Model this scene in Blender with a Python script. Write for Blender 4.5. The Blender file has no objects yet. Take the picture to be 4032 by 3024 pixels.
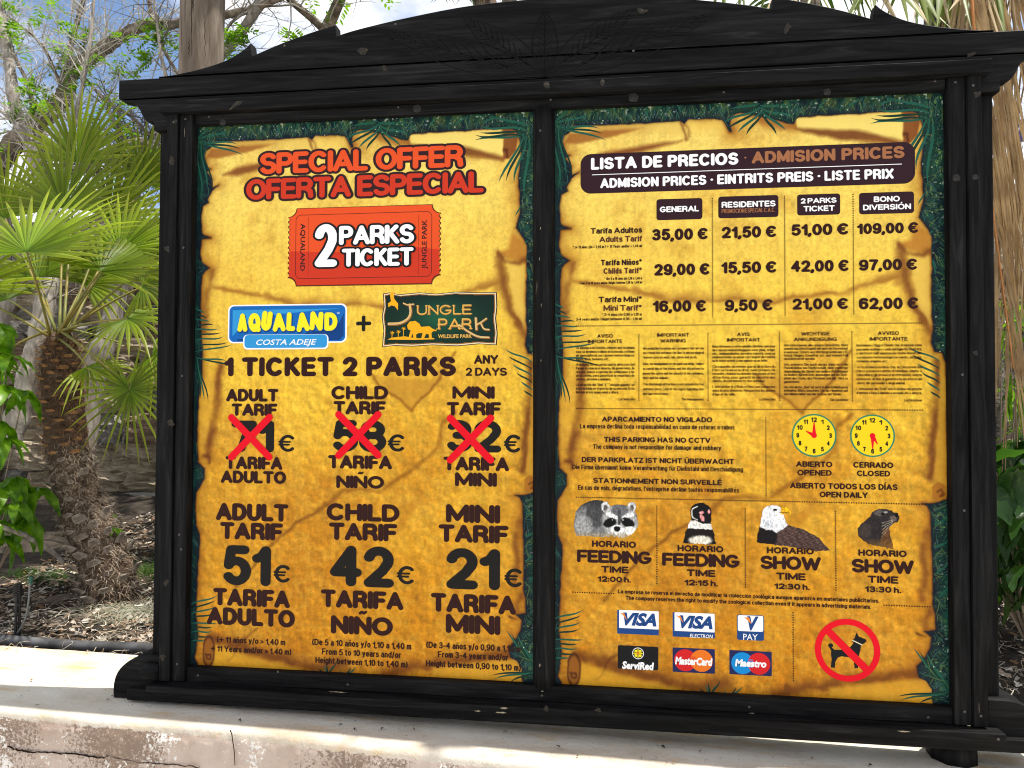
import bpy, bmesh, math, random
import numpy as np
from mathutils import Vector, Matrix, Euler, noise as mnoise

random.seed(7)
rng = np.random.default_rng(7)
SC = bpy.context.scene
COL = SC.collection

# ------------------------------------------------------------------ camera
# World: x along the notice board, y away from the camera, z up; z = 0 is the lower edge of the posters.
SRC_F, SRC_W, SRC_H = 2800.0, 4032.0, 3024.0
RC = np.array([[9.92401030e-01, 3.85039111e-03, -1.22985247e-01],
               [-9.61114026e-04, 9.99722350e-01, 2.35435677e-02],
               [1.23041752e-01, -2.32464580e-02, 9.92129190e-01]])
CP = np.array([1.42941724, .93045082, 2.35956066])
cam_d = bpy.data.cameras.new('camera'); cam = bpy.data.objects.new('camera', cam_d); COL.objects.link(cam)
cam_d.sensor_width = 36.0; cam_d.lens = 36.0 * SRC_F / SRC_W; cam_d.clip_start = 0.05; cam_d.clip_end = 3000
ax = [Vector((r[0], -r[2], r[1])) for r in RC]
cam.matrix_world = Matrix(((ax[0].x, ax[1].x, ax[2].x, CP[0]), (ax[0].y, ax[1].y, ax[2].y, -CP[2]),
                           (ax[0].z, ax[1].z, ax[2].z, CP[1]), (0, 0, 0, 1)))
SC.camera = cam

# ------------------------------------------------------------------ light
SUN_DIR = Vector((0.34, 0.045, 1.0)).normalized()      # towards the sun: high, to the right and behind the board
sun_d = bpy.data.lights.new('sun', 'SUN'); sun_d.energy = 4.3; sun_d.angle = math.radians(0.53); sun_d.color = (1.0, .95, .87)
sun = bpy.data.objects.new('sun', sun_d); COL.objects.link(sun); sun.location = (2, 1, 8)
sun.rotation_euler = SUN_DIR.to_track_quat('Z', 'Y').to_euler()
W = bpy.data.worlds.new('World'); SC.world = W; W.use_nodes = True
nt = W.node_tree; nt.nodes.clear()
n_out = nt.nodes.new('ShaderNodeOutputWorld'); n_bg = nt.nodes.new('ShaderNodeBackground')
n_sky = nt.nodes.new('ShaderNodeTexSky'); n_sky.sky_type = 'NISHITA'; n_sky.sun_disc = False
n_sky.sun_elevation = math.asin(SUN_DIR.z); n_sky.sun_rotation = math.atan2(SUN_DIR.x, SUN_DIR.y)
n_sky.altitude = 200; n_sky.air_density = 1.0; n_sky.dust_density = 1.0; n_sky.ozone_density = 3.0
n_tc = nt.nodes.new('ShaderNodeTexCoord')
n_map = nt.nodes.new('ShaderNodeMapping'); n_map.inputs['Scale'].default_value = (1.0, 1.0, 1.9); n_map.inputs['Location'].default_value = (.55, .1, .6)
n_no = nt.nodes.new('ShaderNodeTexNoise'); n_no.inputs['Scale'].default_value = 2.6; n_no.inputs['Detail'].default_value = 7; n_no.inputs['Roughness'].default_value = .55
n_ra = nt.nodes.new('ShaderNodeValToRGB'); n_ra.color_ramp.elements[0].position = .40; n_ra.color_ramp.elements[1].position = .52
n_mx = nt.nodes.new('ShaderNodeMix'); n_mx.data_type = 'RGBA'; n_mx.inputs['B'].default_value = (6.6, 6.7, 7.0, 1)
L = nt.links.new
L(n_tc.outputs['Generated'], n_map.inputs['Vector']); L(n_map.outputs[0], n_no.inputs['Vector']); L(n_no.outputs[0], n_ra.inputs[0])
L(n_ra.outputs[0], n_mx.inputs['Factor']); L(n_sky.outputs[0], n_mx.inputs['A']); L(n_mx.outputs['Result'], n_bg.inputs[0]); L(n_bg.outputs[0], n_out.inputs[0])
n_bg.inputs[1].default_value = 0.10
SC.view_settings.view_transform = 'Standard'; SC.view_settings.look = 'None'; SC.view_settings.exposure = 0.93; SC.view_settings.gamma = 1
SC.view_settings.use_curve_mapping = False
SC.render.engine = 'CYCLES'
SC.cycles.max_bounces = 7; SC.cycles.diffuse_bounces = 4; SC.cycles.transmission_bounces = 4; SC.cycles.transparent_max_bounces = 8
SC.cycles.use_denoising = True
SC.cycles.filter_width = 1.1

# ------------------------------------------------------------------ measuring helpers (photo pixel -> point on a real plane)
def _ray(sx, sy): return RC.T @ np.array([(sx - 2016) / SRC_F, -(sy - 1512) / SRC_F, -1.])
def B(sx, sy, y=0.):
    d = _ray(sx, sy); t = (-y - CP[2]) / d[2]; p = CP + t * d; return float(p[0]), float(p[1])
def BP(sx, sy, y):
    x, z = B(sx, sy, y); return Vector((x, y, z))
def ledge_z(x): return -0.125 - 0.02 * x
def on_ledge(sx, sy):
    d = _ray(sx, sy); z = -.15
    for _ in range(6):
        t = (z - CP[1]) / d[1]; p = CP + t * d; z = ledge_z(p[0])
    return float(p[0]), float(-p[2]), z
CROP = {'A': (740, 400, .64195), 'B': (740, 1350, .64195), 'C': (740, 1900, .64195),
        'D': (2160, 350, .73237), 'E': (2160, 1250, .73237), 'F': (2160, 1900, .73237)}
def q(k, x, y):
    a, b, s = CROP[k]; return B(a + s * x, b + s * y)

# ------------------------------------------------------------------ object helpers
ORG = {}
def thing(name, label, cat, loc=(0, 0, 0), group=None, kind=None):
    o = bpy.data.objects.new(name, None); COL.objects.link(o); o.location = loc; o.empty_display_size = .1
    o['label'] = label; o['category'] = cat
    if group: o['group'] = group
    if kind: o['kind'] = kind
    ORG[o.name] = Vector(loc); return o
def tag(o, label=None, cat=None, group=None, kind=None):
    if label: o['label'] = label
    if cat: o['category'] = cat
    if group: o['group'] = group
    if kind: o['kind'] = kind
    return o

class MB:
    def __init__(s): s.v = []; s.f = []; s.c = None
    def add(s, vs, fs):
        n = len(s.v); s.v.extend([tuple(v) for v in vs]); s.f.extend([tuple(i + n for i in f) for f in fs])
    def box(s, x0, x1, y0, y1, z0, z1):
        s.add([(x0, y0, z0), (x1, y0, z0), (x1, y1, z0), (x0, y1, z0), (x0, y0, z1), (x1, y0, z1), (x1, y1, z1), (x0, y1, z1)],
              [(0, 3, 2, 1), (4, 5, 6, 7), (0, 1, 5, 4), (1, 2, 6, 5), (2, 3, 7, 6), (3, 0, 4, 7)])
    def tube(s, pts, rad, n=6, cap=True):
        pts = [Vector(p) for p in pts]
        if not hasattr(rad, '__len__'): rad = [rad] * len(pts)
        up = Vector((0.13, 0.21, 1)).normalized(); base = len(s.v); prev = None
        for i, p in enumerate(pts):
            d = (pts[min(i + 1, len(pts) - 1)] - pts[max(i - 1, 0)])
            if d.length < 1e-9: d = Vector((0, 0, 1))
            d.normalize()
            a = d.cross(up) if prev is None else prev - d * prev.dot(d)
            if a.length < 1e-4: a = d.cross(Vector((1, 0, 0)))
            a.normalize(); b = d.cross(a); prev = a
            for k in range(n):
                t = 2 * math.pi * k / n
                s.v.append(tuple(p + (a * math.cos(t) + b * math.sin(t)) * rad[i]))
        for i in range(len(pts) - 1):
            for k in range(n):
                k2 = (k + 1) % n; o = base + i * n
                s.f.append((o + k, o + k2, o + n + k2, o + n + k))
        if cap:
            s.f.append(tuple(base + k for k in range(n))[::-1]); o = base + (len(pts) - 1) * n
            s.f.append(tuple(o + k for k in range(n)))
    def poly(s, pts2, y):                      # flat sheet in the board's plane, facing the camera
        s.add([(x, y, z) for x, z in pts2], [tuple(range(len(pts2)))])
    def build(s, name, mat, parent=None, smooth=False, bevel=0, org=None):
        me = bpy.data.meshes.new(name); o = bpy.data.objects.new(name, me); COL.objects.link(o)
        base = Vector((0, 0, 0))
        if parent is not None: o.parent = parent; base = ORG.get(parent.name, base)
        if org is not None and parent is None: base = Vector(org); o.location = org
        ORG[o.name] = base
        me.from_pydata([(v[0] - base.x, v[1] - base.y, v[2] - base.z) for v in s.v], [], s.f); me.update()
        if bevel:
            bm = bmesh.new(); bm.from_mesh(me)
            bmesh.ops.bevel(bm, geom=[e for e in bm.edges if e.calc_face_angle(0) > .5], offset=bevel, segments=2, affect='EDGES', profile=.6)
            bm.to_mesh(me); bm.free()
        if smooth: me.polygons.foreach_set('use_smooth', [True] * len(me.polygons))
        if mat: me.materials.append(mat)
        if s.c is not None:
            a = me.color_attributes.new('Col', 'FLOAT_COLOR', 'POINT'); a.data.foreach_set('color', np.asarray(s.c, dtype=np.float32).ravel())
        return o
def place(name, me, loc, parent=None, rot=None, scale=None):
    o = bpy.data.objects.new(name, me); COL.objects.link(o); loc = Vector(loc)
    if parent is not None: o.parent = parent; loc = loc - ORG[parent.name]
    o.location = loc
    if rot is not None: o.rotation_euler = rot
    if scale is not None: o.scale = scale if hasattr(scale, '__len__') else (scale,) * 3
    return o

# ------------------------------------------------------------------ materials
def lin(c, k=1.0):
    out = []
    for v in c[:3]:
        v = v / 255.; out.append((v / 12.92 if v <= .04045 else ((v + .055) / 1.055) ** 2.4) * k)
    return tuple(out) + (1.0,)
def mat(name, col=(.5, .5, .5, 1), rough=.6, spec=.4):
    m = bpy.data.materials.new(name); m.use_nodes = True; b = m.node_tree.nodes['Principled BSDF']
    b.inputs['Base Color'].default_value = col; b.inputs['Roughness'].default_value = rough; b.inputs['Specular IOR Level'].default_value = spec
    return m
def noisy(name, stops, scale=8, stretch=(1, 1, 1), detail=6, rough=.8, spec=.3, bump=.3, bscale=None, nrough=.6, dist=0, bdist=.01, extra=None):
    """base colour from stretched noise through a ramp; fine relief from a second noise"""
    m = mat(name, rough=rough, spec=spec); t = m.node_tree; b = t.nodes['Principled BSDF']; Lk = t.links.new
    tc = t.nodes.new('ShaderNodeTexCoord'); mp = t.nodes.new('ShaderNodeMapping'); mp.inputs['Scale'].default_value = stretch
    n1 = t.nodes.new('ShaderNodeTexNoise'); n1.inputs['Scale'].default_value = scale; n1.inputs['Detail'].default_value = detail; n1.inputs['Roughness'].default_value = nrough; n1.inputs['Distortion'].default_value = dist
    r = t.nodes.new('ShaderNodeValToRGB'); cr = r.color_ramp
    while len(cr.elements) < len(stops): cr.elements.new(.5)
    for e, (p, c) in zip(cr.elements, stops): e.position = p; e.color = c
    Lk(tc.outputs['Object'], mp.inputs[0]); Lk(mp.outputs[0], n1.inputs['Vector']); Lk(n1.outputs[0], r.inputs[0]); Lk(r.outputs[0], b.inputs['Base Color'])
    if bump:
        n2 = t.nodes.new('ShaderNodeTexNoise'); n2.inputs['Scale'].default_value = bscale or scale * 3; n2.inputs['Detail'].default_value = 5
        Lk(mp.outputs[0], n2.inputs['Vector']); bp = t.nodes.new('ShaderNodeBump'); bp.inputs['Strength'].default_value = bump; bp.inputs['Distance'].default_value = bdist
        Lk(n2.outputs[0], bp.inputs['Height']); Lk(bp.outputs[0], b.inputs['Normal'])
    return m
def leafmat(name, c1, c2, trans=.45, rough=.45, scale=6, tcol=None, attr=None):
    """leaf: diffuse front plus light passing through the blade"""
    m = mat(name, rough=rough, spec=.22); t = m.node_tree; b = t.nodes['Principled BSDF']; Lk = t.links.new; out = t.nodes['Material Output']
    tc = t.nodes.new('ShaderNodeTexCoord'); n1 = t.nodes.new('ShaderNodeTexNoise'); n1.inputs['Scale'].default_value = scale; n1.inputs['Detail'].default_value = 3
    r = t.nodes.new('ShaderNodeValToRGB'); r.color_ramp.elements[0].position = .35; r.color_ramp.elements[1].position = .65
    r.color_ramp.elements[0].color = c1; r.color_ramp.elements[1].color = c2
    Lk(tc.outputs['Object'], n1.inputs['Vector']); Lk(n1.outputs[0], r.inputs[0]); Lk(r.outputs[0], b.inputs['Base Color'])
    tr = t.nodes.new('ShaderNodeBsdfTranslucent'); mx = t.nodes.new('ShaderNodeMixShader'); mx.inputs[0].default_value = trans
    g = t.nodes.new('ShaderNodeMix'); g.data_type = 'RGBA'; g.blend_type = 'MULTIPLY'; g.inputs['Factor'].default_value = 1
    g.inputs['B'].default_value = tcol or (2.2, 2.4, .8, 1)
    Lk(r.outputs[0], g.inputs['A']); Lk(g.outputs['Result'], tr.inputs[0])
    Lk(b.outputs[0], mx.inputs[1]); Lk(tr.outputs[0], mx.inputs[2]); Lk(mx.outputs[0], out.inputs[0])
    return m
def attrmat(name, rough=.55, spec=.35, bump=0, bscale=300):
    m = mat(name, rough=rough, spec=spec); t = m.node_tree; b = t.nodes['Principled BSDF']
    a = t.nodes.new('ShaderNodeAttribute'); a.attribute_name = 'Col'; t.links.new(a.outputs['Color'], b.inputs['Base Color'])
    if bump:
        tc = t.nodes.new('ShaderNodeTexCoord'); n2 = t.nodes.new('ShaderNodeTexNoise'); n2.inputs['Scale'].default_value = bscale; n2.inputs['Detail'].default_value = 4
        t.links.new(tc.outputs['Object'], n2.inputs['Vector']); bp = t.nodes.new('ShaderNodeBump'); bp.inputs['Strength'].default_value = bump; bp.inputs['Distance'].default_value = .004
        t.links.new(n2.outputs[0], bp.inputs['Height']); t.links.new(bp.outputs[0], b.inputs['Normal'])
    return m
def g(v): return (v, v, v, 1)

def blackwood(name, stretch):
    m = mat(name, rough=.68, spec=.11); t = m.node_tree; b = t.nodes['Principled BSDF']; Lk = t.links.new; N = t.nodes.new
    tc = N('ShaderNodeTexCoord'); oi = N('ShaderNodeObjectInfo'); ad = N('ShaderNodeVectorMath'); ad.operation = 'ADD'
    ml = N('ShaderNodeVectorMath'); ml.operation = 'SCALE'; cb = N('ShaderNodeCombineXYZ')
    Lk(oi.outputs['Random'], cb.inputs[0]); Lk(oi.outputs['Random'], cb.inputs[1]); Lk(oi.outputs['Random'], cb.inputs[2]); Lk(cb.outputs[0], ml.inputs[0]); ml.inputs['Scale'].default_value = 9
    Lk(tc.outputs['Object'], ad.inputs[0]); Lk(ml.outputs[0], ad.inputs[1])
    mp = N('ShaderNodeMapping'); mp.inputs['Scale'].default_value = stretch; Lk(ad.outputs[0], mp.inputs[0])
    n1 = N('ShaderNodeTexNoise'); n1.inputs['Scale'].default_value = 42; n1.inputs['Detail'].default_value = 10; n1.inputs['Roughness'].default_value = .62; n1.inputs['Distortion'].default_value = 1.1
    r = N('ShaderNodeValToRGB'); cr = r.color_ramp; cr.elements.new(.5); cr.elements.new(.6)
    for e, (p, c) in zip(cr.elements, [(.34, (.0008, .0008, .0009, 1)), (.46, (.0036, .0036, .0039, 1)), (.60, (.0095, .0093, .0096, 1)), (.76, (.026, .0245, .023, 1))]): e.position = p; e.color = c
    Lk(mp.outputs[0], n1.inputs['Vector']); Lk(n1.outputs[0], r.inputs[0])
    # bare worn specks along the grain
    n3 = N('ShaderNodeTexNoise'); n3.inputs['Scale'].default_value = 34; n3.inputs['Detail'].default_value = 5; Lk(mp.outputs[0], n3.inputs['Vector'])
    n4 = N('ShaderNodeTexNoise'); n4.inputs['Scale'].default_value = 3.1; Lk(ad.outputs[0], n4.inputs['Vector'])
    mu = N('ShaderNodeMath'); mu.operation = 'MULTIPLY'; Lk(n3.outputs[0], mu.inputs[0]); Lk(n4.outputs[0], mu.inputs[1])
    r3 = N('ShaderNodeValToRGB'); r3.color_ramp.elements[0].position = .53; r3.color_ramp.elements[1].position = .56; Lk(mu.outputs[0], r3.inputs[0])
    mx = N('ShaderNodeMix'); mx.data_type = 'RGBA'; mx.inputs['B'].default_value = (.16, .14, .11, 1); Lk(r3.outputs[0], mx.inputs['Factor']); Lk(r.outputs[0], mx.inputs['A'])
    Lk(mx.outputs['Result'], b.inputs['Base Color'])
    bp = N('ShaderNodeBump'); bp.inputs['Strength'].default_value = .8; bp.inputs['Distance'].default_value = .003; Lk(n1.outputs[0], bp.inputs['Height']); Lk(bp.outputs[0], b.inputs['Normal'])
    return m
M_WX = blackwood('black_wood_horizontal', (.07, 1, 1)); M_WZ = blackwood('black_wood_vertical', (1, 1, .07))
M_GROOVE_SHADE = mat('painted_groove_shade', (.0022, .0022, .0023, 1), .9, .1)  # dark tone in place of the shade inside the carving
M_GROOVE_LIGHT = mat('painted_groove_highlight', (.014, .014, .015, 1), .8, .15)  # paler tone in place of light caught along the carving's lower edge
M_KNOT = noisy('bare_knot', [(.42, (.010, .009, .008, 1)), (.60, (.028, .020, .010, 1)), (.74, (.13, .09, .035, 1))], 160, detail=4, rough=.7, bump=.4)
M_SCREW = mat('screw_steel', (.07, .065, .06, 1), .45, .5); M_SCREW.node_tree.nodes['Principled BSDF'].inputs['Metallic'].default_value = .6
M_ENDG = noisy('grey_knot', [(.4, (.012, .012, .012, 1)), (.72, (.035, .032, .030, 1))], 90, detail=3, rough=.8)

# ================================================================== NOTICE BOARD
nb = thing('notice_board', 'big black wooden notice board frame with carved crest standing on the low wall', 'notice board', (1.25, 0.02, -.13))
def beam(name, m, x0, x1, z0, z1, y0, y1, bv=.0022, label=None):
    b = MB(); b.box(x0, x1, y0, y1, z0, z1); o = b.build(name, m, nb, bevel=bv)
    if label: o['label'] = label
    return o
beam('top_rail', M_WX, -.107, 2.612, 1.9355, 1.977, -.058, -.0225, label='projecting upper rail under the crest')
beam('header_rail', M_WX, .008, 2.492, 1.901, 1.9345, -.026, .012, .003)
for s in (0, 1):
    fx = lambda a, b: (a, b) if not s else (2.5 - b, 2.5 - a)
    x0, x1 = fx(-.0445, .004); beam('inner_post', M_WZ, x0, x1, -.046, 1.9345, -.035, .012)
    x0, x1 = fx(-.0865, -.0465); beam('outer_post', M_WZ, x0, x1, -.044, 1.9345, -.045, .010)
    x0, x1 = fx(-.141, -.089); beam('rear_post', M_WZ, x0, x1, .006, 1.889, .002, .075)
    x0, x1 = fx(-.152, -.0885); beam('post_block', M_WX, x0, x1, 1.889, 1.927, -.0215, .05)
beam('sill_rail', M_WX, .0055, 2.4945, -.0485, .001, -.026, .012)
beam('sill_ledge', M_WX, -.115, 2.622, -.0735, -.0500, -.075, .03, .006, label='projecting weathered lower ledge')
sl = bpy.data.objects['sill_ledge']
beam('bottom_beam', M_WX, -.20, 2.70, -.1135, -.0745, -.052, .06, .005)
# backing behind both prints
beam('backing_board', M_WZ, .005, 2.495, .002, 1.9, .012, .03, .002)
beam('shadow_beam', M_WX, -.22, 2.72, 1.995, 2.06, .026, .105, .004)  # hidden beam, added to widen the shadow band of the board
# half-log mullion
b = MB(); n = 18; R = .037
prof = [(1.2445 + R * math.sin(t), -.001 - R * 1.0 * math.cos(t)) for t in [math.radians(a) for a in np.linspace(-90, 90, n)]]
zs = np.linspace(-.004, 1.9005, 40)
for i, z in enumerate(zs):
    for j, (x, y) in enumerate(prof):
        w = .0012 * mnoise.noise(Vector((j * .7, z * 3, 2.2)))
        b.v.append((x + (z - .95) * -.003 + w, min(y + w, .0115), z))
for i in range(len(zs) - 1):
    for j in range(n - 1):
        o = i * n + j; b.f.append((o, o + 1, o + n + 1, o + n))
b.f.append(tuple(range(n))[::-1]); b.f.append(tuple((len(zs) - 1) * n + j for j in range(n)))
mull = b.build('mullion', M_WZ, nb, smooth=False); tag(mull, 'half round log between the two posters')
for p in mull.data.polygons: p.use_smooth = len(p.vertices) == 4
# crest, three planks
def plank(name, pts, y0, y1, label=None, bv=.003):
    b = MB(); n = len(pts)
    b.add([(x, y0, z) for x, z in pts] + [(x, y1, z) for x, z in pts],
          [tuple(range(n)), tuple(range(2 * n - 1, n - 1, -1))] + [(i, i + n, (i + 1) % n + n, (i + 1) % n) for i in range(n)])
    o = b.build(name, M_WX, nb)
    bm = bmesh.new(); bm.from_mesh(o.data); bmesh.ops.recalc_face_normals(bm, faces=bm.faces)
    bmesh.ops.bevel(bm, geom=[e for e in bm.edges if e.calc_face_angle(0) > 1.2], offset=bv, segments=1, affect='EDGES'); bm.to_mesh(o.data); bm.free()
    if label: o['label'] = label
    return o
def smooth_curve(pts, k=6):
    out = []
    for i in range(len(pts) - 1):
        p0, p1, p2, p3 = pts[max(i - 1, 0)], pts[i], pts[i + 1], pts[min(i + 2, len(pts) - 1)]
        for j in range(k):
            t = j / k
            out.append(tuple(.5 * ((2 * p1[a]) + (-p0[a] + p2[a]) * t + (2 * p0[a] - 5 * p1[a] + 4 * p2[a] - p3[a]) * t * t + (-p0[a] + 3 * p1[a] - 3 * p2[a] + p3[a]) * t ** 3) for a in (0, 1)))
    out.append(pts[-1]); return out
half = smooth_curve([(-.138, 2.0815), (-.08, 2.087), (-.024, 2.095), (.054, 2.110), (.116, 2.128), (.162, 2.150), (.192, 2.170), (.209, 2.187)], 3) + \
       [(.217, 2.139)] + smooth_curve([(.222, 2.141), (.307, 2.172), (.42, 2.206), (.521, 2.231)], 3) + [(.524, 2.192)] + \
       smooth_curve([(.530, 2.193), (.606, 2.211), (.789, 2.242), (1.003, 2.268), (1.25, 2.277)], 4)
top = half + [(2.5 - x, z) for x, z in reversed(half[:-1])]
plank('crest_plank', top + [(2.638, 2.0795), (-.138, 2.0795)], -.020, .022, 'upper crest plank with notched curved top and carved leaves')
plank('crest_plank', [(-.291, 2.0075), (2.791, 2.0075), (2.791, 2.0775), (-.291, 2.0775)], -.021, .024, 'straight middle crest plank')
og = smooth_curve([(-.286, 2.005), (-.262, 1.999), (-.236, 1.993), (-.212, 1.972), (-.198, 1.945), (-.184, 1.926), (-.172, 1.921)], 3) + [(-.152, 1.921)]
plank('crest_plank', [(-.1519, 1.921)][:0] + og + [(2.5 - x, z) for x, z in reversed(og)], -.021, .024, 'lower crest plank with scrolled ends')
# carved leaves on the crest (groove shade and lit edges painted as narrow flat strips)
def painted_groove(pts, w=.0012):
    for m, dz, yy, ww in ((M_GROOVE_LIGHT, -.0013, -.0212, w * 1.1), (M_GROOVE_SHADE, 0, -.0216, w)):
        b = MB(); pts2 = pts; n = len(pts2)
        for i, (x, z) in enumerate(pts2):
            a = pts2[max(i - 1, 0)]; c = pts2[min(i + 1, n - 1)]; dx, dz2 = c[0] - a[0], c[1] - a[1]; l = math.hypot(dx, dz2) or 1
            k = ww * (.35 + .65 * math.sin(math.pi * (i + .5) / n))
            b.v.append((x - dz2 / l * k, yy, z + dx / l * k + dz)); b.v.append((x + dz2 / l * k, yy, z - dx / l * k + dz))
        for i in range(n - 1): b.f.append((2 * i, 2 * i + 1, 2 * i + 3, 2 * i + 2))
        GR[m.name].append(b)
GR = {M_GROOVE_SHADE.name: [], M_GROOVE_LIGHT.name: []}
base = (1.245, 2.0095)
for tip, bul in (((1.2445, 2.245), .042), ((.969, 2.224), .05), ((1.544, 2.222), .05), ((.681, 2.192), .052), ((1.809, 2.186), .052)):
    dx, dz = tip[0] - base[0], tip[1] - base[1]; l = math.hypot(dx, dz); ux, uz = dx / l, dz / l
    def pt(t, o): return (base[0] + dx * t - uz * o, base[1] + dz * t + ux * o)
    for sgn in (-1, 1): painted_groove([pt(t, sgn * bul * math.sin(math.pi * t ** .85)) for t in np.linspace(0.02, 1, 26)])
    painted_groove([pt(t, 0) for t in np.linspace(0, .93, 12)], .0011)
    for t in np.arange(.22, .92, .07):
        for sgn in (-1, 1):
            L_ = bul * math.sin(math.pi * t ** .85) * .62; painted_groove([pt(t, 0), pt(t + .035, sgn * L_ * .5), pt(t + .09, sgn * L_)], .0012)
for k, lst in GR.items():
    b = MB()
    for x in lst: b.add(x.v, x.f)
    o = b.build('painted_carving', bpy.data.materials[k], nb); o['kind'] = 'stuff'
# a few saw grooves and a split lines between planks are the real joints; knots and screws
def disc(r, n=10, d=.0012, wob=.25, seed=0):
    rr = random.Random(seed); b = MB(); ring = [r * (1 + rr.uniform(-wob, wob)) for _ in range(n)]
    vs = [(0, -d, 0)] + [(ring[i] * math.cos(2 * math.pi * i / n), 0, ring[i] * math.sin(2 * math.pi * i / n)) for i in range(n)]
    b.add(vs, [(0, 1 + i, 1 + (i + 1) % n) for i in range(n)]); return b
knot_me = [disc(.011, 12, .0012, .35, k).build('knot', M_KNOT).data for k in range(3)]
gknot_me = disc(.013, 14, .001, .12, 9).build('knot', M_ENDG).data
screw_me = disc(.0042, 8, .0012, .05, 5).build('screw', M_SCREW).data
for o in list(COL.objects):
    if o.type == 'MESH' and o.parent is None and o.name.split('.')[0] in ('knot', 'screw'): bpy.data.objects.remove(o)
for i, (sx, sy, y, sc, sz) in enumerate([(1427, 200, -.0212, 1.5, 1.2), (1110+405, 270, -.0222, 1.1, .8), (930, 412, -.0587, 2.2, .7), (2153, 337, -.0587, 1.0, .9),
        (3100, 112, -.0212, 1.6, .9), (2528, 42, -.0212, 1.4, .8), (2372, 324, -.0587, .9, .7), (3824, 214, -.0222, 1.3, .6), (3848, 371, -.0457, .7, 1.1),
        (671, 1665, -.0457, .9, 1.3), (654, 2295, -.0457, .75, 1.3), (640, 2588, -.0457, .9, 1.0), (677, 634, -.0457, .8, 1.6), (3842, 1390, -.0457, .7, .7),
        (658, 980, -.0457, .7, 1.2), (690, 548 - 70, -.0457, .5, .9), (2150, 2790, -.0757, .8, .8), (2356, 2797, -.0757, .8, .6)]):
    x, z = B(sx, sy, y); place('knot', knot_me[i % 3], (x, y, z), nb, rot=(0, i * 1.3, 0), scale=(sc, 1, sz))
for sx, sy, y, sc in [(1642, 428, -.0267, 1.1), (2494, 384, -.0267, 1.25), (877, 482, -.0267, .9), (3257, 362, -.0267, .9), (3766, 700, -.0357, .9), (3840, 697, -.0457, .7)]:
    x, z = B(sx, sy, y); place('knot', gknot_me, (x, y, z), nb, scale=sc)
for sx, sy, y in [(823, 459, -.0267), (2168, 392, -.0267), (1568, 422, -.0267), (2850, 362, -.0267), (3682, 319, -.0267), (3762, 323, -.0357), (730, 468, -.0357), (683, 480, -.0457), (3832, 336, -.0457),
                  (722, 975, -.0357), (716, 1480, -.0357), (705, 2105, -.0357), (713, 2163, -.0357), (697, 2615, -.0357), (3790, 1475, -.0357), (3797, 2010, -.0357), (3799, 2803, -.0357), (3863, 2820, -.0457),
                  (779, 2660, -.0267), (1369, 2696, -.0267), (1094, 2646, -.0267), (2134, 2740, -.0267), (2950, 2785, -.0267), (3655, 2826, -.0267), (2128, 514, -.0372), (3931, 2911, -.0757), (1557, 95, -.0212), (1560 - 440, 180, -.0212), (2494, 200, -.0212)]:
    x, z = B(sx, sy, y); place('screw', screw_me, (x, y, z), nb)
# pale scuffs where the paint has gone
M_BARE = noisy('bare_scuff', [(.35, (.12, .10, .07, 1)), (.6, (.34, .29, .2, 1))], 60)
for i, (sx, sy, y, w, h) in enumerate([(1985, 2788, -.0757, .012, .0035), (1880, 2800, -.0757, .012, .003), (1330, 2725, -.0757, .03, .0015), (1975, 2806, -.0757, .02, .003), (2960, 2808, -.0267, .012, .0012), (2135, 2722, -.0372, .004, .002),
        (3855, 2790, -.0457, .0006, .018), (2125, 2620, -.0372, .003, .009), (3815, 2857, -.0757, .008, .0015), (3560, 2880, -.0757, .02, .0025), (726, 520, -.0357, .0006, .02), (2128, 900, -.0375, .0015, .006), (2124, 1020, -.0375, .001, .006), (2131, 1200, -.0375, .0008, .008), (2136, 2094, -.0375, .002, .002), (2130, 1420, -.0375, .001, .005), (2138, 2210, -.0375, .003, .003)]):
    rr = random.Random(i); x, z = B(sx, sy, y); b = MB(); n = 14
    b.add([(x + w * math.cos(t) * rr.uniform(.5, 1.2), y, z + h * math.sin(t) * rr.uniform(.4, 1.2)) for t in [2 * math.pi * k / n for k in range(n)]], [tuple(range(n))])
    b.build('bare_scuff', M_BARE, nb)
# feet: quarter-round log ends on the wall, and round rail stubs beside the posts
def foot(s):
    pts = smooth_curve([(-.270, -.121), (-.269, -.072), (-.255, -.030), (-.226, .002), (-.188, .023), (-.150, .031), (-.108, .032)], 4)
    pts = pts + [(-.092, .032), (-.092, -.0735)] + [(-.1185, -.076)][:0]
    pts = [(x, z) for x, z in pts] ; bot = [(-.092, -.1175), (-.19, -.125)]
    pts = pts[:-1] + [(-.092, .032)][:0] + [(-.092, -.073), (-.092, -.121)]
    if s: pts = [(2.5 - x, z - .0) for x, z in pts]
    b = MB(); y0, y1 = -.026, .105; ys = [y0, y0 + .01, y1 - .01, y1]; n = len(pts)
    cx = sum(p[0] for p in pts) / n; cz = sum(p[1] for p in pts) / n
    for k, y in enumerate(ys):
        f = .96 if k in (0, 3) else 1
        for x, z in pts: b.v.append((cx + (x - cx) * f, y, cz + (z - cz) * f - (ledge_z(x) + .119 if z < -.115 else 0) * 0))
    for k in range(3):
        for i in range(n): b.f.append((k * n + i, (k + 1) * n + i, (k + 1) * n + (i + 1) % n, k * n + (i + 1) % n))
    b.f.append(tuple(range(n))); b.f.append(tuple(3 * n + i for i in range(n))[::-1])
    o = b.build('foot_log', M_WX, nb)
    bm = bmesh.new(); bm.from_mesh(o.data); bmesh.ops.recalc_face_normals(bm, faces=bm.faces); bm.to_mesh(o.data); bm.free()
foot(0); foot(1)
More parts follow.
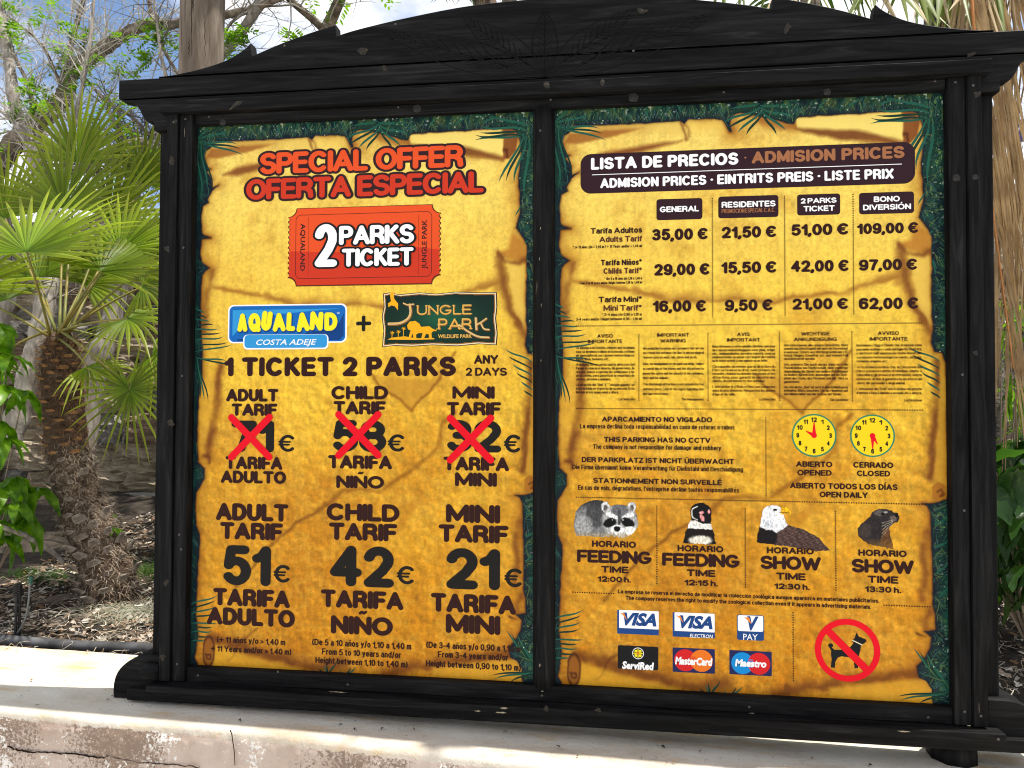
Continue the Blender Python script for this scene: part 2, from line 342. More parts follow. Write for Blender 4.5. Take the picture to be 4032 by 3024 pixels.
for s in (0,):
    b = MB(); c = (-.150 if not s else 2.65); d = .05 if not s else -.05
    b.tube([(c, -.028, -.016), (c + d * .2, -.034, -.016), (c + d * 1.22, -.034, -.016)], [.018, .029, .030], 14); b.build('rail_stub', M_WX, nb, smooth=True)
b = MB(); b.tube([(2.515, .035, -.11), (2.518, .035, -.15), (2.52, .036, -.192)], [.070, .072, .070], 9); b.build('foot_stub', M_WZ, nb, smooth=True)

# ================================================================== POSTERS
SH = 1.2736                                             # the price poster is the same print, this far to the right
def art(k, x, y):
    u, v = q(k, x, y); return (u - SH, v) if k in 'DEF' else (u, v)
def arts(lst): return [art(*p) for p in lst]
U0, U1, V0, V1 = -.004, 1.236, -.002, 1.9025
def vnoise(U, V, f, seed, fv=None):
    r = np.random.default_rng(seed); fv = fv or f; T = r.random((128, 128))
    x = (U + 5) * f; y = (V + 5) * fv; xi = np.floor(x).astype(int); yi = np.floor(y).astype(int); fx = x - xi; fy = y - yi
    fx = fx * fx * (3 - 2 * fx); fy = fy * fy * (3 - 2 * fy)
    a = T[yi % 128, xi % 128]; b_ = T[yi % 128, (xi + 1) % 128]; c = T[(yi + 1) % 128, xi % 128]; d = T[(yi + 1) % 128, (xi + 1) % 128]
    return (a * (1 - fx) + b_ * fx) * (1 - fy) + (c * (1 - fx) + d * fx) * fy
def fbm(U, V, f, seed, o=5, fv=None, gain=.55):
    s = 0; a = 1; t = 0
    for i in range(o): s = s + a * vnoise(U, V, f * 2 ** i, seed + i, (fv or f) * 2 ** i); t += a; a *= gain
    return s / t
def seg_dist(U, V, p, r):
    px, py = p; dx, dy = r[0] - px, r[1] - py; l = dx * dx + dy * dy + 1e-12
    t = np.clip(((U - px) * dx + (V - py) * dy) / l, 0, 1); return np.hypot(U - px - t * dx, V - py - t * dy), t
def poly_sd(U, V, P):
    d = np.full(U.shape, 9.); ins = np.zeros(U.shape, bool); n = len(P)
    for i in range(n):
        a, c = P[i], P[(i + 1) % n]; d = np.minimum(d, seg_dist(U, V, a, c)[0])
        if a[1] != c[1]:
            cr = ((a[1] > V) != (c[1] > V)) & (U < (c[0] - a[0]) * (V - a[1]) / (c[1] - a[1]) + a[0]); ins ^= cr
    return np.where(ins, d, -d)
def stroke_mask(U, V, P, w, soft=1.0):
    d = np.full(U.shape, 9.)
    for i in range(len(P) - 1): d = np.minimum(d, seg_dist(U, V, P[i], P[i + 1])[0])
    return np.exp(-(d / w) ** 2 * soft)
def mixc(c, col, m): return c + (np.array(col) - c) * m[..., None]

def paint_print(U, V):
    """colours of the printed parchment and the jungle border, in the photograph's own display values 0..1"""
    ou = (fbm(U, V, 40, 3, 3) - .5) * .006; ov = (fbm(U, V, 40, 13, 3) - .5) * .006
    X, Y = U + ou, V + ov
    out = arts([('A', 145, 248), ('A', 400, 240), ('A', 738, 221), ('A', 758, 236), ('A', 776, 213), ('A', 920, 205), ('A', 962, 214), ('A', 985, 243), ('A', 1003, 280), ('A', 1015, 280), ('A', 1006, 212), ('A', 1025, 182), ('A', 1062, 170), ('A', 1140, 185), ('A', 1250, 215), ('A', 1350, 240), ('A', 1358, 215), ('A', 1375, 198), ('A', 1600, 185), ('A', 1930, 164),
                ('A', 1985, 170), ('D', 1985, 135), ('D', 2008, 190), ('D', 2018, 280), ('D', 2000, 400), ('D', 2010, 500), ('D', 2015, 600), ('D', 1988, 690), ('D', 2025, 735), ('D', 2060, 790), ('D', 2060, 900), ('D', 2060, 1200), ('E', 2066, 60), ('E', 2055, 130), ('E', 2072, 183), ('E', 2118, 190), ('E', 2135, 240),
                ('E', 2142, 500), ('E', 2150, 930), ('E', 2140, 980), ('E', 2075, 998), ('E', 2005, 1002), ('F', 2035, 125), ('F', 2052, 160), ('F', 2062, 400), ('F', 2066, 650), ('F', 2082, 720), ('F', 2080, 790), ('F', 2020, 800), ('F', 2056, 830), ('F', 2050, 890), ('F', 2020, 950), ('F', 1982, 990), ('F', 1988, 1050), ('F', 2030, 1068), ('F', 2056, 1110), ('F', 2063, 1200), ('F', 2063, 1260),
                ('C', 68, 1180), ('C', 58, 1110), ('C', 42, 1070), ('C', 60, 930), ('C', 50, 800), ('C', 62, 500), ('C', 75, 320), ('C', 50, 260), ('C', 46, 120), ('C', 52, 60), ('B', 70, 890), ('B', 100, 830), ('B', 100, 772), ('B', 62, 730), ('B', 56, 640), ('B', 62, 400), ('B', 85, 200), ('B', 90, 80), ('A', 82, 1400), ('A', 76, 1250),
                ('A', 86, 1060), ('A', 128, 1022), ('A', 86, 985), ('A', 76, 930), ('A', 82, 842), ('A', 140, 836), ('A', 84, 815), ('A', 80, 700), ('A', 90, 640), ('A', 126, 620), ('A', 120, 600), ('A', 148, 545), ('A', 192, 512), ('A', 152, 528), ('A', 145, 490), ('A', 152, 478), ('A', 116, 430), ('A', 142, 414), ('A', 118, 408), ('A', 102, 335), ('A', 112, 300), ('A', 142, 280)])
    globals()['BORDER'] = out
    sd = poly_sd(X, Y, out)
    # jungle border
    t = np.clip((V - 0) / 1.9, 0, 1)
    n1 = fbm(U, V, 22, 31, 4); n2 = fbm(U, V, 60, 41, 3, 26); n3 = vnoise(U, V, 150, 77); n4 = vnoise(U, V, 95, 79)
    J = np.zeros(U.shape + (3,)); J[:] = (.08, .22, .19)
    J = mixc(J, (.13, .36, .28), np.clip((n1 - .42) * 4, 0, 1)); J = mixc(J, (.05, .10, .13), np.clip((.5 - n2) * 5, 0, 1) * .8)
    topband = np.clip((V - 1.80) / .05, 0, 1)
    J = mixc(J, (.30, .38, .18), topband * np.clip((n2 - .48) * 6, 0, 1) * .9); J = mixc(J, (.62, .60, .30), topband * np.clip((n4 - .8) * 7, 0, 1) * .6)
    rt = np.clip((U - 1.10) / .05, 0, 1); J = mixc(J, (.85, .92, .85), np.clip((n3 - .80) * 9, 0, 1) * np.clip(topband + rt * .7, 0, 1) * .9)
    J = mixc(J, (.55, .75, .35), rt * np.clip((vnoise(U, V, 70, 80) - .78) * 7, 0, 1) * .8)
    J = mixc(J, (.055, .085, .14), np.exp(-np.clip(-sd, 0, 1) / .026) * .9)
    # parchment
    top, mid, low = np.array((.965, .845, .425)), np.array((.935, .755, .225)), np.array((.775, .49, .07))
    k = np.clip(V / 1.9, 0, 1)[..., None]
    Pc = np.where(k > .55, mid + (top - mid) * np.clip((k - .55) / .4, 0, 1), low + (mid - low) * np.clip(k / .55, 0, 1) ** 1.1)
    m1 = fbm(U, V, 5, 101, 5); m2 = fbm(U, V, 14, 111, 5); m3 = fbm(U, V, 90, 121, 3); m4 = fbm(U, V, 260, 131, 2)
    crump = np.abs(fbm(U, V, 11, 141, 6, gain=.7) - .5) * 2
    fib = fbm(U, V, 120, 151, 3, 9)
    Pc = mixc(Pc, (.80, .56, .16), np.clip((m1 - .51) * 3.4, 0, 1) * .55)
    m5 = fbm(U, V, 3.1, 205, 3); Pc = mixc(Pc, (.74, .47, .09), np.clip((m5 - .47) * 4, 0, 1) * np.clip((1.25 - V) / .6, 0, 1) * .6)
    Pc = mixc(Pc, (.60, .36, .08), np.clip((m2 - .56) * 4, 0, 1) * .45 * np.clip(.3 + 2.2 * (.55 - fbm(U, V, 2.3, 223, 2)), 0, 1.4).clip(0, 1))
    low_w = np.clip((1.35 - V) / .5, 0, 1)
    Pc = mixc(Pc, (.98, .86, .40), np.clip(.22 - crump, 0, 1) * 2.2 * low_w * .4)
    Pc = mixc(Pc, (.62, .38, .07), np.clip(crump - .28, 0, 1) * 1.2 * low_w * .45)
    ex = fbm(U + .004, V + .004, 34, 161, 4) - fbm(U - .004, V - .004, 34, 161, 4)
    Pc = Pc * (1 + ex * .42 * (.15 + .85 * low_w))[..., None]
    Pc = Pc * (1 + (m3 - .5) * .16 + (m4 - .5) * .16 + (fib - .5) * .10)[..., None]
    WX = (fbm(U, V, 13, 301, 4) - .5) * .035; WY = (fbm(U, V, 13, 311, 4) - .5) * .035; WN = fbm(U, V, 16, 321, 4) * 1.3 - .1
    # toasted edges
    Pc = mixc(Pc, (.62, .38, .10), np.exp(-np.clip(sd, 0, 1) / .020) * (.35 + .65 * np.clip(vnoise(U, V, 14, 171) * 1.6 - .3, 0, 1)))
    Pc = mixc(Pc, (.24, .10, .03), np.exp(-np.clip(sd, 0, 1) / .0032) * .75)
    dk = (.42, .21, .07); md = (.62, .38, .13)
    def S(lst, w, c=dk, a=.8):
        nonlocal Pc
        Pc = mixc(Pc, c, stroke_mask(X + WX, Y + WY, arts(lst), w * 1.25) * a * np.clip(.3 + 1.2 * WN, 0, 1) * .95)
    def Pn(lst, c, a=.7, soft=.010):
        nonlocal Pc
        d = poly_sd(X, Y, arts(lst)); Pc = mixc(Pc, c, np.clip(d / soft + .5, 0, 1) * a)
    # top left curl: tan underside, then the crescent shadow below it
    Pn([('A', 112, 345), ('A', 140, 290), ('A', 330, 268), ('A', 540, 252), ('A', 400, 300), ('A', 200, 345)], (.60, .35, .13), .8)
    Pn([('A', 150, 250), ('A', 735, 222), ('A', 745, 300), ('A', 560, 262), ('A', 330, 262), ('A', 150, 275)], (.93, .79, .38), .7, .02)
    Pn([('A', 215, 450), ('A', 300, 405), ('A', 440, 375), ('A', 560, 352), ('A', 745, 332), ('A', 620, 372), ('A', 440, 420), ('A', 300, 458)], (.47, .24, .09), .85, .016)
    S([('A', 748, 235), ('A', 752, 300), ('A', 770, 330)], .0045, dk, .6); S([('A', 765, 250), ('A', 785, 275), ('A', 780, 310)], .004, dk, .5)
    Pn([('A', 760, 225), ('A', 950, 212), ('A', 990, 300), ('A', 800, 290)], (.95, .80, .36), .5, .02)
    # top middle and right scroll
    S([('A', 1020, 190), ('A', 1015, 270)], .008, md, .6); S([('A', 1180, 205), ('A', 1300, 250), ('A', 1345, 262)], .012, md, .8)
    Pn([('A', 1362, 205), ('A', 1925, 168), ('A', 1930, 345), ('A', 1700, 282), ('A', 1365, 262)], (.97, .87, .46), .85, .006)
    Pn([('A', 1360, 262), ('A', 1700, 276), ('A', 1935, 338), ('A', 1935, 362), ('A', 1760, 338), ('A', 1600, 330), ('A', 1400, 285)], (.42, .21, .08), .85, .014)
    Pn([('A', 1936, 172), ('A', 1985, 172), ('A', 2024, 215), ('A', 2010, 300), ('A', 1975, 352), ('A', 1932, 352)], (.48, .24, .09), .85, .006)
    S([('A', 1950, 300), ('A', 1975, 300), ('A', 1972, 345)], .004, (.25, .1, .04), .7); S([('A', 1700, 345), ('A', 1830, 335), ('A', 1930, 365)], .01, md, .4)
    # right bulge and the long rolled edge
    Pn([('A', 1990, 800), ('A', 2070, 860), ('A', 2075, 960), ('A', 2030, 985), ('A', 1960, 965), ('A', 1900, 930), ('A', 1960, 900)], (.70, .44, .14), .75, .016)
    S([('A', 1900, 925), ('A', 1955, 972), ('A', 2030, 985), ('A', 2070, 950)], .008, dk, .75)
    S([('A', 1915, 950), ('A', 1925, 1050), ('A', 1950, 1160), ('A', 1985, 1280), ('A', 2050, 1370)], .014, dk, .8)
    Pn([('A', 1960, 1000), ('A', 2068, 1000), ('A', 2068, 1390), ('A', 2000, 1270)], (.95, .80, .36), .6, .01)
    S([('E', 2010, 30), ('E', 2055, 100)], .009, dk, .6); S([('E', 2085, 240), ('E', 2090, 420), ('E', 2070, 640), ('E', 2050, 850)], .011, dk, .85)
    Pn([('E', 2105, 215), ('E', 2128, 250), ('E', 2140, 900), ('E', 2070, 870), ('E', 2095, 600)], (.86, .64, .20), .6, .008)
    Pn([('E', 2062, 905), ('E', 2090, 885), ('E', 2125, 900), ('E', 2135, 960), ('E', 2080, 985), ('E', 2060, 950)], (.66, .40, .12), .8, .004); S([('E', 2080, 930), ('E', 2100, 915), ('E', 2115, 935), ('E', 2095, 950)], .003, dk, .9)
    S([('F', 2030, 250), ('F', 2030, 480), ('F', 2010, 640)], .010, dk, .7); S([('F', 2060, 690), ('F', 2030, 735), ('F', 2060, 790)], .008, dk, .6); S([('F', 1990, 800), ('F', 2030, 820)], .004, (.2, .08, .03), .8)
    # left folds
    S([('A', 150, 1050), ('A', 140, 1130), ('A', 110, 1260), ('A', 95, 1420)], .012, dk, .7); S([('A', 95, 835), ('A', 140, 836)], .003, (.2, .08, .03), .8); S([('A', 95, 1022), ('A', 130, 1022)], .003, (.2, .08, .03), .8)
    S([('B', 205, 150), ('B', 185, 300), ('B', 160, 480), ('B', 130, 640), ('B', 120, 690)], .013, dk, .85); Pn([('B', 70, 250), ('B', 170, 180), ('B', 130, 520), ('B', 70, 700)], (.90, .68, .22), .5, .01)
    S([('B', 95, 690), ('B', 135, 690), ('B', 130, 740)], .005, dk, .8)
    # creases
    S([('A', 160, 1150), ('A', 330, 1170), ('A', 600, 1225), ('A', 900, 1250), ('A', 1180, 1250), ('A', 1500, 1230), ('A', 1900, 1120)], .007, (.60, .38, .12), .8)
    S([('A', 600, 1215), ('A', 1200, 1238)], .012, (.66, .45, .16), .5); S([('A', 1640, 1200), ('A', 1900, 1100), ('A', 1900, 1160)], .010, (.66, .45, .16), .6)
    Pn([('B', 1140, 200), ('B', 1430, 230), ('B', 1560, 215), ('B', 1375, 412), ('B', 1250, 330)], (.74, .52, .16), .55, .01)
    S([('B', 1130, 190), ('B', 1240, 300), ('B', 1370, 412), ('B', 1540, 230), ('B', 1640, 60)], .005, (.55, .34, .08), .8)
    S([('B', 1630, 430), ('B', 1560, 520), ('B', 1530, 640), ('B', 1380, 760), ('B', 1200, 900), ('C', 960, 60), ('C', 850, 130)], .007, (.55, .34, .08), .8)
    S([('C', 850, 130), ('C', 640, 270), ('C', 470, 420), ('C', 300, 640)], .005, (.50, .30, .07), .8); S([('C', 420, 900), ('C', 330, 980), ('C', 240, 1090)], .004, (.42, .24, .06), .8)
    S([('C', 1420, 60), ('C', 1340, 200), ('C', 1280, 300)], .01, (.66, .42, .1), .5)
    # foot of the sheet: rolled end with its oval mouth and the long shadows
    S([('C', 160, 955), ('C', 300, 1000), ('C', 450, 1055), ('C', 640, 1105), ('C', 800, 1130), ('C', 950, 1120)], .020, (.40, .20, .05), .85)
    S([('C', 1200, 1160), ('C', 1450, 1120), ('C', 1750, 1085), ('C', 2070, 1050)], .016, (.42, .21, .05), .8)
    Pn([('C', 165, 990), ('C', 450, 1085), ('C', 700, 1140), ('C', 600, 1200), ('C', 100, 1180)], (.90, .68, .17), .6, .014)
    Pn([('C', 1500, 1135), ('C', 1800, 1100), ('C', 2070, 1075), ('C', 2075, 1230), ('C', 1500, 1190)], (.92, .70, .20), .6, .014)
    oc = art('C', 127, 1035); ell = np.hypot((X - oc[0]) / .021, (Y - oc[1]) / .052)
    Pc = mixc(Pc, (.58, .34, .10), np.clip((1 - ell) * 8, 0, 1) * .9); Pc = mixc(Pc, (.26, .12, .03), np.exp(-((ell - 1) / .13) ** 2) * .85)
    S([('C', 112, 1060), ('C', 145, 1060), ('C', 145, 1085), ('C', 118, 1090), ('C', 116, 1062)], .003, (.26, .12, .03), .8)
    oc = art('C', 1272, 1160); ell = np.hypot((X - oc[0]) / .013, (Y - oc[1]) / .028)
    Pc = mixc(Pc, (.48, .27, .07), np.clip((1 - ell) * 8, 0, 1) * .8)
    a = np.clip(sd / .0016 + .5, 0, 1)[..., None]
    return np.clip(J * (1 - a) + Pc * a, 0.01, 1)

def to_lin(c, k=.86):
    c = np.clip(c, 0, 1); return np.where(c <= .04045, c / 12.92, ((c + .055) / 1.055) ** 2.4) * k
def sheet(fn, u0, u1, v0, v1, step, y, du=0.):
    """a flat printed sheet whose colours come from fn(U, V)"""
    nu = int((u1 - u0) / step) + 1; nv = int((v1 - v0) / step) + 1
    U, V = np.meshgrid(np.linspace(u0, u1, nu), np.linspace(v0, v1, nv)); res = fn(U, V)
    al = None
    if isinstance(res, tuple): res, al = res
    me = bpy.data.meshes.new('sheet'); nvt = nu * nv
    co = np.stack([U + du, np.full(U.shape, y), V], -1).reshape(-1, 3).astype(np.float32)
    i = np.arange(nvt).reshape(nv, nu); F4 = np.stack([i[:-1, :-1], i[:-1, 1:], i[1:, 1:], i[1:, :-1]], -1).reshape(-1, 4)
    if al is not None:
        fa = (al[:-1, :-1] + al[:-1, 1:] + al[1:, 1:] + al[1:, :-1]).reshape(-1) / 4; F4 = F4[fa > .5]
    nf = len(F4)
    me.vertices.add(nvt); me.vertices.foreach_set('co', co.ravel()); me.loops.add(nf * 4); me.loops.foreach_set('vertex_index', F4.ravel().astype(np.int32))
    me.polygons.add(nf); me.polygons.foreach_set('loop_start', np.arange(0, nf * 4, 4, dtype=np.int32))
    me.update(calc_edges=True); me.validate()
    if al is not None:
        bm = bmesh.new(); bm.from_mesh(me); a_ = bm.verts.layers.int.new('ix')
        for v_ in bm.verts: v_[a_] = v_.index
        bmesh.ops.delete(bm, geom=[v_ for v_ in bm.verts if not v_.link_faces], context='VERTS')
        keep = np.array([v_[a_] for v_ in bm.verts]); bm.to_mesh(me); bm.free()
    cols = np.ones((nvt, 4), np.float32); cols[:, :3] = to_lin(res).reshape(-1, 3)
    if al is not None: cols = cols[keep]
    at = me.color_attributes.new('Col', 'FLOAT_COLOR', 'POINT'); at.data.foreach_set('color', cols.ravel())
    return me

M_PRINT = attrmat('poster_print', rough=.45, spec=.12)
def inkmat(name, rgb, rough=.45): return mat(name, lin(rgb, .86), rough, .10)
INK = {k: inkmat('ink_' + k, c) for k, c in dict(brown=(50, 24, 22), black=(30, 28, 26), tan=(165, 108, 72), white=(255, 255, 255), orange=(232, 84, 38), redorange=(206, 58, 34), outline=(52, 30, 34), night=(22, 26, 30),
        banner=(50, 29, 36), red=(232, 14, 36), teal=(40, 132, 104), yellow=(250, 214, 30), lemon=(255, 236, 40), blue=(22, 104, 184), pale_blue=(52, 152, 214), deep_blue=(16, 64, 130), navy=(38, 42, 88), card_blue=(32, 72, 134), amber=(240, 140, 40), card_red=(216, 36, 40), card_orange=(238, 122, 36),
        sky_blue=(20, 142, 214), gold=(226, 176, 84), darkgold=(150, 96, 40), sun_gold=(246, 176, 30), cream=(240, 226, 190), panel_green=(22, 58, 42), black_card=(26, 26, 28), midbrown=(92, 52, 36), frond=(34, 92, 74), frond_dark=(22, 56, 44), pink_orange=(220, 74, 40)).items()}

# --- rounded stroke lettering -------------------------------------------------
def E_(cx, cy, rx, ry, a0, a1):
    n = max(3, int(abs(a1 - a0) / 14)); return [(cx + rx * math.cos(math.radians(a0 + (a1 - a0) * i / n)), cy + ry * math.sin(math.radians(a0 + (a1 - a0) * i / n))) for i in range(n + 1)]
GL = {
 'A': (.8, [[(0, 0), (.4, 1), (.8, 0)], [(.15, .3), (.65, .3)]]), 'B': (.66, [[(0, .5), (0, 1), (.36, 1)] + E_(.38, .76, .25, .24, 90, -90) + [(0, .52)], [(0, .5), (.38, .52)] + E_(.40, .26, .27, .26, 90, -90) + [(0, 0), (0, .5)]]),
 'C': (.76, [E_(.4, .5, .4, .5, 48, 312)]), 'D': (.7, [[(0, 0), (0, 1), (.28, 1)] + E_(.28, .5, .42, .5, 90, -90) + [(0, 0)]]), 'E': (.56, [[(.55, 1), (0, 1), (0, 0), (.57, 0)], [(0, .51), (.5, .51)]]),
 'F': (.54, [[(.55, 1), (0, 1), (0, 0)], [(0, .49), (.48, .49)]]), 'G': (.8, [E_(.4, .5, .4, .5, 48, 345) + [(.79, .43), (.46, .43)]]), 'H': (.66, [[(0, 0), (0, 1)], [(.66, 0), (.66, 1)], [(0, .51), (.66, .51)]]), 'I': (0, [[(0, 0), (0, 1)]]),
 'J': (.46, [[(.46, 1), (.46, .28)] + E_(.23, .25, .23, .25, 0, -180)]), 'K': (.64, [[(0, 0), (0, 1)], [(.58, 1), (.02, .42)], [(.2, .58), (.64, 0)]]), 'L': (.5, [[(0, 1), (0, 0), (.5, 0)]]),
 'M': (.82, [[(0, 0), (0, 1), (.41, .12), (.82, 1), (.82, 0)]]), 'N': (.66, [[(0, 0), (0, 1), (.66, 0), (.66, 1)]]), 'O': (.84, [E_(.42, .5, .42, .5, 90, 450)]),
 'P': (.62, [[(0, 0), (0, 1), (.36, 1)] + E_(.36, .73, .26, .27, 90, -90) + [(0, .46)]]), 'Q': (.84, [E_(.42, .5, .42, .5, 90, 450), [(.5, .24), (.82, -.02)]]),
 'R': (.66, [[(0, 0), (0, 1), (.38, 1)] + E_(.38, .74, .25, .26, 90, -90) + [(0, .48)], [(.40, .46), (.62, .3), (.66, 0)]]), 'S': (.64, [E_(.325, .752, .30, .248, 28, 270) + E_(.325, .252, .315, .252, 90, -155)[1:]]),
 'T': (.68, [[(0, 1), (.68, 1)], [(.34, 1), (.34, 0)]]), 'U': (.66, [[(0, 1), (0, .33)] + E_(.33, .33, .33, .33, 180, 360) + [(.66, 1)]]), 'V': (.74, [[(0, 1), (.37, 0), (.74, 1)]]),
 'W': (1.12, [[(0, 1), (.28, 0), (.56, .9), (.84, 0), (1.12, 1)]]), 'X': (.68, [[(0, 0), (.68, 1)], [(0, 1), (.68, 0)]]), 'Y': (.72, [[(0, 1), (.36, .45), (.72, 1)], [(.36, .45), (.36, 0)]]), 'Z': (.62, [[(0, 1), (.62, 1), (0, 0), (.62, 0)]]),
 '0': (.56, [E_(.28, .5, .28, .5, 90, 450)]), '1': (.26, [[(0, .74), (.14, .80), (.26, 1), (.26, 0)]]), '2': (.58, [E_(.29, .72, .28, .28, 165, -25) + [(.40, .38), (.02, 0), (.58, 0)]]),
 '3': (.56, [E_(.27, .76, .25, .24, 150, -70) + [(.2, .53)], [(.2, .53)] + E_(.28, .27, .28, .27, 80, -150)]), '4': (.62, [[(.46, 0), (.46, 1), (0, .30), (.62, .30)]]), '5': (.56, [[(.52, 1), (.12, 1), (.05, .50)] + E_(.28, .32, .29, .32, 125, -145)]),
 '6': (.58, [E_(.31, .72, .31, .28, 35, 180) + [(0, .3)] + E_(.29, .31, .29, .31, 180, 540)]), '7': (.56, [[(0, 1), (.56, 1), (.34, .55), (.2, 0)]]), '8': (.58, [E_(.29, .76, .25, .24, 90, 450), E_(.29, .27, .29, .27, 90, 450)]),
 '9': (.58, [E_(.27, .28, .31, .28, 215, 360) + [(.58, .7)] + E_(.29, .69, .29, .31, 0, 360)]), ',': (0, [[(0, .02), (0, -.02), (-.07, -.17)]]), '.': (0, [[(0, 0), (0, .01)]]), ':': (0, [[(0, .1), (0, .11)], [(0, .62), (0, .63)]]), '·': (0, [[(0, .5), (.01, .5)]]),
 'h': (.42, [[(0, 0), (0, 1)], [(0, .4)] + E_(.21, .42, .21, .26, 180, 0) + [(.42, 0)]]), '-': (.3, [[(0, .4), (.3, .4)]]), '+': (.7, [[(0, .45), (.7, .45)], [(.35, .1), (.35, .8)]]),
}
GL.update({
 'a': (.42, [E_(.21, .21, .21, .21, 0, 360), [(.42, 0), (.42, .5)] + E_(.22, .50, .20, .22, 0, 145)]), 'b': (.46, [[(0, 0), (0, 1)], E_(.23, .36, .23, .36, 0, 360)]), 'c': (.42, [E_(.23, .36, .23, .36, 50, 310)]), 'd': (.46, [[(.46, 0), (.46, 1)], E_(.23, .36, .23, .36, 0, 360)]),
 'e': (.46, [[(.02, .37), (.44, .37)] , E_(.23, .36, .23, .36, 0, 312)]), 'f': (.22, [[(.08, 0), (.08, .78)] + E_(.24, .80, .16, .20, 180, 95), [(-.04, .68), (.22, .68)]]), 'g': (.46, [E_(.23, .36, .23, .36, 0, 360), [(.46, .70), (.46, -.02)] + E_(.23, -.04, .23, .2, 0, -150)]),
 'i': (0, [[(0, 0), (0, .70)], [(0, .97), (0, .99)]]), 'j': (.05, [[(.05, .70), (.05, -.12), (-.05, -.2)], [(.05, .97), (.05, .99)]]), 'k': (.40, [[(0, 0), (0, 1)], [(.36, .70), (.02, .28)], [(.14, .44), (.40, 0)]]), 'l': (0, [[(0, 0), (0, 1)]]),
 'm': (.68, [[(0, 0), (0, .70)], [(0, .46)] + E_(.17, .52, .17, .2, 180, 0) + [(.34, 0)], [(.34, .46)] + E_(.51, .52, .17, .2, 180, 0) + [(.68, 0)]]), 'n': (.40, [[(0, 0), (0, .70)], [(0, .44)] + E_(.20, .50, .20, .22, 180, 0) + [(.40, 0)]]), 'o': (.46, [E_(.23, .36, .23, .36, 90, 450)]),
 'p': (.46, [[(0, -.25), (0, .70)], E_(.23, .36, .23, .36, 0, 360)]), 'q': (.46, [[(.46, -.25), (.46, .70)], E_(.23, .36, .23, .36, 0, 360)]), 'r': (.22, [[(0, 0), (0, .70)], [(0, .42)] + E_(.2, .50, .2, .22, 180, 85)]), 's': (.38, [E_(.19, .54, .18, .18, 30, 270) + E_(.19, .18, .19, .18, 90, -150)[1:]]),
 't': (.24, [[(.09, .93), (.09, .15)] + E_(.22, .15, .13, .15, 180, 270), [(-.04, .70), (.24, .70)]]), 'u': (.40, [[(0, .70), (0, .2)] + E_(.20, .2, .20, .2, 180, 360), [(.40, .70), (.40, 0)]]), 'v': (.42, [[(0, .70), (.21, 0), (.42, .70)]]), 'w': (.66, [[(0, .70), (.17, 0), (.33, .66), (.49, 0), (.66, .70)]]),
 'x': (.40, [[(0, .70), (.40, 0)], [(.40, .70), (0, 0)]]), 'y': (.42, [[(0, .70), (.21, .02)], [(.42, .70), (.18, -.12), (.04, -.23)]]), 'z': (.38, [[(0, .70), (.38, .70), (0, 0), (.38, 0)]]), 'ß': (.5, [[(0, 0), (0, .8)] + E_(.2, .8, .2, .2, 180, 0) + [(.2, .5), (.45, .2), (.2, 0)]]),
 '(': (.14, [E_(.3, .45, .3, .65, 125, 235)]), ')': (.14, [E_(-.16, .45, .3, .65, 55, -55)]), '/': (.26, [[(-.02, -.12), (.28, 1.05)]]), '>': (.42, [[(0, .12), (.42, .38), (0, .64)]]), '*': (.26, [[(.13, .68), (.13, 1)], [(0, .76), (.26, .92)], [(0, .92), (.26, .76)]]),
 '"': (.16, [[(0, .8), (0, 1)], [(.16, .8), (.16, 1)]]), "'": (0, [[(0, .8), (0, 1)]]), '„': (.16, [[(0, .05), (-.04, -.14)], [(.16, .05), (.12, -.14)]]), '«': (.34, [[(.16, .12), (0, .36), (.16, .6)], [(.34, .12), (.18, .36), (.34, .6)]]), '»': (.34, [[(0, .12), (.16, .36), (0, .6)], [(.18, .12), (.34, .36), (.18, .6)]])})
LACC = {'ñ': ('n', 't'), 'ó': ('o', 'a'), 'á': ('a', 'a'), 'é': ('e', 'a'), 'í': ('i', 'a'), 'ú': ('u', 'a'), 'ò': ('o', 'g'), 'ü': ('u', 'd'), 'ä': ('a', 'd'), 'ö': ('o', 'd'), 'à': ('a', 'g'), 'è': ('e', 'g'), 'ê': ('e', 'c'), 'ô': ('o', 'c'), 'â': ('a', 'c')}
ACC = {'Ñ': ('N', 't'), 'Ü': ('U', 'd'), 'É': ('E', 'a'), 'Í': ('I', 'a'), 'Ó': ('O', 'a')}
EURO = (.62, [E_(.42, .5, .38, .5, 48, 312)], [[(-.06, .60), (.52, .60)], [(-.06, .40), (.47, .40)]])
LAY = [0]
AY = [1.0]
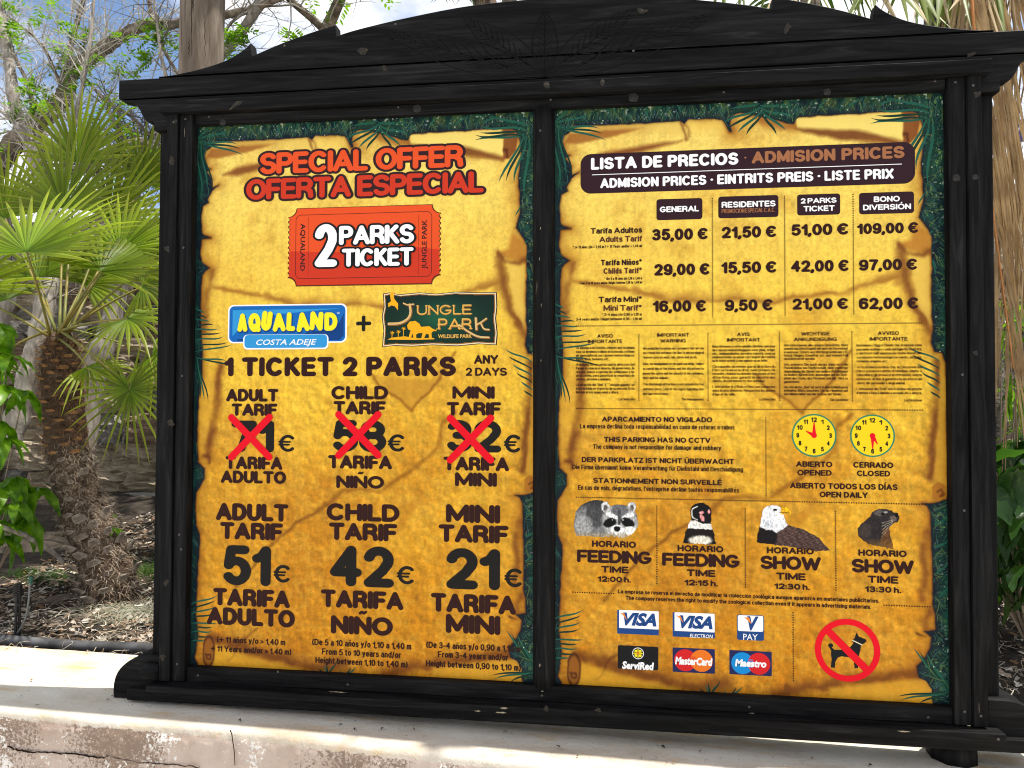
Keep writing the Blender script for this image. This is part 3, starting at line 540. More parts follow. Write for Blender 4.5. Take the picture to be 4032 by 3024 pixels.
def ribbon(b, P, t, y, cap=True):
    """a round-ended stroke of width t along P: split at sharp corners, pieces a hair apart"""
    P = [P[0]] + [p for p0, p in zip(P[:-1], P[1:]) if math.hypot(p[0] - p0[0], p[1] - p0[1]) > 1e-6]
    segs = [[P[0]]]; acc_ = 0; whole = math.hypot(P[0][0] - P[-1][0], P[0][1] - P[-1][1]) < 1e-7
    for i in range(1, len(P)):
        segs[-1].append(P[i])
        if i < len(P) - 1:
            a = math.atan2(P[i][1] - P[i - 1][1], P[i][0] - P[i - 1][0]); c = math.atan2(P[i + 1][1] - P[i][1], P[i + 1][0] - P[i][0])
            dt_ = (c - a + math.pi) % (2 * math.pi) - math.pi; acc_ += abs(dt_)
            if abs(dt_) > .75 or (acc_ > 2.0 and not whole): segs.append([P[i]]); acc_ = 0
    h = t / 2; ay = AY[0]
    for s in segs:
        if len(s) < 2: continue
        LAY[0] = (LAY[0] + 1) % 20; yy = y - LAY[0] * .000025
        closed = math.hypot(s[0][0] - s[-1][0], s[0][1] - s[-1][1]) < 1e-7
        n = len(s); left, right = [], []
        for i in range(n):
            p = s[i]
            a = s[i - 1] if i else (s[-2] if closed else s[0]); c = s[i + 1] if i < n - 1 else (s[1] if closed else s[-1])
            dx, dz = c[0] - a[0], c[1] - a[1]; l = math.hypot(dx, dz) or 1e-9; nx, nz = -dz / l, dx / l
            k = h
            if 0 < i < n - 1:
                ex, ez = p[0] - a[0], p[1] - a[1]; el = math.hypot(ex, ez) or 1e-9; co = (ex * dx + ez * dz) / (el * l); k = h / max(.75, abs(co))
            kl = kr = k
            if (0 < i < n - 1) or closed:
                t1 = math.atan2(p[1] - a[1], p[0] - a[0]); t2 = math.atan2(c[1] - p[1], c[0] - p[0]); turn = (t2 - t1 + math.pi) % (2 * math.pi) - math.pi
                if abs(turn) > .02:
                    rad_ = .5 * (math.hypot(p[0] - a[0], p[1] - a[1]) + math.hypot(c[0] - p[0], c[1] - p[1])) / abs(turn) * .97
                    if turn > 0: kl = min(k, rad_)
                    else: kr = min(k, rad_)
            left.append((p[0] + nx * kl, p[1] + nz * kl * ay)); right.append((p[0] - nx * kr, p[1] - nz * kr * ay))
        b.add([(x, yy, z) for x, z in left + right], [(i, n + i, n + i + 1, i + 1) for i in range(n - 1)])
        if not closed:
            for e, nb_ in ((0, 1), (n - 1, n - 2)):
                ang = math.atan2(s[e][1] - s[nb_][1], s[e][0] - s[nb_][0]); m = 6
                b.add([(s[e][0], yy, s[e][1])] + [(s[e][0] + h * math.cos(ang - math.pi / 2 + math.pi * i / m), yy, s[e][1] + ay * h * math.sin(ang - math.pi / 2 + math.pi * i / m)) for i in range(m + 1)], [(0, i + 1, i + 2) for i in range(m)])
def layout(text, x0, x1, z0, cap, t, gap, space=.34):
    """strokes of the text fitted between x0 and x1 with cap height cap and stroke t"""
    items = []; fixed = 0; var = 0; k = (cap - t)
    for i, ch in enumerate(text):
        if ch == ' ': fixed += space * cap; items.append((' ',)); continue
        acc = None
        if ch in ACC: ch, acc = ACC[ch]
        if ch in LACC: ch, acc = LACC[ch]; acc = acc + '_'
        if ch != '€' and ch not in GL: ch = 'o'
        if ch == '€': w, st = EURO[0], None
        else: w, st = GL[ch]
        last = i == len(text) - 1
        items.append((ch, w, st, acc)); fixed += t * (.62 if ch in ',.' and 0 else 1) + (0 if last or text[i + 1] == ' ' else gap * cap); var += w * k
    sx = ((x1 - x0) - fixed) / max(var, 1e-6) if var else 1
    out = []; x = x0
    for i, it in enumerate(items):
        if it[0] == ' ': x += space * cap; continue
        ch, w, st, acc = it; ox = x + t / 2; f = lambda p: (ox + p[0] * k * sx, z0 + t * AY[0] / 2 + p[1] * (cap - t * AY[0]))
        if ch == '€': out.append(([f(p) for p in EURO[1][0]], t)); [out.append(([f(p) for p in s], t * .62)) for s in EURO[2]]
        else:
            for s in st: out.append(([f(p) for p in s], t))
        cx = ox + w * k * sx / 2
        if acc == 't': out.append(([(cx - .16 * cap, z0 + cap * 1.17), (cx - .06 * cap, z0 + cap * 1.25), (cx + .05 * cap, z0 + cap * 1.17), (cx + .16 * cap, z0 + cap * 1.25)], t * .55))
        if acc == 'd': out.append(([(cx - .14 * cap, z0 + cap * 1.16), (cx - .13 * cap, z0 + cap * 1.16)], t * .8)); out.append(([(cx + .14 * cap, z0 + cap * 1.16), (cx + .15 * cap, z0 + cap * 1.16)], t * .8))
        if acc == 'a': out.append(([(cx - .02 * cap, z0 + cap * 1.12), (cx + .12 * cap, z0 + cap * 1.26)], t * .7))
        if acc and acc[-1] == '_':
            h0 = z0 + cap * .97; u_ = .11 * cap
            if acc[0] == 't': out.append(([(cx - u_, h0), (cx - u_ * .3, h0 + u_ * .5), (cx + u_ * .3, h0), (cx + u_, h0 + u_ * .5)], t * .6))
            elif acc[0] == 'd': out.append(([(cx - u_, h0), (cx - u_, h0 + .001)], t * .85)); out.append(([(cx + u_, h0), (cx + u_, h0 + .001)], t * .85))
            else: sg_ = {'a': 1, 'g': -1, 'c': .3}[acc[0]]; out.append(([(cx - u_ * .4 * sg_, h0 - u_ * .3), (cx + u_ * .6 * sg_, h0 + u_ * .8)], t * .75))
        x += t + w * k * sx + (0 if (i == len(items) - 1 or items[i + 1][0] == ' ') else gap * cap)
    return out
def where(k, x0, yb0, x1, yb1, cap):
    """crop pixels -> (x0, x1, baseline, cap height) on the board"""
    a = q(k, x0, yb0); c = q(k, x1, yb1); tp = q(k, x0, yb0 - cap); return a[0], c[0], (a[1] + c[1]) / 2, tp[1] - a[1]
def rt(par, text, k, x0, yb0, x1, yb1, cap, ink='brown', t=.25, gap=.07, y=-.0009, out=None, oink='outline', space=.34, name='lettering'):
    AY[0] = .80; t *= 1.05; X0, X1, Z, H = where(k, x0, yb0, x1, yb1, cap); st = layout(text, X0, X1, Z, H, H * t, gap, space)
    if out:
        b = MB(); [ribbon(b, P, tt + 2 * out * H, y + .0006) for P, tt in st]; b.build('lettering_outline', INK[oink], par)
    b = MB(); [ribbon(b, P, tt, y) for P, tt in st]; o = b.build(name, INK[ink], par); AY[0] = 1.0; return o
# --- plain small text from the built-in typeface -------------------------------
PEND = []
def tx(par, text, k, x0, yb0, x1, yb1, cap, ink='brown', bold=.018, y=-.0009, shear=0, name='lettering', res=2, rot=None):
    X0, X1, Z, H = where(k, x0, yb0, x1, yb1, cap)
    cu = bpy.data.curves.new('lettering', 'FONT'); cu.body = text; cu.size = 1; cu.offset = bold; cu.shear = shear; cu.resolution_u = res; cu.fill_mode = 'FRONT'
    o = bpy.data.objects.new('tmp', cu); COL.objects.link(o); PEND.append((o, par, X0, X1, Z, H, ink, y, name, rot))
def sx_(par, text, k, x0, yb0, x1, yb1, cap, ink='brown', bold=.018, **kw):
    return rt(par, text, k, x0, yb0, x1, yb1, cap, ink, .165 + bold * 1.6, .055, space=.36)
def flush_text():
    cu = bpy.data.curves.new('cap', 'FONT'); cu.body = 'H'; oc = bpy.data.objects.new('cap', cu); COL.objects.link(oc)
    bpy.context.view_layer.update(); dg = bpy.context.evaluated_depsgraph_get()
    me = bpy.data.meshes.new_from_object(oc.evaluated_get(dg)); ch = max(v.co.y for v in me.vertices)
    for o, par, X0, X1, Z, H, ink, y, name, rot in PEND:
        me = bpy.data.meshes.new_from_object(o.evaluated_get(dg)); n = len(me.vertices)
        if not n: continue
        co = np.empty(n * 3, np.float32); me.vertices.foreach_get('co', co); co = co.reshape(-1, 3)
        a, c = co[:, 0].min(), co[:, 0].max(); base = ORG[par.name]
        if rot is None:
            x = X0 + (co[:, 0] - a) / (c - a) * (X1 - X0); z = Z + co[:, 1] * H / ch
        else:     # rotated text: (centre x, centre z, length, height, sign)
            cx, cz, Ln, Hh, sg = rot; s = (co[:, 0] - a) / (c - a) * Ln - Ln / 2; w = co[:, 1] * Hh / ch - Hh / 2
            x, z = (cx - w, cz + s) if sg > 0 else (cx + w, cz - s)
        new = np.stack([x - base.x, np.full(n, y - base.y), z - base.z], -1).astype(np.float32)
        me.vertices.foreach_set('co', new.ravel()); me.update(); me.materials.clear(); me.materials.append(INK[ink])
        ob = bpy.data.objects.new(name, me); COL.objects.link(ob); ob.parent = par; ORG[ob.name] = base
        bpy.data.objects.remove(o)
    bpy.data.objects.remove(oc); PEND.clear()
# --- flat shapes ----------------------------------------------------------------
def shape(par, name, pts, ink, y, crop=None, label=None):
    P = [q(crop, *p) for p in pts] if crop else pts
    b = MB(); b.poly(P, y); o = b.build(name, INK[ink], par)
    bm = bmesh.new(); bm.from_mesh(o.data); bmesh.ops.triangulate(bm, faces=bm.faces); bm.to_mesh(o.data); bm.free()
    if label: o['label'] = label
    return o
def rrect(x0, x1, z0, z1, r, n=6):
    out = []
    for cx, cz, a in ((x1 - r, z1 - r, 0), (x0 + r, z1 - r, 90), (x0 + r, z0 + r, 180), (x1 - r, z0 + r, 270)):
        out += [(cx + r * math.cos(math.radians(a + 90 * i / n)), cz + r * math.sin(math.radians(a + 90 * i / n))) for i in range(n + 1)]
    return out
def rbox(k, xa, ya, xb, yb):
    """rectangle on the board from its left-top and right-bottom crop pixels"""
    a, c = q(k, xa, ya), q(k, xb, yb); return a[0], c[0], c[1], a[1]
def circ(cx, cz, r, n=36, rz=None): return [(cx + r * math.cos(2 * math.pi * i / n), cz + (rz or r) * math.sin(2 * math.pi * i / n)) for i in range(n)]
def ring(par, name, cx, cz, r0, r1, ink, y, n=48):
    b = MB(); b.v = [(cx + r * math.cos(2 * math.pi * i / n), y, cz + r * math.sin(2 * math.pi * i / n)) for i in range(n) for r in (r0, r1)]
    b.f = [(2 * i, 2 * i + 1, 2 * ((i + 1) % n) + 1, 2 * ((i + 1) % n)) for i in range(n)]; return b.build(name, INK[ink], par)
def dots(par, k, x0, y0, x1, y1, r=.0023, step=.0074):
    a, c = q(k, x0, y0), q(k, x1, y1); l = math.hypot(c[0] - a[0], c[1] - a[1]); n = int(l / step); b = MB()
    hor = abs(c[0] - a[0]) > abs(c[1] - a[1]); 
    if hor: m = (a[1] + c[1]) / 2; a, c = (a[0], m), (c[0], m)
    else: m = (a[0] + c[0]) / 2; a, c = (m, a[1]), (m, c[1])
    for i in range(n + 1):
        x = a[0] + (c[0] - a[0]) * i / n; z = a[1] + (c[1] - a[1]) * i / n; b.add([(px, -.0009, pz) for px, pz in circ(x, z, r, 6)], [tuple(range(6))])
    o = b.build('dotted_rule', INK['brown'], par); o['kind'] = 'stuff'; return o

# ---- the two prints
post_l = thing('poster', 'left poster headed SPECIAL OFFER with red crossed out prices and an orange ticket', 'poster', (.6, 0, 0), 'posters in the notice board')
post_r = thing('poster', 'right poster with the dark LISTA DE PRECIOS banner, clocks and animal pictures', 'poster', (1.9, 0, 0), 'posters in the notice board')
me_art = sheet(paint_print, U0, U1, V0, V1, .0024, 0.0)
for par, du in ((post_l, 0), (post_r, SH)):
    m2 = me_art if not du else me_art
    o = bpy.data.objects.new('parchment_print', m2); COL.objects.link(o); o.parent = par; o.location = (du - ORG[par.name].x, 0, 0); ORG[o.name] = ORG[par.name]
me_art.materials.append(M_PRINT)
# printed palm leaves over the parchment
def blade(b, p, r, w, bend, y):
    n = 7; dx, dz = r[0] - p[0], r[1] - p[1]; l = math.hypot(dx, dz); nx, nz = -dz / l, dx / l
    L1, R1 = [], []
    for i in range(n + 1):
        t = i / n; ww = w * (.45 + 1.1 * t) * (1 - t ** 3) if i < n else 0; o = bend * l * math.sin(math.pi * t * .5) ** 2 * 1.0 - bend * l * t
        cx, cz = p[0] + dx * t + nx * o, p[1] + dz * t + nz * o; L1.append((cx + nx * ww, cz + nz * ww)); R1.append((cx - nx * ww, cz - nz * ww))
    LAY[0] = (LAY[0] + 1) % 16; yy = y - LAY[0] * .000015
    b.add([(x, yy, z) for x, z in L1 + R1], [(i, n + 1 + i, n + 2 + i, i + 1) for i in range(n)])
fr = [MB(), MB()]; cnt = 0
def fan_print(k, org, tips, w=.0042, bend=.25):
    global cnt
    p = art(k, *org)
    for tp in tips:
        r = art(k, *tp); sg = 1 if (r[0] - p[0]) * (r[1] - p[1]) < 0 else -1
        blade(fr[cnt % 2], p, r, w, bend * sg * (.6 + .4 * ((cnt * 7) % 3)), -.00016); cnt += 1
def feather(k, a, c, tips, w=.0034):
    n = len(tips)
    for i, tp in enumerate(tips):
        t = i / max(n - 1, 1); fan_print(k, (a[0] + (c[0] - a[0]) * t, a[1] + (c[1] - a[1]) * t), [tp], w)
fan_print('A', (52, 240), [(340, 328), (325, 292), (305, 262), (285, 205), (250, 175), (190, 150), (150, 130)])
feather('A', (58, 255), (90, 262), [(62, 640), (78, 600), (95, 570), (118, 545), (150, 540)], .0036)
feather('A', (1165, 120), (1180, 170), [(1010, 150), (985, 185), (970, 232), (985, 268), (1045, 288), (1092, 302)], .0046)
feather('A', (1165, 130), (1180, 172), [(1350, 135), (1362, 165), (1355, 205), (1345, 240), (1305, 275), (1255, 302)], .0046)
feather('A', (2085, 150), (2060, 215), [(1850, 85), (1800, 105), (1790, 150), (1790, 190), (1755, 238), (1760, 205)], .0046)
feather('A', (2060, 215), (2098, 200), [(1905, 497), (1950, 492), (2000, 500), (2040, 560), (2065, 600), (2090, 620)], .0050)
feather('A', (2040, 640), (2095, 1100), [(2010, 700), (2020, 780), (2085, 850), (2080, 930), (2085, 1010)], .003)
feather('F', (2140, 130), (2150, 560), [(2075, 170), (2070, 230), (2080, 300), (2074, 360), (2080, 430), (2074, 500), (2090, 570), (2095, 620)], .0036)
feather('A', (300, 150), (900, 120), [(260, 190), (380, 195), (470, 185), (560, 190), (650, 180), (740, 170), (820, 175), (900, 168)], .003)
feather('D', (1400, 60), (1850, 50), [(1380, 110), (1450, 105), (1530, 110), (1610, 100), (1700, 98), (1780, 90)], .003)
fan_print('A', (2098, 120), [(1960, 70), (1990, 75), (2020, 80)], .0035)
feather('A', (30, 1540), (42, 1260), [(275, 1490), (250, 1475), (222, 1440), (205, 1418), (185, 1395), (160, 1372), (135, 1350), (115, 1330), (100, 1300)])
feather('B', (48, 85), (62, 100), [(300, 152), (240, 112), (75, 345), (100, 360), (125, 368)], .0034)
feather('B', (2110, 120), (2112, 330), [(1945, 35), (1962, 80), (1990, 130), (2015, 180), (2040, 235), (2060, 290)])
feather('C', (12, 755), (20, 1000), [(185, 688), (172, 722), (168, 762), (160, 800), (182, 862), (152, 886), (148, 912), (125, 945), (105, 965), (60, 1000)])
fan_print('F', (2170, 1150), [(1960, 885), (1992, 905), (2030, 912)], .0044, .12)
fan_print('F', (2165, 1120), [(1872, 1150), (1890, 1172), (1990, 1190)], .0036)
fan_print('C', (860, 1190), [(770, 1150), (800, 1138), (836, 1118), (850, 1104), (886, 1122), (912, 1092)], .0028)
fan_print('C', (960, 1200), [(935, 1150), (1000, 1132), (1032, 1128)], .0026)
# printed jungle grasses in the dark border
_out = None
def _border_blades():
    r = random.Random(123); kinds = [('jungle_a', (40, 82, 58)), ('jungle_b', (26, 62, 56)), ('jungle_c', (86, 108, 62)), ('jungle_d', (52, 92, 84)), ('jungle_e', (15, 34, 44)), ('jungle_f', (178, 190, 160))]
    for k_, c_ in kinds: INK[k_] = inkmat('ink_' + k_, c_)
    pts = np.array([(r.uniform(0, 1.235), r.uniform(1.79, 1.90)) for _ in range(2600)] + [(r.uniform(1.13, 1.235), r.uniform(0, 1.8)) for _ in range(2000)] + [(r.uniform(0, .06), r.uniform(0, 1.8)) for _ in range(1500)])
    bs = [MB() for _ in kinds]
    O = BORDER; tips = []
    for x, z in pts:
        topb = z > 1.79; a = math.radians(r.uniform(50, 130) if topb else r.uniform(-60, 200)); l = r.uniform(.014, .05); tips.append((x + math.cos(a) * l, z + math.sin(a) * l))
    tips = np.array(tips); ok = (poly_sd(pts[:, 0], pts[:, 1], O) < -.002) & (poly_sd(tips[:, 0], tips[:, 1], O) < -.002)
    for i in range(len(pts)):
        if not ok[i] or not (0 < tips[i][0] < 1.236 and tips[i][1] < 1.9): continue
        bright = pts[i][1] > 1.82 or pts[i][0] > 1.16; k = r.choice((0, 1, 1, 2, 3, 4, 3, 0, 0, 1, 2, 4) + ((5,) if r.random() < .5 else ())) if bright else r.choice((0, 1, 1, 4, 4, 3, 1))
        if k == 5:
            LAY[0] += 1; b_ = bs[5]; b_.add([(x_, -.00030 - (LAY[0] % 9) * .00001, z_) for x_, z_ in circ(pts[i][0], pts[i][1], r.uniform(.0008, .0024), 7)], [tuple(range(7))])
        else: blade(bs[k], pts[i], tips[i], .0014, r.uniform(-.3, .3), -.00005)
    return [(INK[kn[0]], b_) for kn, b_ in zip(kinds, bs)]
_bb = _border_blades()
for par, du in ((post_l, 0), (post_r, SH)):
    for ink_, b_ in _bb:
        b = MB(); b.add([(x + du, y, z) for x, y, z in b_.v], b_.f); o = b.build('printed_undergrowth', ink_, par); o['kind'] = 'stuff'
for par, du in ((post_l, 0), (post_r, SH)):
    for i, nm in ((0, 'frond'), (1, 'frond_dark')):
        b = MB(); b.add([(x + du, y, z) for x, y, z in fr[i].v], fr[i].f); o = b.build('printed_palm_leaves', INK[nm], par); o['kind'] = 'stuff'

# ---- left poster
Pl = post_l
rt(Pl, 'SPECIAL OFFER', 'A', 440, 440, 1690, 408, 130, 'orange', .25, -.02, out=.13, space=.36)
rt(Pl, 'OFERTA ESPECIAL', 'A', 358, 602, 1815, 561, 126, 'redorange', .25, -.02, y=-.0021, out=.13, space=.30)
# ticket emblem
x0, x1, z0, z1 = rbox('A', 622, 660, 1545, 1112); r = .030
def ticket(x0, x1, z0, z1, r, teeth=True):
    P = []
    for cx, cz, a in ((x1, z1, 180), (x0, z1, 270), (x0, z0, 0), (x1, z0, 90)):
        if cx == x0 and cz == z1: pass
        arc = [(cx + r * math.cos(math.radians(a + 90 - 90 * i / 8 * 1)), cz + r * math.sin(math.radians(a + 90 - 90 * i / 8))) for i in range(9)]
        # going counter-clockwise round the ticket the concave corner is walked clockwise
        P.append(arc)
    tr, tl, bl, br = P
    def side(x, za, zb, s):
        out = []; n = 12; h = (zb - za) / n
        for i in range(n):
            c = za + h * (i + .5); out += [(x, c - h * .32), (x - s * .0048, c - h * .2), (x - s * .0048, c + h * .2), (x, c + h * .32)]
        return out
    pts = [(x1 - r, z1)] + [(x0 + r, z1)] + [(x0 + r * math.cos(t), z1 - r * math.sin(t)) for t in np.linspace(0, math.pi / 2, 8)] + side(x0, z1 - r, z0 + r, -1) + \
          [(x0 + r * math.sin(t), z0 + r * math.cos(t)) for t in np.linspace(0, math.pi / 2, 8)] + [(x1 - r * math.cos(t), z0 + r * math.sin(t)) for t in np.linspace(0, math.pi / 2, 8)] + \
          side(x1, z0 + r, z1 - r, 1) + [(x1 - r * math.sin(t), z1 - r * math.cos(t)) for t in np.linspace(0, math.pi / 2, 8)]
    return pts
# dark printed rim and soft shadow line round the ticket
b = MB(); tk = ticket(x0 - .0035, x1 + .0035, z0 - .0045, z1 + .002, r); b.poly(tk, -.0004); sh = b.build('ticket_rim', inkmat('ink_rim', (96, 44, 24)), Pl)
bm = bmesh.new(); bm.from_mesh(sh.data); bmesh.ops.triangulate(bm, faces=bm.faces); bm.to_mesh(sh.data); bm.free()
shape(Pl, 'ticket_emblem', ticket(x0, x1, z0, z1, r), 'orange', -.0006, label='printed orange ticket emblem')
zm = z0 + (z1 - z0) * .42; wave = [(x0 + .004 + (x1 - x0 - .008) * t, zm + .008 * math.sin(t * 7.5 + 2.2) + .010 * math.sin(t * 3.2) + .02 * max(0, t - .8)) for t in np.linspace(0, 1, 30)]
tk = ticket(x0, x1, z0, z1, r); low = [p for p in tk if p[1] < zm - .012]
shape(Pl, 'ticket_shade', wave[::-1] + [(x0 + .003, zm - .01), (x0 + .003, z0 + r)] + [(x0 + r * math.sin(t), z0 + r * math.cos(t)) for t in np.linspace(0, math.pi / 2, 8)] + [(x1 - r * math.cos(t), z0 + r * math.sin(t)) for t in np.linspace(0, math.pi / 2, 8)] + [(x1 - .003, z0 + r)], 'redorange', -.00075)
a0, a1, c0, c1 = rbox('A', 664, 698, 1494, 1072); b = MB(); rr_ = rrect(a0, a1, c0, c1, .018); ribbon(b, rr_ + [rr_[0]], .0016, -.0009); b.build('ticket_line', INK['outline'], Pl)
dots(Pl, 'A', 738, 712, 741, 1065, .0011, .0036); dots(Pl, 'A', 1414, 697, 1415, 1055, .0011, .0036)
for txt, cx, ya, yb, hh, sg in (('AQUALAND', 705, 748, 1040, 27, -1), ('JUNGLE PARK', 1450, 725, 1026, 28, 1)):
    t_, bo = q('A', cx, ya), q('A', cx, yb); hm = q('A', cx + hh, ya)[0] - t_[0]
    tx(Pl, txt, 'A', cx - 10, yb, cx + 10, yb, hh, 'outline', .022, y=-.0009, rot=((t_[0] + bo[0]) / 2, (t_[1] + bo[1]) / 2, t_[1] - bo[1], hm, sg))
rt(Pl, '2', 'A', 775, 1016, 916, 1014, 262, 'white', .205, y=-.0019, out=.055, oink='night')
rt(Pl, 'PARKS', 'A', 928, 880, 1388, 870, 116, 'white', .245, -.01, y=-.0027, out=.125, oink='night')
rt(Pl, 'TICKET', 'A', 945, 1012, 1385, 1008, 110, 'white', .245, -.01, y=-.0034, out=.125, oink='night')
# water park logo
x0, x1, z0, z1 = rbox('A', 248, 1248, 974, 1478); shape(Pl, 'logo_border', rrect(x0, x1, z0, z1, .020), 'white', -.0005)
x0, x1, z0, z1 = rbox('A', 256, 1256, 965, 1470); shape(Pl, 'logo_panel', rrect(x0, x1, z0, z1, .018), 'blue', -.0007)
x0b, x1b, z0b, z1b = rbox('A', 340, 1430, 862, 1518)
shape(Pl, 'logo_highlight', [(x0 + .012, z0 + .02), (x0 + .012, z1 - .014), (x1 - .016, z1 - .012), (x1 - .25, z1 - .030), (x0 + .16, z1 - .038), (x0 + .05, z0 + .06)], 'pale_blue', -.0008)
shape(Pl, 'logo_lower_tone', [(x1 - .006, z0 + .02), (x1 - .006, z1 - .03), (x1 - .03, z0 + .05), (x1 - .2, z0 + .018), (x0 + .03, z0 + .010), (x0 + .03, z0 + .004), (x1 - .02, z0 + .004)], 'deep_blue', -.0008)
shape(Pl, 'logo_border', rrect(x0b, x1b, z0b, z1b, .016), 'white', -.0010); shape(Pl, 'logo_panel', rrect(x0b + .005, x1b - .005, z0b + .005, z1b - .001, .013), 'pale_blue', -.0012)
widths = [(305, 366, 0, 0), (372, 447, 4, 2), (452, 516, -8, 0), (520, 600, 2, 0), (606, 660, -2, 3), (664, 745, 6, 0), (750, 830, -4, 4), (838, 918, 0, 0)]
for ch, (xa, xb, dz, _) in zip('AQUALAND', widths):
    yb = 1412 - (xa - 305) * .012 + dz * .6
    X0, X1, Z, H = where('A', xa, yb, xb, yb, 112 + abs(dz)); ang = math.radians(dz * .9)
    for off, ink, yy in ((.0045, 'deep_blue', -.0014), (0, 'lemon', -.0022)):
        b = MB(); mx_, mz_ = (X0 + X1) / 2, Z + H / 2
        for P, tt in layout(ch, X0, X1, Z, H, H * .27, 0):
            P = [(mx_ + (x - mx_) * math.cos(ang) - (z - mz_) * math.sin(ang) + off * .5, mz_ + (x - mx_) * math.sin(ang) + (z - mz_) * math.cos(ang) - off) for x, z in P]; ribbon(b, P, tt + (.002 if off else 0), yy)
        b.build('lettering' if ink == 'lemon' else 'lettering_shadow', INK[ink], Pl)
tx(Pl, 'COSTA ADEJE', 'A', 420, 1493, 790, 1490, 32, 'white', .012, y=-.0016, shear=.25, res=3); tx(Pl, '©', 'A', 915, 1303, 932, 1303, 12, 'white', 0, y=-.0016)
b = MB(); cx, cz = q('A', 1078, 1361); ribbon(b, [(cx - .021, cz), (cx + .021, cz)], .0125, -.0009); ribbon(b, [(cx, cz - .021), (cx, cz + .021)], .0125, -.0010); b.build('plus_sign', INK['black'], Pl)
# wildlife park logo
ed = [(1205, 1185), (1245, 1178), (1300, 1190), (1420, 1178), (1520, 1186), (1640, 1174), (1760, 1178), (1884, 1176), (1888, 1260), (1880, 1330), (1890, 1420), (1884, 1486), (1780, 1480), (1650, 1492), (1500, 1486), (1380, 1494), (1270, 1490), (1200, 1498), (1208, 1400), (1198, 1320), (1210, 1260)]
P = [q('A', *p) for p in ed]; cxm = sum(p[0] for p in P) / len(P); czm = sum(p[1] for p in P) / len(P)
shape(Pl, 'logo_border', [(cxm + (x - cxm) * 1.028, czm + (z - czm) * 1.05) for x, z in P], 'outline', -.0005)
shape(Pl, 'logo_border', [(cxm + (x - cxm) * 1.010, czm + (z - czm) * 1.022) for x, z in P], 'cream', -.0007)
shape(Pl, 'logo_border', [(cxm + (x - cxm) * .993, czm + (z - czm) * .985) for x, z in P], 'darkgold', -.0008)
def greenpanel(U, V):
    c = np.zeros(U.shape + (3,)); c[:] = (.07, .17, .13); m = np.exp(-(((U - cxm - .02) / .10) ** 2 + ((V - czm - .01) / .06) ** 2)); c = mixc(c, (.12, .40, .27), m * .8); c = mixc(c, (.04, .10, .12), np.clip((V - czm) / .09, 0, 1) * .5)
    return c, (poly_sd(U, V, [(cxm + (x - cxm) * .982, czm + (z - czm) * .962) for x, z in P]) > 0) * 1.0
mg = sheet(greenpanel, min(p[0] for p in P), max(p[0] for p in P), min(p[1] for p in P), max(p[1] for p in P), .0024, -.0010); mg.materials.append(M_PRINT)
o = place('logo_panel', mg, (0, 0, 0), Pl); ORG[o.name] = ORG[Pl.name]
def serif(par, text, k, x0, yb, x1, cap, ink='gold'):
    X0, X1, Z, H = where(k, x0, yb, x1, yb, cap)
    for off, nk, yy, th in ((.0022, 'darkgold', -.0013, .19), (0, ink, -.0018, .14)):
        b = MB()
        for Pp, tt in layout(text, X0, X1, Z, H, H * th, .13, .2):
            Pp = [(x + off * .6, z - off) for x, z in Pp]; ribbon(b, Pp, tt, yy)
            for e in (Pp[0], Pp[-1]): ribbon(b, [(e[0] - H * .12, e[1]), (e[0] + H * .12, e[1])], H * .07, yy)
        b.build('lettering', INK[nk], par)
serif(Pl, 'UNGLE', 'A', 1405, 1307, 1738, 60); serif(Pl, 'PAR', 'A', 1535, 1398, 1740, 68)
for off, nk, yy, k_ in ((.002, 'darkgold', -.0013, 1.3), (0, 'cream', -.0018, .75), (-.0006, 'gold', -.0022, .45)):
    b = MB(); f = lambda p: (q('A', *p)[0] + max(off, 0) * .6, q('A', *p)[1] - off)
    ribbon(b, [f(p) for p in [(1322, 1236), (1345, 1246), (1385, 1242)]], .005 * k_, yy); ribbon(b, [f(p) for p in smooth_curve([(1360, 1245), (1366, 1290), (1350, 1330), (1300, 1358), (1232, 1362)], 4)], .009 * k_, yy)
    ribbon(b, [f(p) for p in [(1765, 1328), (1770, 1396)]], .008 * k_, yy); ribbon(b, [f(p) for p in [(1830, 1330), (1800, 1352), (1775, 1366)]], .006 * k_, yy); ribbon(b, [f(p) for p in smooth_curve([(1795, 1355), (1815, 1392), (1846, 1398)], 4)], .006 * k_, yy); ribbon(b, [f(p) for p in smooth_curve([(1665, 1370), (1720, 1410), (1780, 1440), (1845, 1446)], 4)], .007 * k_, yy)
    b.build('lettering', INK[nk], Pl)
tx(Pl, 'WILDLIFE PARK', 'A', 1534, 1450, 1743, 1449, 21, 'gold', .03, y=-.0015)
shape(Pl, 'lion_print', [(1345, 1372), (1360, 1350), (1395, 1345), (1420, 1362), (1430, 1382), (1480, 1378), (1500, 1392), (1520, 1402), (1530, 1385), (1524, 1408), (1505, 1408), (1494, 1420), (1496, 1450), (1480, 1452), (1478, 1428), (1462, 1424), (1448, 1452), (1432, 1452), (1440, 1420), (1415, 1420), (1400, 1430), (1402, 1452), (1384, 1452), (1378, 1420), (1368, 1452), (1354, 1450), (1362, 1418), (1368, 1405), (1350, 1396)], 'sun_gold', -.0014, 'A')
shape(Pl, 'hawk_print', [(1238, 1172), (1262, 1168), (1266, 1210), (1290, 1240), (1288, 1280), (1270, 1256), (1248, 1250), (1230, 1262), (1228, 1238), (1246, 1225)], 'sun_gold', -.0014, 'A')
shape(Pl, 'ground_print', [(1225, 1460), (1250, 1448), (1330, 1440), (1400, 1452), (1510, 1450), (1512, 1458), (1380, 1462)], 'sun_gold', -.00145, 'A')
b = MB()
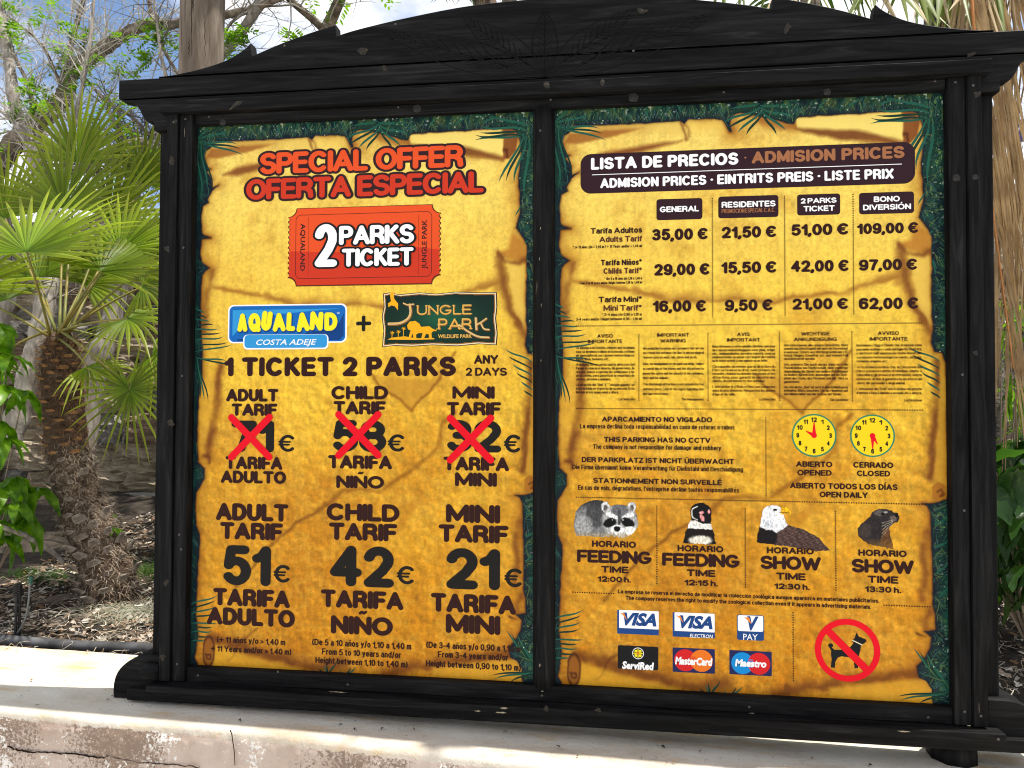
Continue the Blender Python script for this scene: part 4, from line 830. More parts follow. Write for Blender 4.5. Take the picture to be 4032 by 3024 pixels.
for px, ph in ((1252, 30), (1290, 36), (1322, 56)):
    a_, c_ = q('A', px, 1448), q('A', px + 2, 1448 - ph); ribbon(b, [a_, c_], .0022, -.0015)
    for aa in range(0, 360, 60): ribbon(b, [c_, (c_[0] + .007 * math.cos(math.radians(aa + 15)), c_[1] + .0055 * math.sin(math.radians(aa + 15)))], .0018, -.0015)
b.build('palm_print', INK['sun_gold'], Pl)
# prices
rt(Pl, '1 TICKET 2 PARKS', 'B', 222, 208, 1644, 202, 116, 'brown', .29, .06, space=.46)
rt(Pl, 'ANY', 'B', 1755, 130, 1903, 128, 54, 'brown', .25, .02); rt(Pl, '2 DAYS', 'B', 1703, 203, 1957, 202, 50, 'brown', .24, .04, space=.36)
def block(k, cols, big):
    for it in cols: rt(Pl, it[0], k, *it[1:6], 'brown', .288, .010)
block('B', [('ADULT', 235, 360, 555, 360, 77), ('TARIF', 268, 448, 548, 448, 75), ('TARIFA', 230, 776, 580, 776, 78), ('ADULTO', 202, 862, 603, 862, 76),
            ('CHILD', 880, 347, 1228, 347, 82), ('TARIF', 892, 440, 1213, 440, 82), ('TARIFA', 860, 773, 1252, 773, 82), ('NIÑO', 910, 893, 1203, 893, 78),
            ('MINI', 1622, 342, 1882, 345, 77), ('TARIF', 1587, 446, 1920, 446, 82), ('TARIFA', 1567, 783, 1970, 786, 84), ('MINI', 1638, 880, 1895, 882, 85)], 0)
block('C', [('ADULT', 172, 233, 616, 238, 106), ('TARIF', 197, 350, 582, 352, 104), ('TARIFA', 155, 757, 626, 765, 106), ('ADULTO', 117, 872, 656, 886, 106),
            ('CHILD', 850, 236, 1298, 238, 106), ('TARIF', 865, 356, 1283, 357, 106), ('TARIFA', 815, 770, 1322, 775, 108), ('NIÑO', 877, 932, 1257, 935, 112),
            ('MINI', 1583, 246, 1915, 250, 112), ('TARIF', 1537, 368, 1966, 371, 108), ('TARIFA', 1490, 798, 2012, 803, 114), ('MINI', 1582, 926, 1916, 931, 116)], 0)
for k, t_, a in (('B', '71', (265, 670, 528, 670, 192)), ('B', '58', (882, 670, 1216, 670, 195)), ('B', '32', (1582, 671, 1922, 671, 196)), ('C', '51', (208, 630, 508, 633, 244)), ('C', '42', (870, 638, 1264, 640, 248)), ('C', '21', (1580, 653, 1914, 658, 250))):
    rt(Pl, t_, k, *a, 'black', .26, .03, name='price_digits')
for k, a in (('B', (557, 668, 646, 668, 104)), ('B', (1228, 667, 1320, 667, 106)), ('B', (1940, 673, 2032, 673, 110)), ('C', (527, 612, 618, 614, 108)), ('C', (1283, 622, 1379, 625, 112)), ('C', (1943, 640, 2041, 642, 114))):
    rt(Pl, '€', k, *a, 'black', .2, 0)
for a, c, d, e in (((268, 458), (500, 700), (502, 456), (268, 700)), ((925, 440), (1168, 688), (1168, 440), (925, 690)), ((1610, 463), (1857, 718), (1857, 462), (1610, 718))):
    b = MB(); ribbon(b, [q('B', *a), q('B', *c)], .0245, -.0018); ribbon(b, [q('B', *d), q('B', *e)], .0245, -.0020); o = b.build('red_cross', INK['red'], Pl)
for s_, *a in (('(+ 11 años y/o > 1,40 m', 178, 985, 597, 992, 36), ('+ 11 Years and/or > 1.40 m)', 140, 1040, 634, 1052, 36), ('(De 5 a 10 años y/o 1,10 a 1,40 m', 762, 1003, 1370, 1017, 38), ('From 5 to 10 years and/or', 822, 1060, 1307, 1072, 38),
               ('Height between 1,10 to 1,40 m)', 782, 1114, 1348, 1128, 38), ('(De 3-4 años y/o 0,90 a 1,10 m', 1462, 1020, 2040, 1033, 38), ('From 3-4 years and/or', 1533, 1076, 1965, 1088, 38), ('Height between 0,90 to 1,10 m)', 1460, 1132, 2042, 1150, 38)):
    sx_(Pl, s_, 'C', *a, 'brown', .02)

# ---- right poster
Pr = post_r
x0, x1, z0, z1 = (q('D', 172, 400)[0], q('D', 1970, 400)[0], (q('D', 300, 566)[1] + q('D', 1800, 508)[1]) / 2, (q('D', 300, 348)[1] + q('D', 1800, 290)[1]) / 2)
shape(Pr, 'heading_banner', rrect(x0, x1, z0, z1, .034, 10), 'banner', -.0005)
rt(Pr, 'LISTA DE PRECIOS', 'D', 228, 438, 1020, 405, 64, 'white', .27, .05, y=-.0008, space=.42); rt(Pr, 'ADMISION PRICES', 'D', 1092, 401, 1913, 373, 64, 'tan', .27, .05, y=-.0008, space=.48)
rt(Pr, '·', 'D', 1052, 395, 1068, 395, 50, 'tan', .2, y=-.0008)
b = MB(); a_, c_ = q('D', 235, 465), q('D', 1898, 402); m_ = (a_[1] + c_[1]) / 2; ribbon(b, [(a_[0], m_), (c_[0], m_)], .0022, -.0008); b.build('rule', INK['white'], Pr)
rt(Pr, 'ADMISION PRICES · EINTRITS PREIS · LISTE PRIX', 'D', 278, 537, 1855, 480, 52, 'white', .25, .045, y=-.0008, space=.40)
for xa, ya, xb, yb in ((580, 594, 827, 700), (912, 580, 1236, 688), (1336, 569, 1568, 675), (1669, 560, 1965, 667)):
    x0, x1, z0, z1 = rbox('D', xa, ya, xb, yb); shape(Pr, 'column_heading', rrect(x0, x1, z0, z1, .009), 'banner', -.0005)
for s_, a, ink in (('GENERAL', (598, 665, 808, 658, 31), 'white'), ('RESIDENTES', (930, 641, 1220, 631, 32), 'white'), ('2 PARKS', (1355, 617, 1548, 612, 28), 'white'), ('TICKET', (1370, 660, 1538, 656, 30), 'white'), ('BONO', (1748, 608, 1888, 606, 30), 'white'), ('DIVERSIÓN', (1690, 653, 1948, 647, 30), 'white')):
    rt(Pr, s_, 'D', *a, ink, .25, .05, y=-.0008)
rt(Pr, 'PROMOCIÓN ESPECIAL C.A.C.', 'D', 930, 669, 1218, 662, 23, 'tan', .14, .05, y=-.0008, space=.2)
for a in ((881, 590, 880, 1222), (1268, 578, 1271, 1215), (1635, 568, 1642, 1210)): dots(Pr, 'D', *a)
for s_, *a in (('35,00 €', 555, 818, 852, 808, 62), ('21,50 €', 930, 805, 1220, 797, 62), ('51,00 €', 1303, 792, 1607, 783, 62), ('109,00 €', 1658, 782, 1983, 775, 58), ('29,00 €', 567, 1004, 862, 1000, 62), ('15,50 €', 928, 993, 1221, 989, 62),
               ('42,00 €', 1302, 985, 1610, 981, 62), ('97,00 €', 1668, 977, 1977, 974, 60), ('16,00 €', 560, 1200, 843, 1198, 62), ('9,50 €', 947, 1195, 1201, 1193, 62), ('21,00 €', 1310, 1187, 1606, 1185, 60), ('62,00 €', 1668, 1185, 1983, 1184, 62)):
    rt(Pr, s_, 'D', *a, 'brown', .27, .04, space=.36)
for s_, a, ink, bo in (('Tarifa Adultos', (225, 781, 503, 773, 31), 'brown', .04), ('Adults Tarif', (273, 826, 503, 820, 31), 'midbrown', .04), ('* (+ 11 años y/o > 1,40 m / + 11 Years and/or > 1.40 m)', (130, 859, 503, 852, 15), 'brown', .02),
               ('Tarifa Niños*', (280, 951, 501, 946, 31), 'brown', .04), ('Childs Tarif*', (295, 996, 501, 991, 31), 'midbrown', .04), ('* (De 5 a 10 años y/o 1,10 a 1,40 m', (300, 1028, 503, 1025, 14), 'brown', .02),
               ('From 5 to 10 years and/or Height between 1,10 to 1,40 m)', (167, 1052, 503, 1047, 14), 'brown', .02), ('Tarifa Mini*', (268, 1149, 501, 1146, 31), 'brown', .04), ('Mini Tarif*', (295, 1195, 501, 1191, 31), 'midbrown', .04),
               ('* (3-4 años y/o 0,90 a 1,10 m', (285, 1222, 501, 1219, 15), 'brown', .02), ('3-4 years and/or Height between 0,90 - 1,10 m)', (148, 1247, 502, 1243, 15), 'brown', .02)):
    sx_(Pr, s_, 'D', *a, ink, bo)
dots(Pr, 'E', 150, 50, 2005, 26); dots(Pr, 'E', 150, 490, 2010, 497); dots(Pr, 'F', 150, 75, 2020, 121); dots(Pr, 'F', 130, 588, 350, 598); dots(Pr, 'F', 1803, 660, 2050, 667)
for a in ((485, 92, 486, 445), (857, 87, 857, 445), (1241, 82, 1243, 447), (1629, 78, 1634, 448), (1166, 540, 1171, 958)): dots(Pr, 'E', *a)
for a in ((580, 128, 584, 542), (1055, 142, 1060, 562), (1541, 155, 1546, 578), (1315, 700, 1315, 1065)): dots(Pr, 'F', *a)
for s_, *a in (('AVISO', 262, 110, 345, 109, 20), ('IMPORTANTE', 212, 140, 397, 138, 20), ('IMPORTANT', 583, 105, 756, 104, 20), ('WARNING', 600, 136, 739, 135, 20), ('AVIS', 1013, 101, 1081, 100, 20), ('IMPORTANT', 958, 131, 1138, 130, 20),
               ('WICHTIGE', 1357, 98, 1512, 97, 20), ('ANKÜNDIGUNG', 1318, 128, 1551, 127, 20), ('AVVISO', 1770, 95, 1883, 94, 20), ('IMPORTANTE', 1725, 126, 1930, 125, 20)):
    rt(Pr, s_, 'E', *a, 'brown', .22, .07)
PAR = [(147, 462, [(170, 'Se informa a los Sres/as. clientes que, en ningún', 1), (191, 'caso, se devolverá el dinero de la entrada, o el bono', 1), (211, 'de agencia/hotel, por razones meteorológicas:', 1), (231, 'viento, lluvia, tormenta, etc...', .58), (260, 'Asimismo se recuerda que la dirección del', 1), (280, 'Parque se reserva el derecho, sin previo aviso, de', 1), (300, 'retrasar, reducir o cancelar las exhibiciones y las', 1),
                    (319, 'atracciones, para garantizar la seguridad de', 1), (339, 'clientes, personal y animales.', .6), (369, 'La atracción del "Bob" ó "Tobogán gigante" no', 1), (389, 'está incluida en el precio de la entrada. Está', 1), (409, 'limitado el uso según edad y altura.', .73), (446, 'La Dirección', -.27)]),
       (507, 834, [(173, 'We would like to inform our customers that we can', 1), (197, 'not refund the entrance fee due to meteorological', 1), (221, 'reasons such as wind, rain, storm and so on.', .89), (256, 'Also, the management of the park can delay, reduce', 1), (282, 'or cancel any of the shows and the attractions to', 1), (308, 'ensure the safety and the security of the customers,', 1), (332, 'staff and the animals.', .42), (366, 'The Bobsleigh attraction is not included in the', 1), (392, 'entrance price. Look at the signs regarding size', 1), (417, 'and age restrictions.', .42), (447, 'The Management', -.37)]),
       (880, 1219, [(162, 'Nous informons à notre aimable clientèle, que pour', 1), (182, 'des raisons météorologiques: vent, pluie, orage,', 1), (201, 'etc... indépendantes de notre volonté, nous ne', 1), (220, "rembourserons en aucun cas l'argent de l'entrée", 1), (239, 'ou le ticket acheté à une agence ou un hôtel.', .88), (271, 'On rappelle de même que la direction du', 1), (290, 'Parc se réserve le droit, sans préavis, de', 1), (309, 'retarder, réduire ou annuler les shows et les', 1), (329, 'attractions, pour garantir la sécurité des', 1), (348, 'clients, du personnel et des animaux.', .84), (379, "L'attraction le « Bob » n'est pas comprise", 1), (400, "dans le prix d'entrée. Respectez les limites", 1), (420, "d'âge et de taille.", .37), (447, 'La Direction', -.26)]),
       (1265, 1609, [(156, 'Wir informieren alle unsere Besucher, dass', 1), (174, 'sowohl das Eintrittsgeld wie auch im Vorverkauf', 1), (193, 'erworbene Tickets aus Wettergründen wie z.B.', 1), (211, 'Wind, Regen, Gewitter etc. auf keinen Fall', 1), (229, 'zurückerstattet werden.', .49), (260, 'Wir erinnern Sie auch daran, dass sich die', 1), (278, 'Parkdirektion das Recht behält, ohne vorherige', 1), (297, 'Ankündigung die Shows und andere Attraktionen', 1), (315, 'zu ändern, kürzen bzw. abzusagen um die Sich-', 1), (334, 'erheit des Gäste, des Personals und der Tiere zu', 1), (353, 'garantieren.', .25), (382, 'Die Attraktion „Bob" ist nicht in dem Eintrittspreis', 1), (400, 'enthalten. Bitte, beachten Sie die Hinweise auf', 1), (419, 'das Mindestalter und die Grösse der Kinder.', .91), (450, 'Die Direktion', -.28)]),
       (1655, 2006, [(156, 'Informiamo i Sigg.ri Clienti, che, in nessun caso', 1), (178, "possiamo restituire i soldi del biglietto d'entrata,", 1), (199, "o del ticket dell' agenzia per motivi dovuti alle", 1), (221, 'condizioni metereologiche: vento, pioggia,', 1), (242, 'tormenta, uragano, ecc..', .49), (274, 'Vi ricordiamo inoltre che, le Direzione del', 1), (295, 'Parco si riserva il diritto di ritardare, ridurre o', 1), (316, 'cancellare gli shows o le attrazioni, senza', 1), (338, 'preavviso, al fine di garantire la sicurezza dei', 1), (360, 'clienti, del personale e degli animali.', .75), (391, 'L\'attrazione del "Bob" non è inclusa nel prezzo', 1), (413, "d'entrata e l'uso è limitato a secondo età e altezza.", 1), (452, 'La Direzione', -.27)])]
for xa, xb, ls in PAR:
    for yb, s_, w in ls:
        if w > 0: sx_(Pr, s_, 'E', xa, yb, xa + (xb - xa) * w, yb, 14, 'brown', .0)
        else: sx_(Pr, s_, 'E', xb + (xb - xa) * w, yb, xb, yb, 14, 'brown', .0)
for s_, *a in (('APARCAMIENTO NO VIGILADO', 287, 562, 880, 563, 28), ('THIS PARKING HAS NO CCTV', 297, 671, 870, 674, 28), ('DER PARKPLATZ IST NICHT ÜBERWACHT', 178, 780, 998, 787, 28), ('STATIONNEMENT NON SURVEILLÉ', 240, 890, 932, 902, 28),
               ('ABIERTO', 1330, 804, 1525, 804, 30), ('OPENED', 1337, 850, 1522, 850, 30), ('CERRADO', 1638, 808, 1853, 810, 31), ('CLOSED', 1657, 853, 1836, 855, 30), ('ABIERTO TODOS LOS DÍAS', 1298, 920, 1876, 927, 31), ('OPEN DAILY', 1457, 968, 1716, 970, 31)):
    rt(Pr, s_, 'E', *a, 'brown', .255, .05, space=.42)
for s_, *a in (('La empresa declina toda responsabilidad en caso de roturas o robos', 168, 597, 1000, 603, 25), ('The company is not responsible for damage and robbery', 238, 707, 927, 714, 25),
               ('Die Firma übernimmt keine Verantwortung für Diebstahl und Beschädigung', 128, 816, 1045, 830, 25), ("En cas de vols, dégradations, l'entreprise décline toutes responsabilités", 158, 926, 1024, 943, 25)):
    sx_(Pr, s_, 'E', *a, 'brown', .010)
for cx, cy, hands in ((1427, 634, ((1427, 560, 16), (1382, 610, 20))), (1741, 636, ((1742, 708, 16), (1768, 682, 22)))):
    c_ = q('E', cx, cy); R_ = q('E', cx + 121, cy)[0] - c_[0]
    ck = shape(Pr, 'clock_face', circ(c_[0], c_[1], R_, 48), 'teal', -.0005); shape(Pr, 'clock_dial', circ(c_[0], c_[1], R_ * .93, 48), 'yellow', -.0007)
    for h in range(1, 13):
        a = math.radians(90 - 30 * h); px, pz = c_[0] + R_ * .73 * math.cos(a), c_[1] + R_ * .73 * math.sin(a); s_ = str(h); wd = .011 * len(s_) * (.8 if h != 11 else .6)
        b = MB(); [ribbon(b, P_, t_, -.0009) for P_, t_ in layout(s_, px - wd / 2, px + wd / 2, pz - .0075, .015, .0034, .08)]; b.build('clock_numeral', INK['black'], Pr)
    b = MB()
    for hx, hy, wd in hands:
        e = q('E', hx, hy); dx, dz = e[0] - c_[0], e[1] - c_[1]; l = math.hypot(dx, dz); nx, nz = -dz / l * .0065, dx / l * .0065
        b.poly([(c_[0] + nx, c_[1] + nz), (c_[0] - nx, c_[1] - nz), (e[0] - nx * .2, e[1] - nz * .2), (e[0] + nx * .2, e[1] + nz * .2)], -.0010 - .00005 * wd / 16)
    b.poly(circ(c_[0], c_[1], .0085, 16), -.0012); b.build('clock_hands', INK['red'], Pr)
for s_, *a in (('HORARIO', 233, 345, 470, 352, 34), ('TIME', 283, 485, 430, 487, 36), ('12:00 h.', 263, 533, 443, 538, 30), ('HORARIO', 693, 370, 940, 376, 34), ('TIME', 742, 504, 897, 507, 37), ('12:15 h.', 730, 553, 910, 558, 31),
               ('HORARIO', 1173, 380, 1426, 387, 34), ('TIME', 1223, 522, 1383, 526, 38), ('12:30 h.', 1213, 572, 1404, 578, 31), ('HORARIO', 1665, 394, 1925, 401, 35), ('TIME', 1715, 540, 1881, 543, 39), ('13:30 h.', 1700, 588, 1896, 595, 32)):
    rt(Pr, s_, 'F', *a, 'brown', .275, .07, space=.36)
for s_, *a in (('FEEDING', 153, 427, 555, 441, 68), ('FEEDING', 610, 446, 1028, 460, 70), ('SHOW', 1138, 464, 1464, 474, 72), ('SHOW', 1628, 484, 1964, 492, 74)): rt(Pr, s_, 'F', *a, 'brown', .27, -.01)
sx_(Pr, 'La empresa se reserva el derecho de modificar la clolección zoológica aunque aparezca en materiales publicitarios.', 'F', 373, 592, 1777, 650, 21, 'brown', .025)
sx_(Pr, 'The company reserves the right to modify the zoological collection even if it appears in advertising materials.', 'F', 413, 627, 1734, 683, 21, 'brown', .025)
# payment cards
def fbox(name, xa, ya, xb, yb, ink, y, r=.002): x0, x1, z0, z1 = rbox('F', xa, ya, xb, yb); return shape(Pr, name, rrect(x0, x1, z0, z1, r, 3), ink, y)
fbox('card_logo', 369, 684, 592, 821, 'card_blue', -.0005); fbox('card_panel', 379, 684, 592, 790, 'white', -.0007); tx(Pr, 'VISA', 'F', 402, 765, 580, 767, 60, 'card_blue', .05, shear=.3, res=4)
shape(Pr, 'card_wedge', [(386, 700), (408, 704), (422, 742), (404, 716)], 'amber', -.0011, 'F')
fbox('card_logo', 667, 697, 894, 837, 'card_blue', -.0005); fbox('card_panel', 677, 697, 893, 806, 'white', -.0007); tx(Pr, 'VISA', 'F', 705, 780, 882, 782, 60, 'card_blue', .05, shear=.3, res=4); tx(Pr, 'ELECTRON', 'F', 760, 834, 883, 835, 19, 'white', .01, shear=.15)
shape(Pr, 'card_wedge', [(686, 714), (710, 718), (724, 756), (706, 730)], 'amber', -.0011, 'F')
fbox('card_logo', 1013, 709, 1158, 851, 'card_blue', -.0005, .006); fbox('card_panel', 1017, 712, 1154, 803, 'white', -.0007, .005); tx(Pr, 'V', 'F', 1068, 790, 1130, 790, 66, 'card_blue', .05, shear=.2, res=4); tx(Pr, 'PAY', 'F', 1046, 846, 1124, 847, 32, 'white', .005)
shape(Pr, 'card_wedge', [(1052, 724), (1078, 726), (1090, 762), (1072, 742)], 'amber', -.0011, 'F')
fbox('card_logo', 372, 874, 590, 1010, 'black_card', -.0005, .005); tx(Pr, 'ServiRed', 'F', 395, 1002, 567, 1003, 36, 'white', .05, shear=.15)
c_ = q('F', 481, 918); ring(Pr, 'card_ring', c_[0], c_[1], .0165, .0185, 'white', -.0007); b = MB()
for aa in range(0, 360, 90): ribbon(b, [(c_[0] + .005 * math.cos(math.radians(aa)), c_[1] + .005 * math.sin(math.radians(aa))), (c_[0] + .014 * math.cos(math.radians(aa)), c_[1] + .014 * math.sin(math.radians(aa)))], .003, -.0008)
for aa in range(45, 360, 90): b.poly([(c_[0] + r_ * math.cos(math.radians(aa + d_)), c_[1] + r_ * math.sin(math.radians(aa + d_))) for r_, d_ in ((.004, 0), (.012, 28), (.015, 0), (.012, -28))], -.0009)
b.build('card_star', INK['lemon'], Pr); shape(Pr, 'card_dot', circ(*c_, .0042, 12), 'card_orange', -.0011)
fbox('card_logo', 667, 886, 894, 1028, 'navy', -.0005); fbox('card_logo', 972, 900, 1200, 1041, 'navy', -.0005)
for ca, cb, y0_, k1, k2, t_, a in ((735, 822, 955, 'card_red', 'card_orange', 'MasterCard', (680, 976, 881, 981, 36)), (1042, 1131, 971, 'sky_blue', 'card_red', 'Maestro', (1002, 986, 1171, 991, 34))):
    A_, C_ = q('F', ca, y0_), q('F', cb, y0_ + 3); R_ = q('F', ca + 60, y0_)[0] - A_[0]
    shape(Pr, 'card_disc', circ(*A_, R_, 36), k1, -.0007); shape(Pr, 'card_disc', circ(*C_, R_, 36), k2, -.0008); mx_, mz_ = (A_[0] + C_[0]) / 2, (A_[1] + C_[1]) / 2; b = MB()
    for j in range(-4, 5, 2): hw = .007 * (1 - abs(j) / 6) + .004; b.poly([(mx_ - hw, mz_ + j * .0028 - .0014), (mx_ + hw, mz_ + j * .0028 - .0014), (mx_ + hw, mz_ + j * .0028 + .0014), (mx_ - hw, mz_ + j * .0028 + .0014)], -.00085)
    b.build('card_stripes', INK[k1], Pr); tx(Pr, t_, 'F', *a, 'white', .05, y=-.0011, shear=.15, res=3)
# no dogs sign
c_ = q('F', 1606, 901); R_ = q('F', 1606 + 177, 901)[0] - c_[0]
shape(Pr, 'dog_print', [(1502, 874), (1508, 866), (1520, 864), (1530, 872), (1528, 882), (1522, 886), (1538, 900), (1590, 898), (1622, 884), (1640, 862), (1630, 852), (1644, 838), (1656, 806), (1668, 828), (1704, 842), (1710, 854), (1690, 868), (1680, 872), (1676, 900), (1668, 930), (1662, 950), (1664, 997), (1645, 998), (1640, 950), (1610, 938), (1575, 934), (1556, 940), (1542, 962), (1538, 996), (1517, 994), (1522, 950), (1518, 925), (1520, 905)], 'night', -.0006, 'F')
b = MB(); ribbon(b, [q('F', 1634, 848), q('F', 1684, 872)], .003, -.0008); b.build('dog_collar', INK['cream'], Pr)
ring(Pr, 'prohibition_ring', c_[0], c_[1], R_ * .81, R_, 'red', -.0010)
b = MB(); d_ = R_ * .87; a = math.radians(135); b.v = []; nx, nz = math.cos(a + math.pi / 2) * R_ * .115, math.sin(a + math.pi / 2) * R_ * .115
p_, r_ = (c_[0] + d_ * math.cos(a), c_[1] + d_ * math.sin(a)), (c_[0] - d_ * math.cos(a), c_[1] - d_ * math.sin(a))
b.poly([(p_[0] + nx, p_[1] + nz), (r_[0] + nx, r_[1] + nz), (r_[0] - nx, r_[1] - nz), (p_[0] - nx, p_[1] - nz)], -.0011); b.build('prohibition_bar', INK['red'], Pr)
# animal pictures
def animal(name, xa, ya, xb, yb, fn, label):
    a = q('F', (xa + xb) / 2, (ya + yb) / 2); m = (q('F', xb, ya)[0] - q('F', xa, ya)[0]) / (xb - xa)
    def f(U, V):
        X = (xa + xb) / 2 + (U - a[0]) / m; Y = (ya + yb) / 2 - (V - a[1]) / m
        j = (fbm(U, V, 120, 500, 3) - .5) * 9; X = X + j; Y = Y + (fbm(U, V, 120, 520, 3) - .5) * 9
        F_ = fbm(U, V, 260, 540, 3, 160); c, al = fn(X, Y); c = c * (1 + (F_ - .5) * .7)[..., None]; rag = (vnoise(U, V, 420, 560) - .5)
        return np.clip(c, .01, 1), (al + rag * 1.3 * np.clip((Y - (yb - 55)) / 55, 0, 1) > .5) * 1.0
    w, h = (xb - xa) * m / 2, (yb - ya) * m / 2
    me = sheet(f, a[0] - w, a[0] + w, a[1] - h, a[1] + h, .0011, -.0004); me.materials.append(M_PRINT); o = place(name, me, (0, 0, 0), Pr); o['label'] = label; ORG[o.name] = ORG[Pr.name]
def el(X, Y, cx, cy, rx, ry, s=.25, ang=0):
    c, d = math.cos(math.radians(ang)), math.sin(math.radians(ang)); x, y = X - cx, Y - cy; r = np.hypot((x * c + y * d) / rx, (-x * d + y * c) / ry); return np.clip((1 - r) / s + .5, 0, 1)
def pg(X, Y, P): return np.clip(poly_sd(X, Y, P) / 4 + .5, 0, 1)
def raccoon(X, Y):
    c = np.zeros(X.shape + (3,)); c[:] = (.50, .50, .50); c = mixc(c, (.22, .22, .23), np.exp(-((Y - 100 - .0016 * (X - 260) ** 2) / 28) ** 2)); c = mixc(c, (.16, .16, .17), el(X, Y, 255, 175, 55, 70) * .6); c = mixc(c, (.75, .75, .74), el(X, Y, 190, 230, 50, 50) * .5)
    al = np.maximum(pg(X, Y, [(135, 215), (148, 155), (185, 115), (240, 94), (290, 96), (320, 115), (330, 295), (150, 290), (138, 260)]), el(X, Y, 383, 205, 98, 90))
    for ex, ey in ((306, 132), (446, 130)):
        al = np.maximum(al, el(X, Y, ex, ey, 24, 30)); c = mixc(c, (.85, .85, .85), el(X, Y, ex, ey, 23, 29)); c = mixc(c, (.35, .33, .33), el(X, Y, ex, ey + 6, 13, 19))
    c = mixc(c, (.72, .72, .71), el(X, Y, 383, 205, 95, 88)); c = mixc(c, (.42, .42, .43), el(X, Y, 383, 150, 45, 38)); c = mixc(c, (.95, .95, .94), el(X, Y, 345, 180, 38, 14, .4, 20)); c = mixc(c, (.95, .95, .94), el(X, Y, 425, 178, 38, 14, .4, -20))
    c = mixc(c, (.06, .06, .07), el(X, Y, 330, 216, 36, 24, .3, -20)); c = mixc(c, (.06, .06, .07), el(X, Y, 425, 212, 38, 24, .3, 22)); c = mixc(c, (.30, .30, .31), el(X, Y, 380, 185, 9, 50)); c = mixc(c, (.97, .97, .96), el(X, Y, 370, 252, 38, 24))
    c = mixc(c, (.97, .97, .96), el(X, Y, 440, 258, 30, 26)); c = mixc(c, (.04, .04, .05), el(X, Y, 367, 247, 17, 14)); c = mixc(c, (.02, .02, .02), el(X, Y, 345, 204, 9, 8)); c = mixc(c, (.02, .02, .02), el(X, Y, 403, 204, 9, 8))
    c = mixc(c, (.9, .9, .9), el(X, Y, 342, 201, 3, 3)); c = mixc(c, (.9, .9, .9), el(X, Y, 400, 201, 3, 3)); c = mixc(c, (.80, .70, .5), np.clip((Y - 265) / 50, 0, 1)); return c, al
def penguin(X, Y):
    c = np.zeros(X.shape + (3,)); c[:] = (.06, .06, .07); al = np.maximum(el(X, Y, 818, 162, 58, 56), pg(X, Y, [(775, 190), (862, 190), (878, 235), (890, 280), (900, 335), (722, 330), (735, 270), (752, 225)])); al = np.maximum(al, el(X, Y, 858, 190, 18, 28))
    c = mixc(c, (.96, .94, .90), pg(X, Y, [(752, 205), (790, 205), (830, 222), (878, 222), (884, 252), (745, 248)])); c = mixc(c, (.10, .08, .08), pg(X, Y, [(740, 252), (885, 252), (892, 300), (730, 305)])); c = mixc(c, (.93, .90, .82), el(X, Y, 815, 312, 62, 26, .4))
    ar = np.abs(np.hypot((X - 815) / 50, (Y - 165) / 42) - .93); c = mixc(c, (.9, .89, .85), np.exp(-(ar / .07) ** 2) * (X < 800)); c = mixc(c, (.93, .62, .62), el(X, Y, 822, 160, 13, 9)); c = mixc(c, (.93, .62, .62), el(X, Y, 826, 190, 10, 22, .3, -25)); c = mixc(c, (.9, .6, .6), el(X, Y, 861, 155, 7, 12)); c = mixc(c, (.05, .03, .03), el(X, Y, 803, 157, 6, 5)); return c, al
def eagle(X, Y):
    c = np.zeros(X.shape + (3,)); c[:] = (.28, .20, .18); al = np.maximum(el(X, Y, 1208, 172, 62, 54), pg(X, Y, [(1145, 180), (1265, 175), (1285, 228), (1370, 250), (1450, 295), (1510, 362), (1440, 372), (1300, 350), (1200, 340), (1118, 332), (1122, 280), (1135, 230)]))
    al = np.maximum(al, pg(X, Y, [(1250, 128), (1285, 128), (1304, 150), (1302, 180), (1290, 162), (1255, 172)]))
    bars = .5 + .5 * np.sin(X * .16 + np.sin(Y * .22) * 2.5 + Y * .12); c = mixc(c, (.50, .42, .40), np.clip(bars * 1.4 - .6, 0, 1) * .6); c = mixc(c, (.09, .07, .08), el(X, Y, 1170, 300, 60, 60)); hd = np.maximum(el(X, Y, 1208, 172, 64, 56), pg(X, Y, [(1140, 185), (1268, 190), (1284, 232), (1250, 260), (1225, 275), (1200, 258), (1170, 262), (1125, 235)]))
    c = mixc(c, (.97, .97, .98), hd); c = mixc(c, (.75, .78, .82), el(X, Y, 1180, 225, 30, 22) * .5); c = mixc(c, (.96, .72, .10), pg(X, Y, [(1248, 130), (1285, 128), (1304, 150), (1302, 182), (1290, 163), (1252, 172)])); c = mixc(c, (.1, .1, .1), el(X, Y, 1216, 146, 11, 7)); c = mixc(c, (.5, .35, .05), np.exp(-((Y - 158) / 2.5) ** 2) * (X > 1240) * (X < 1290)); return c, al
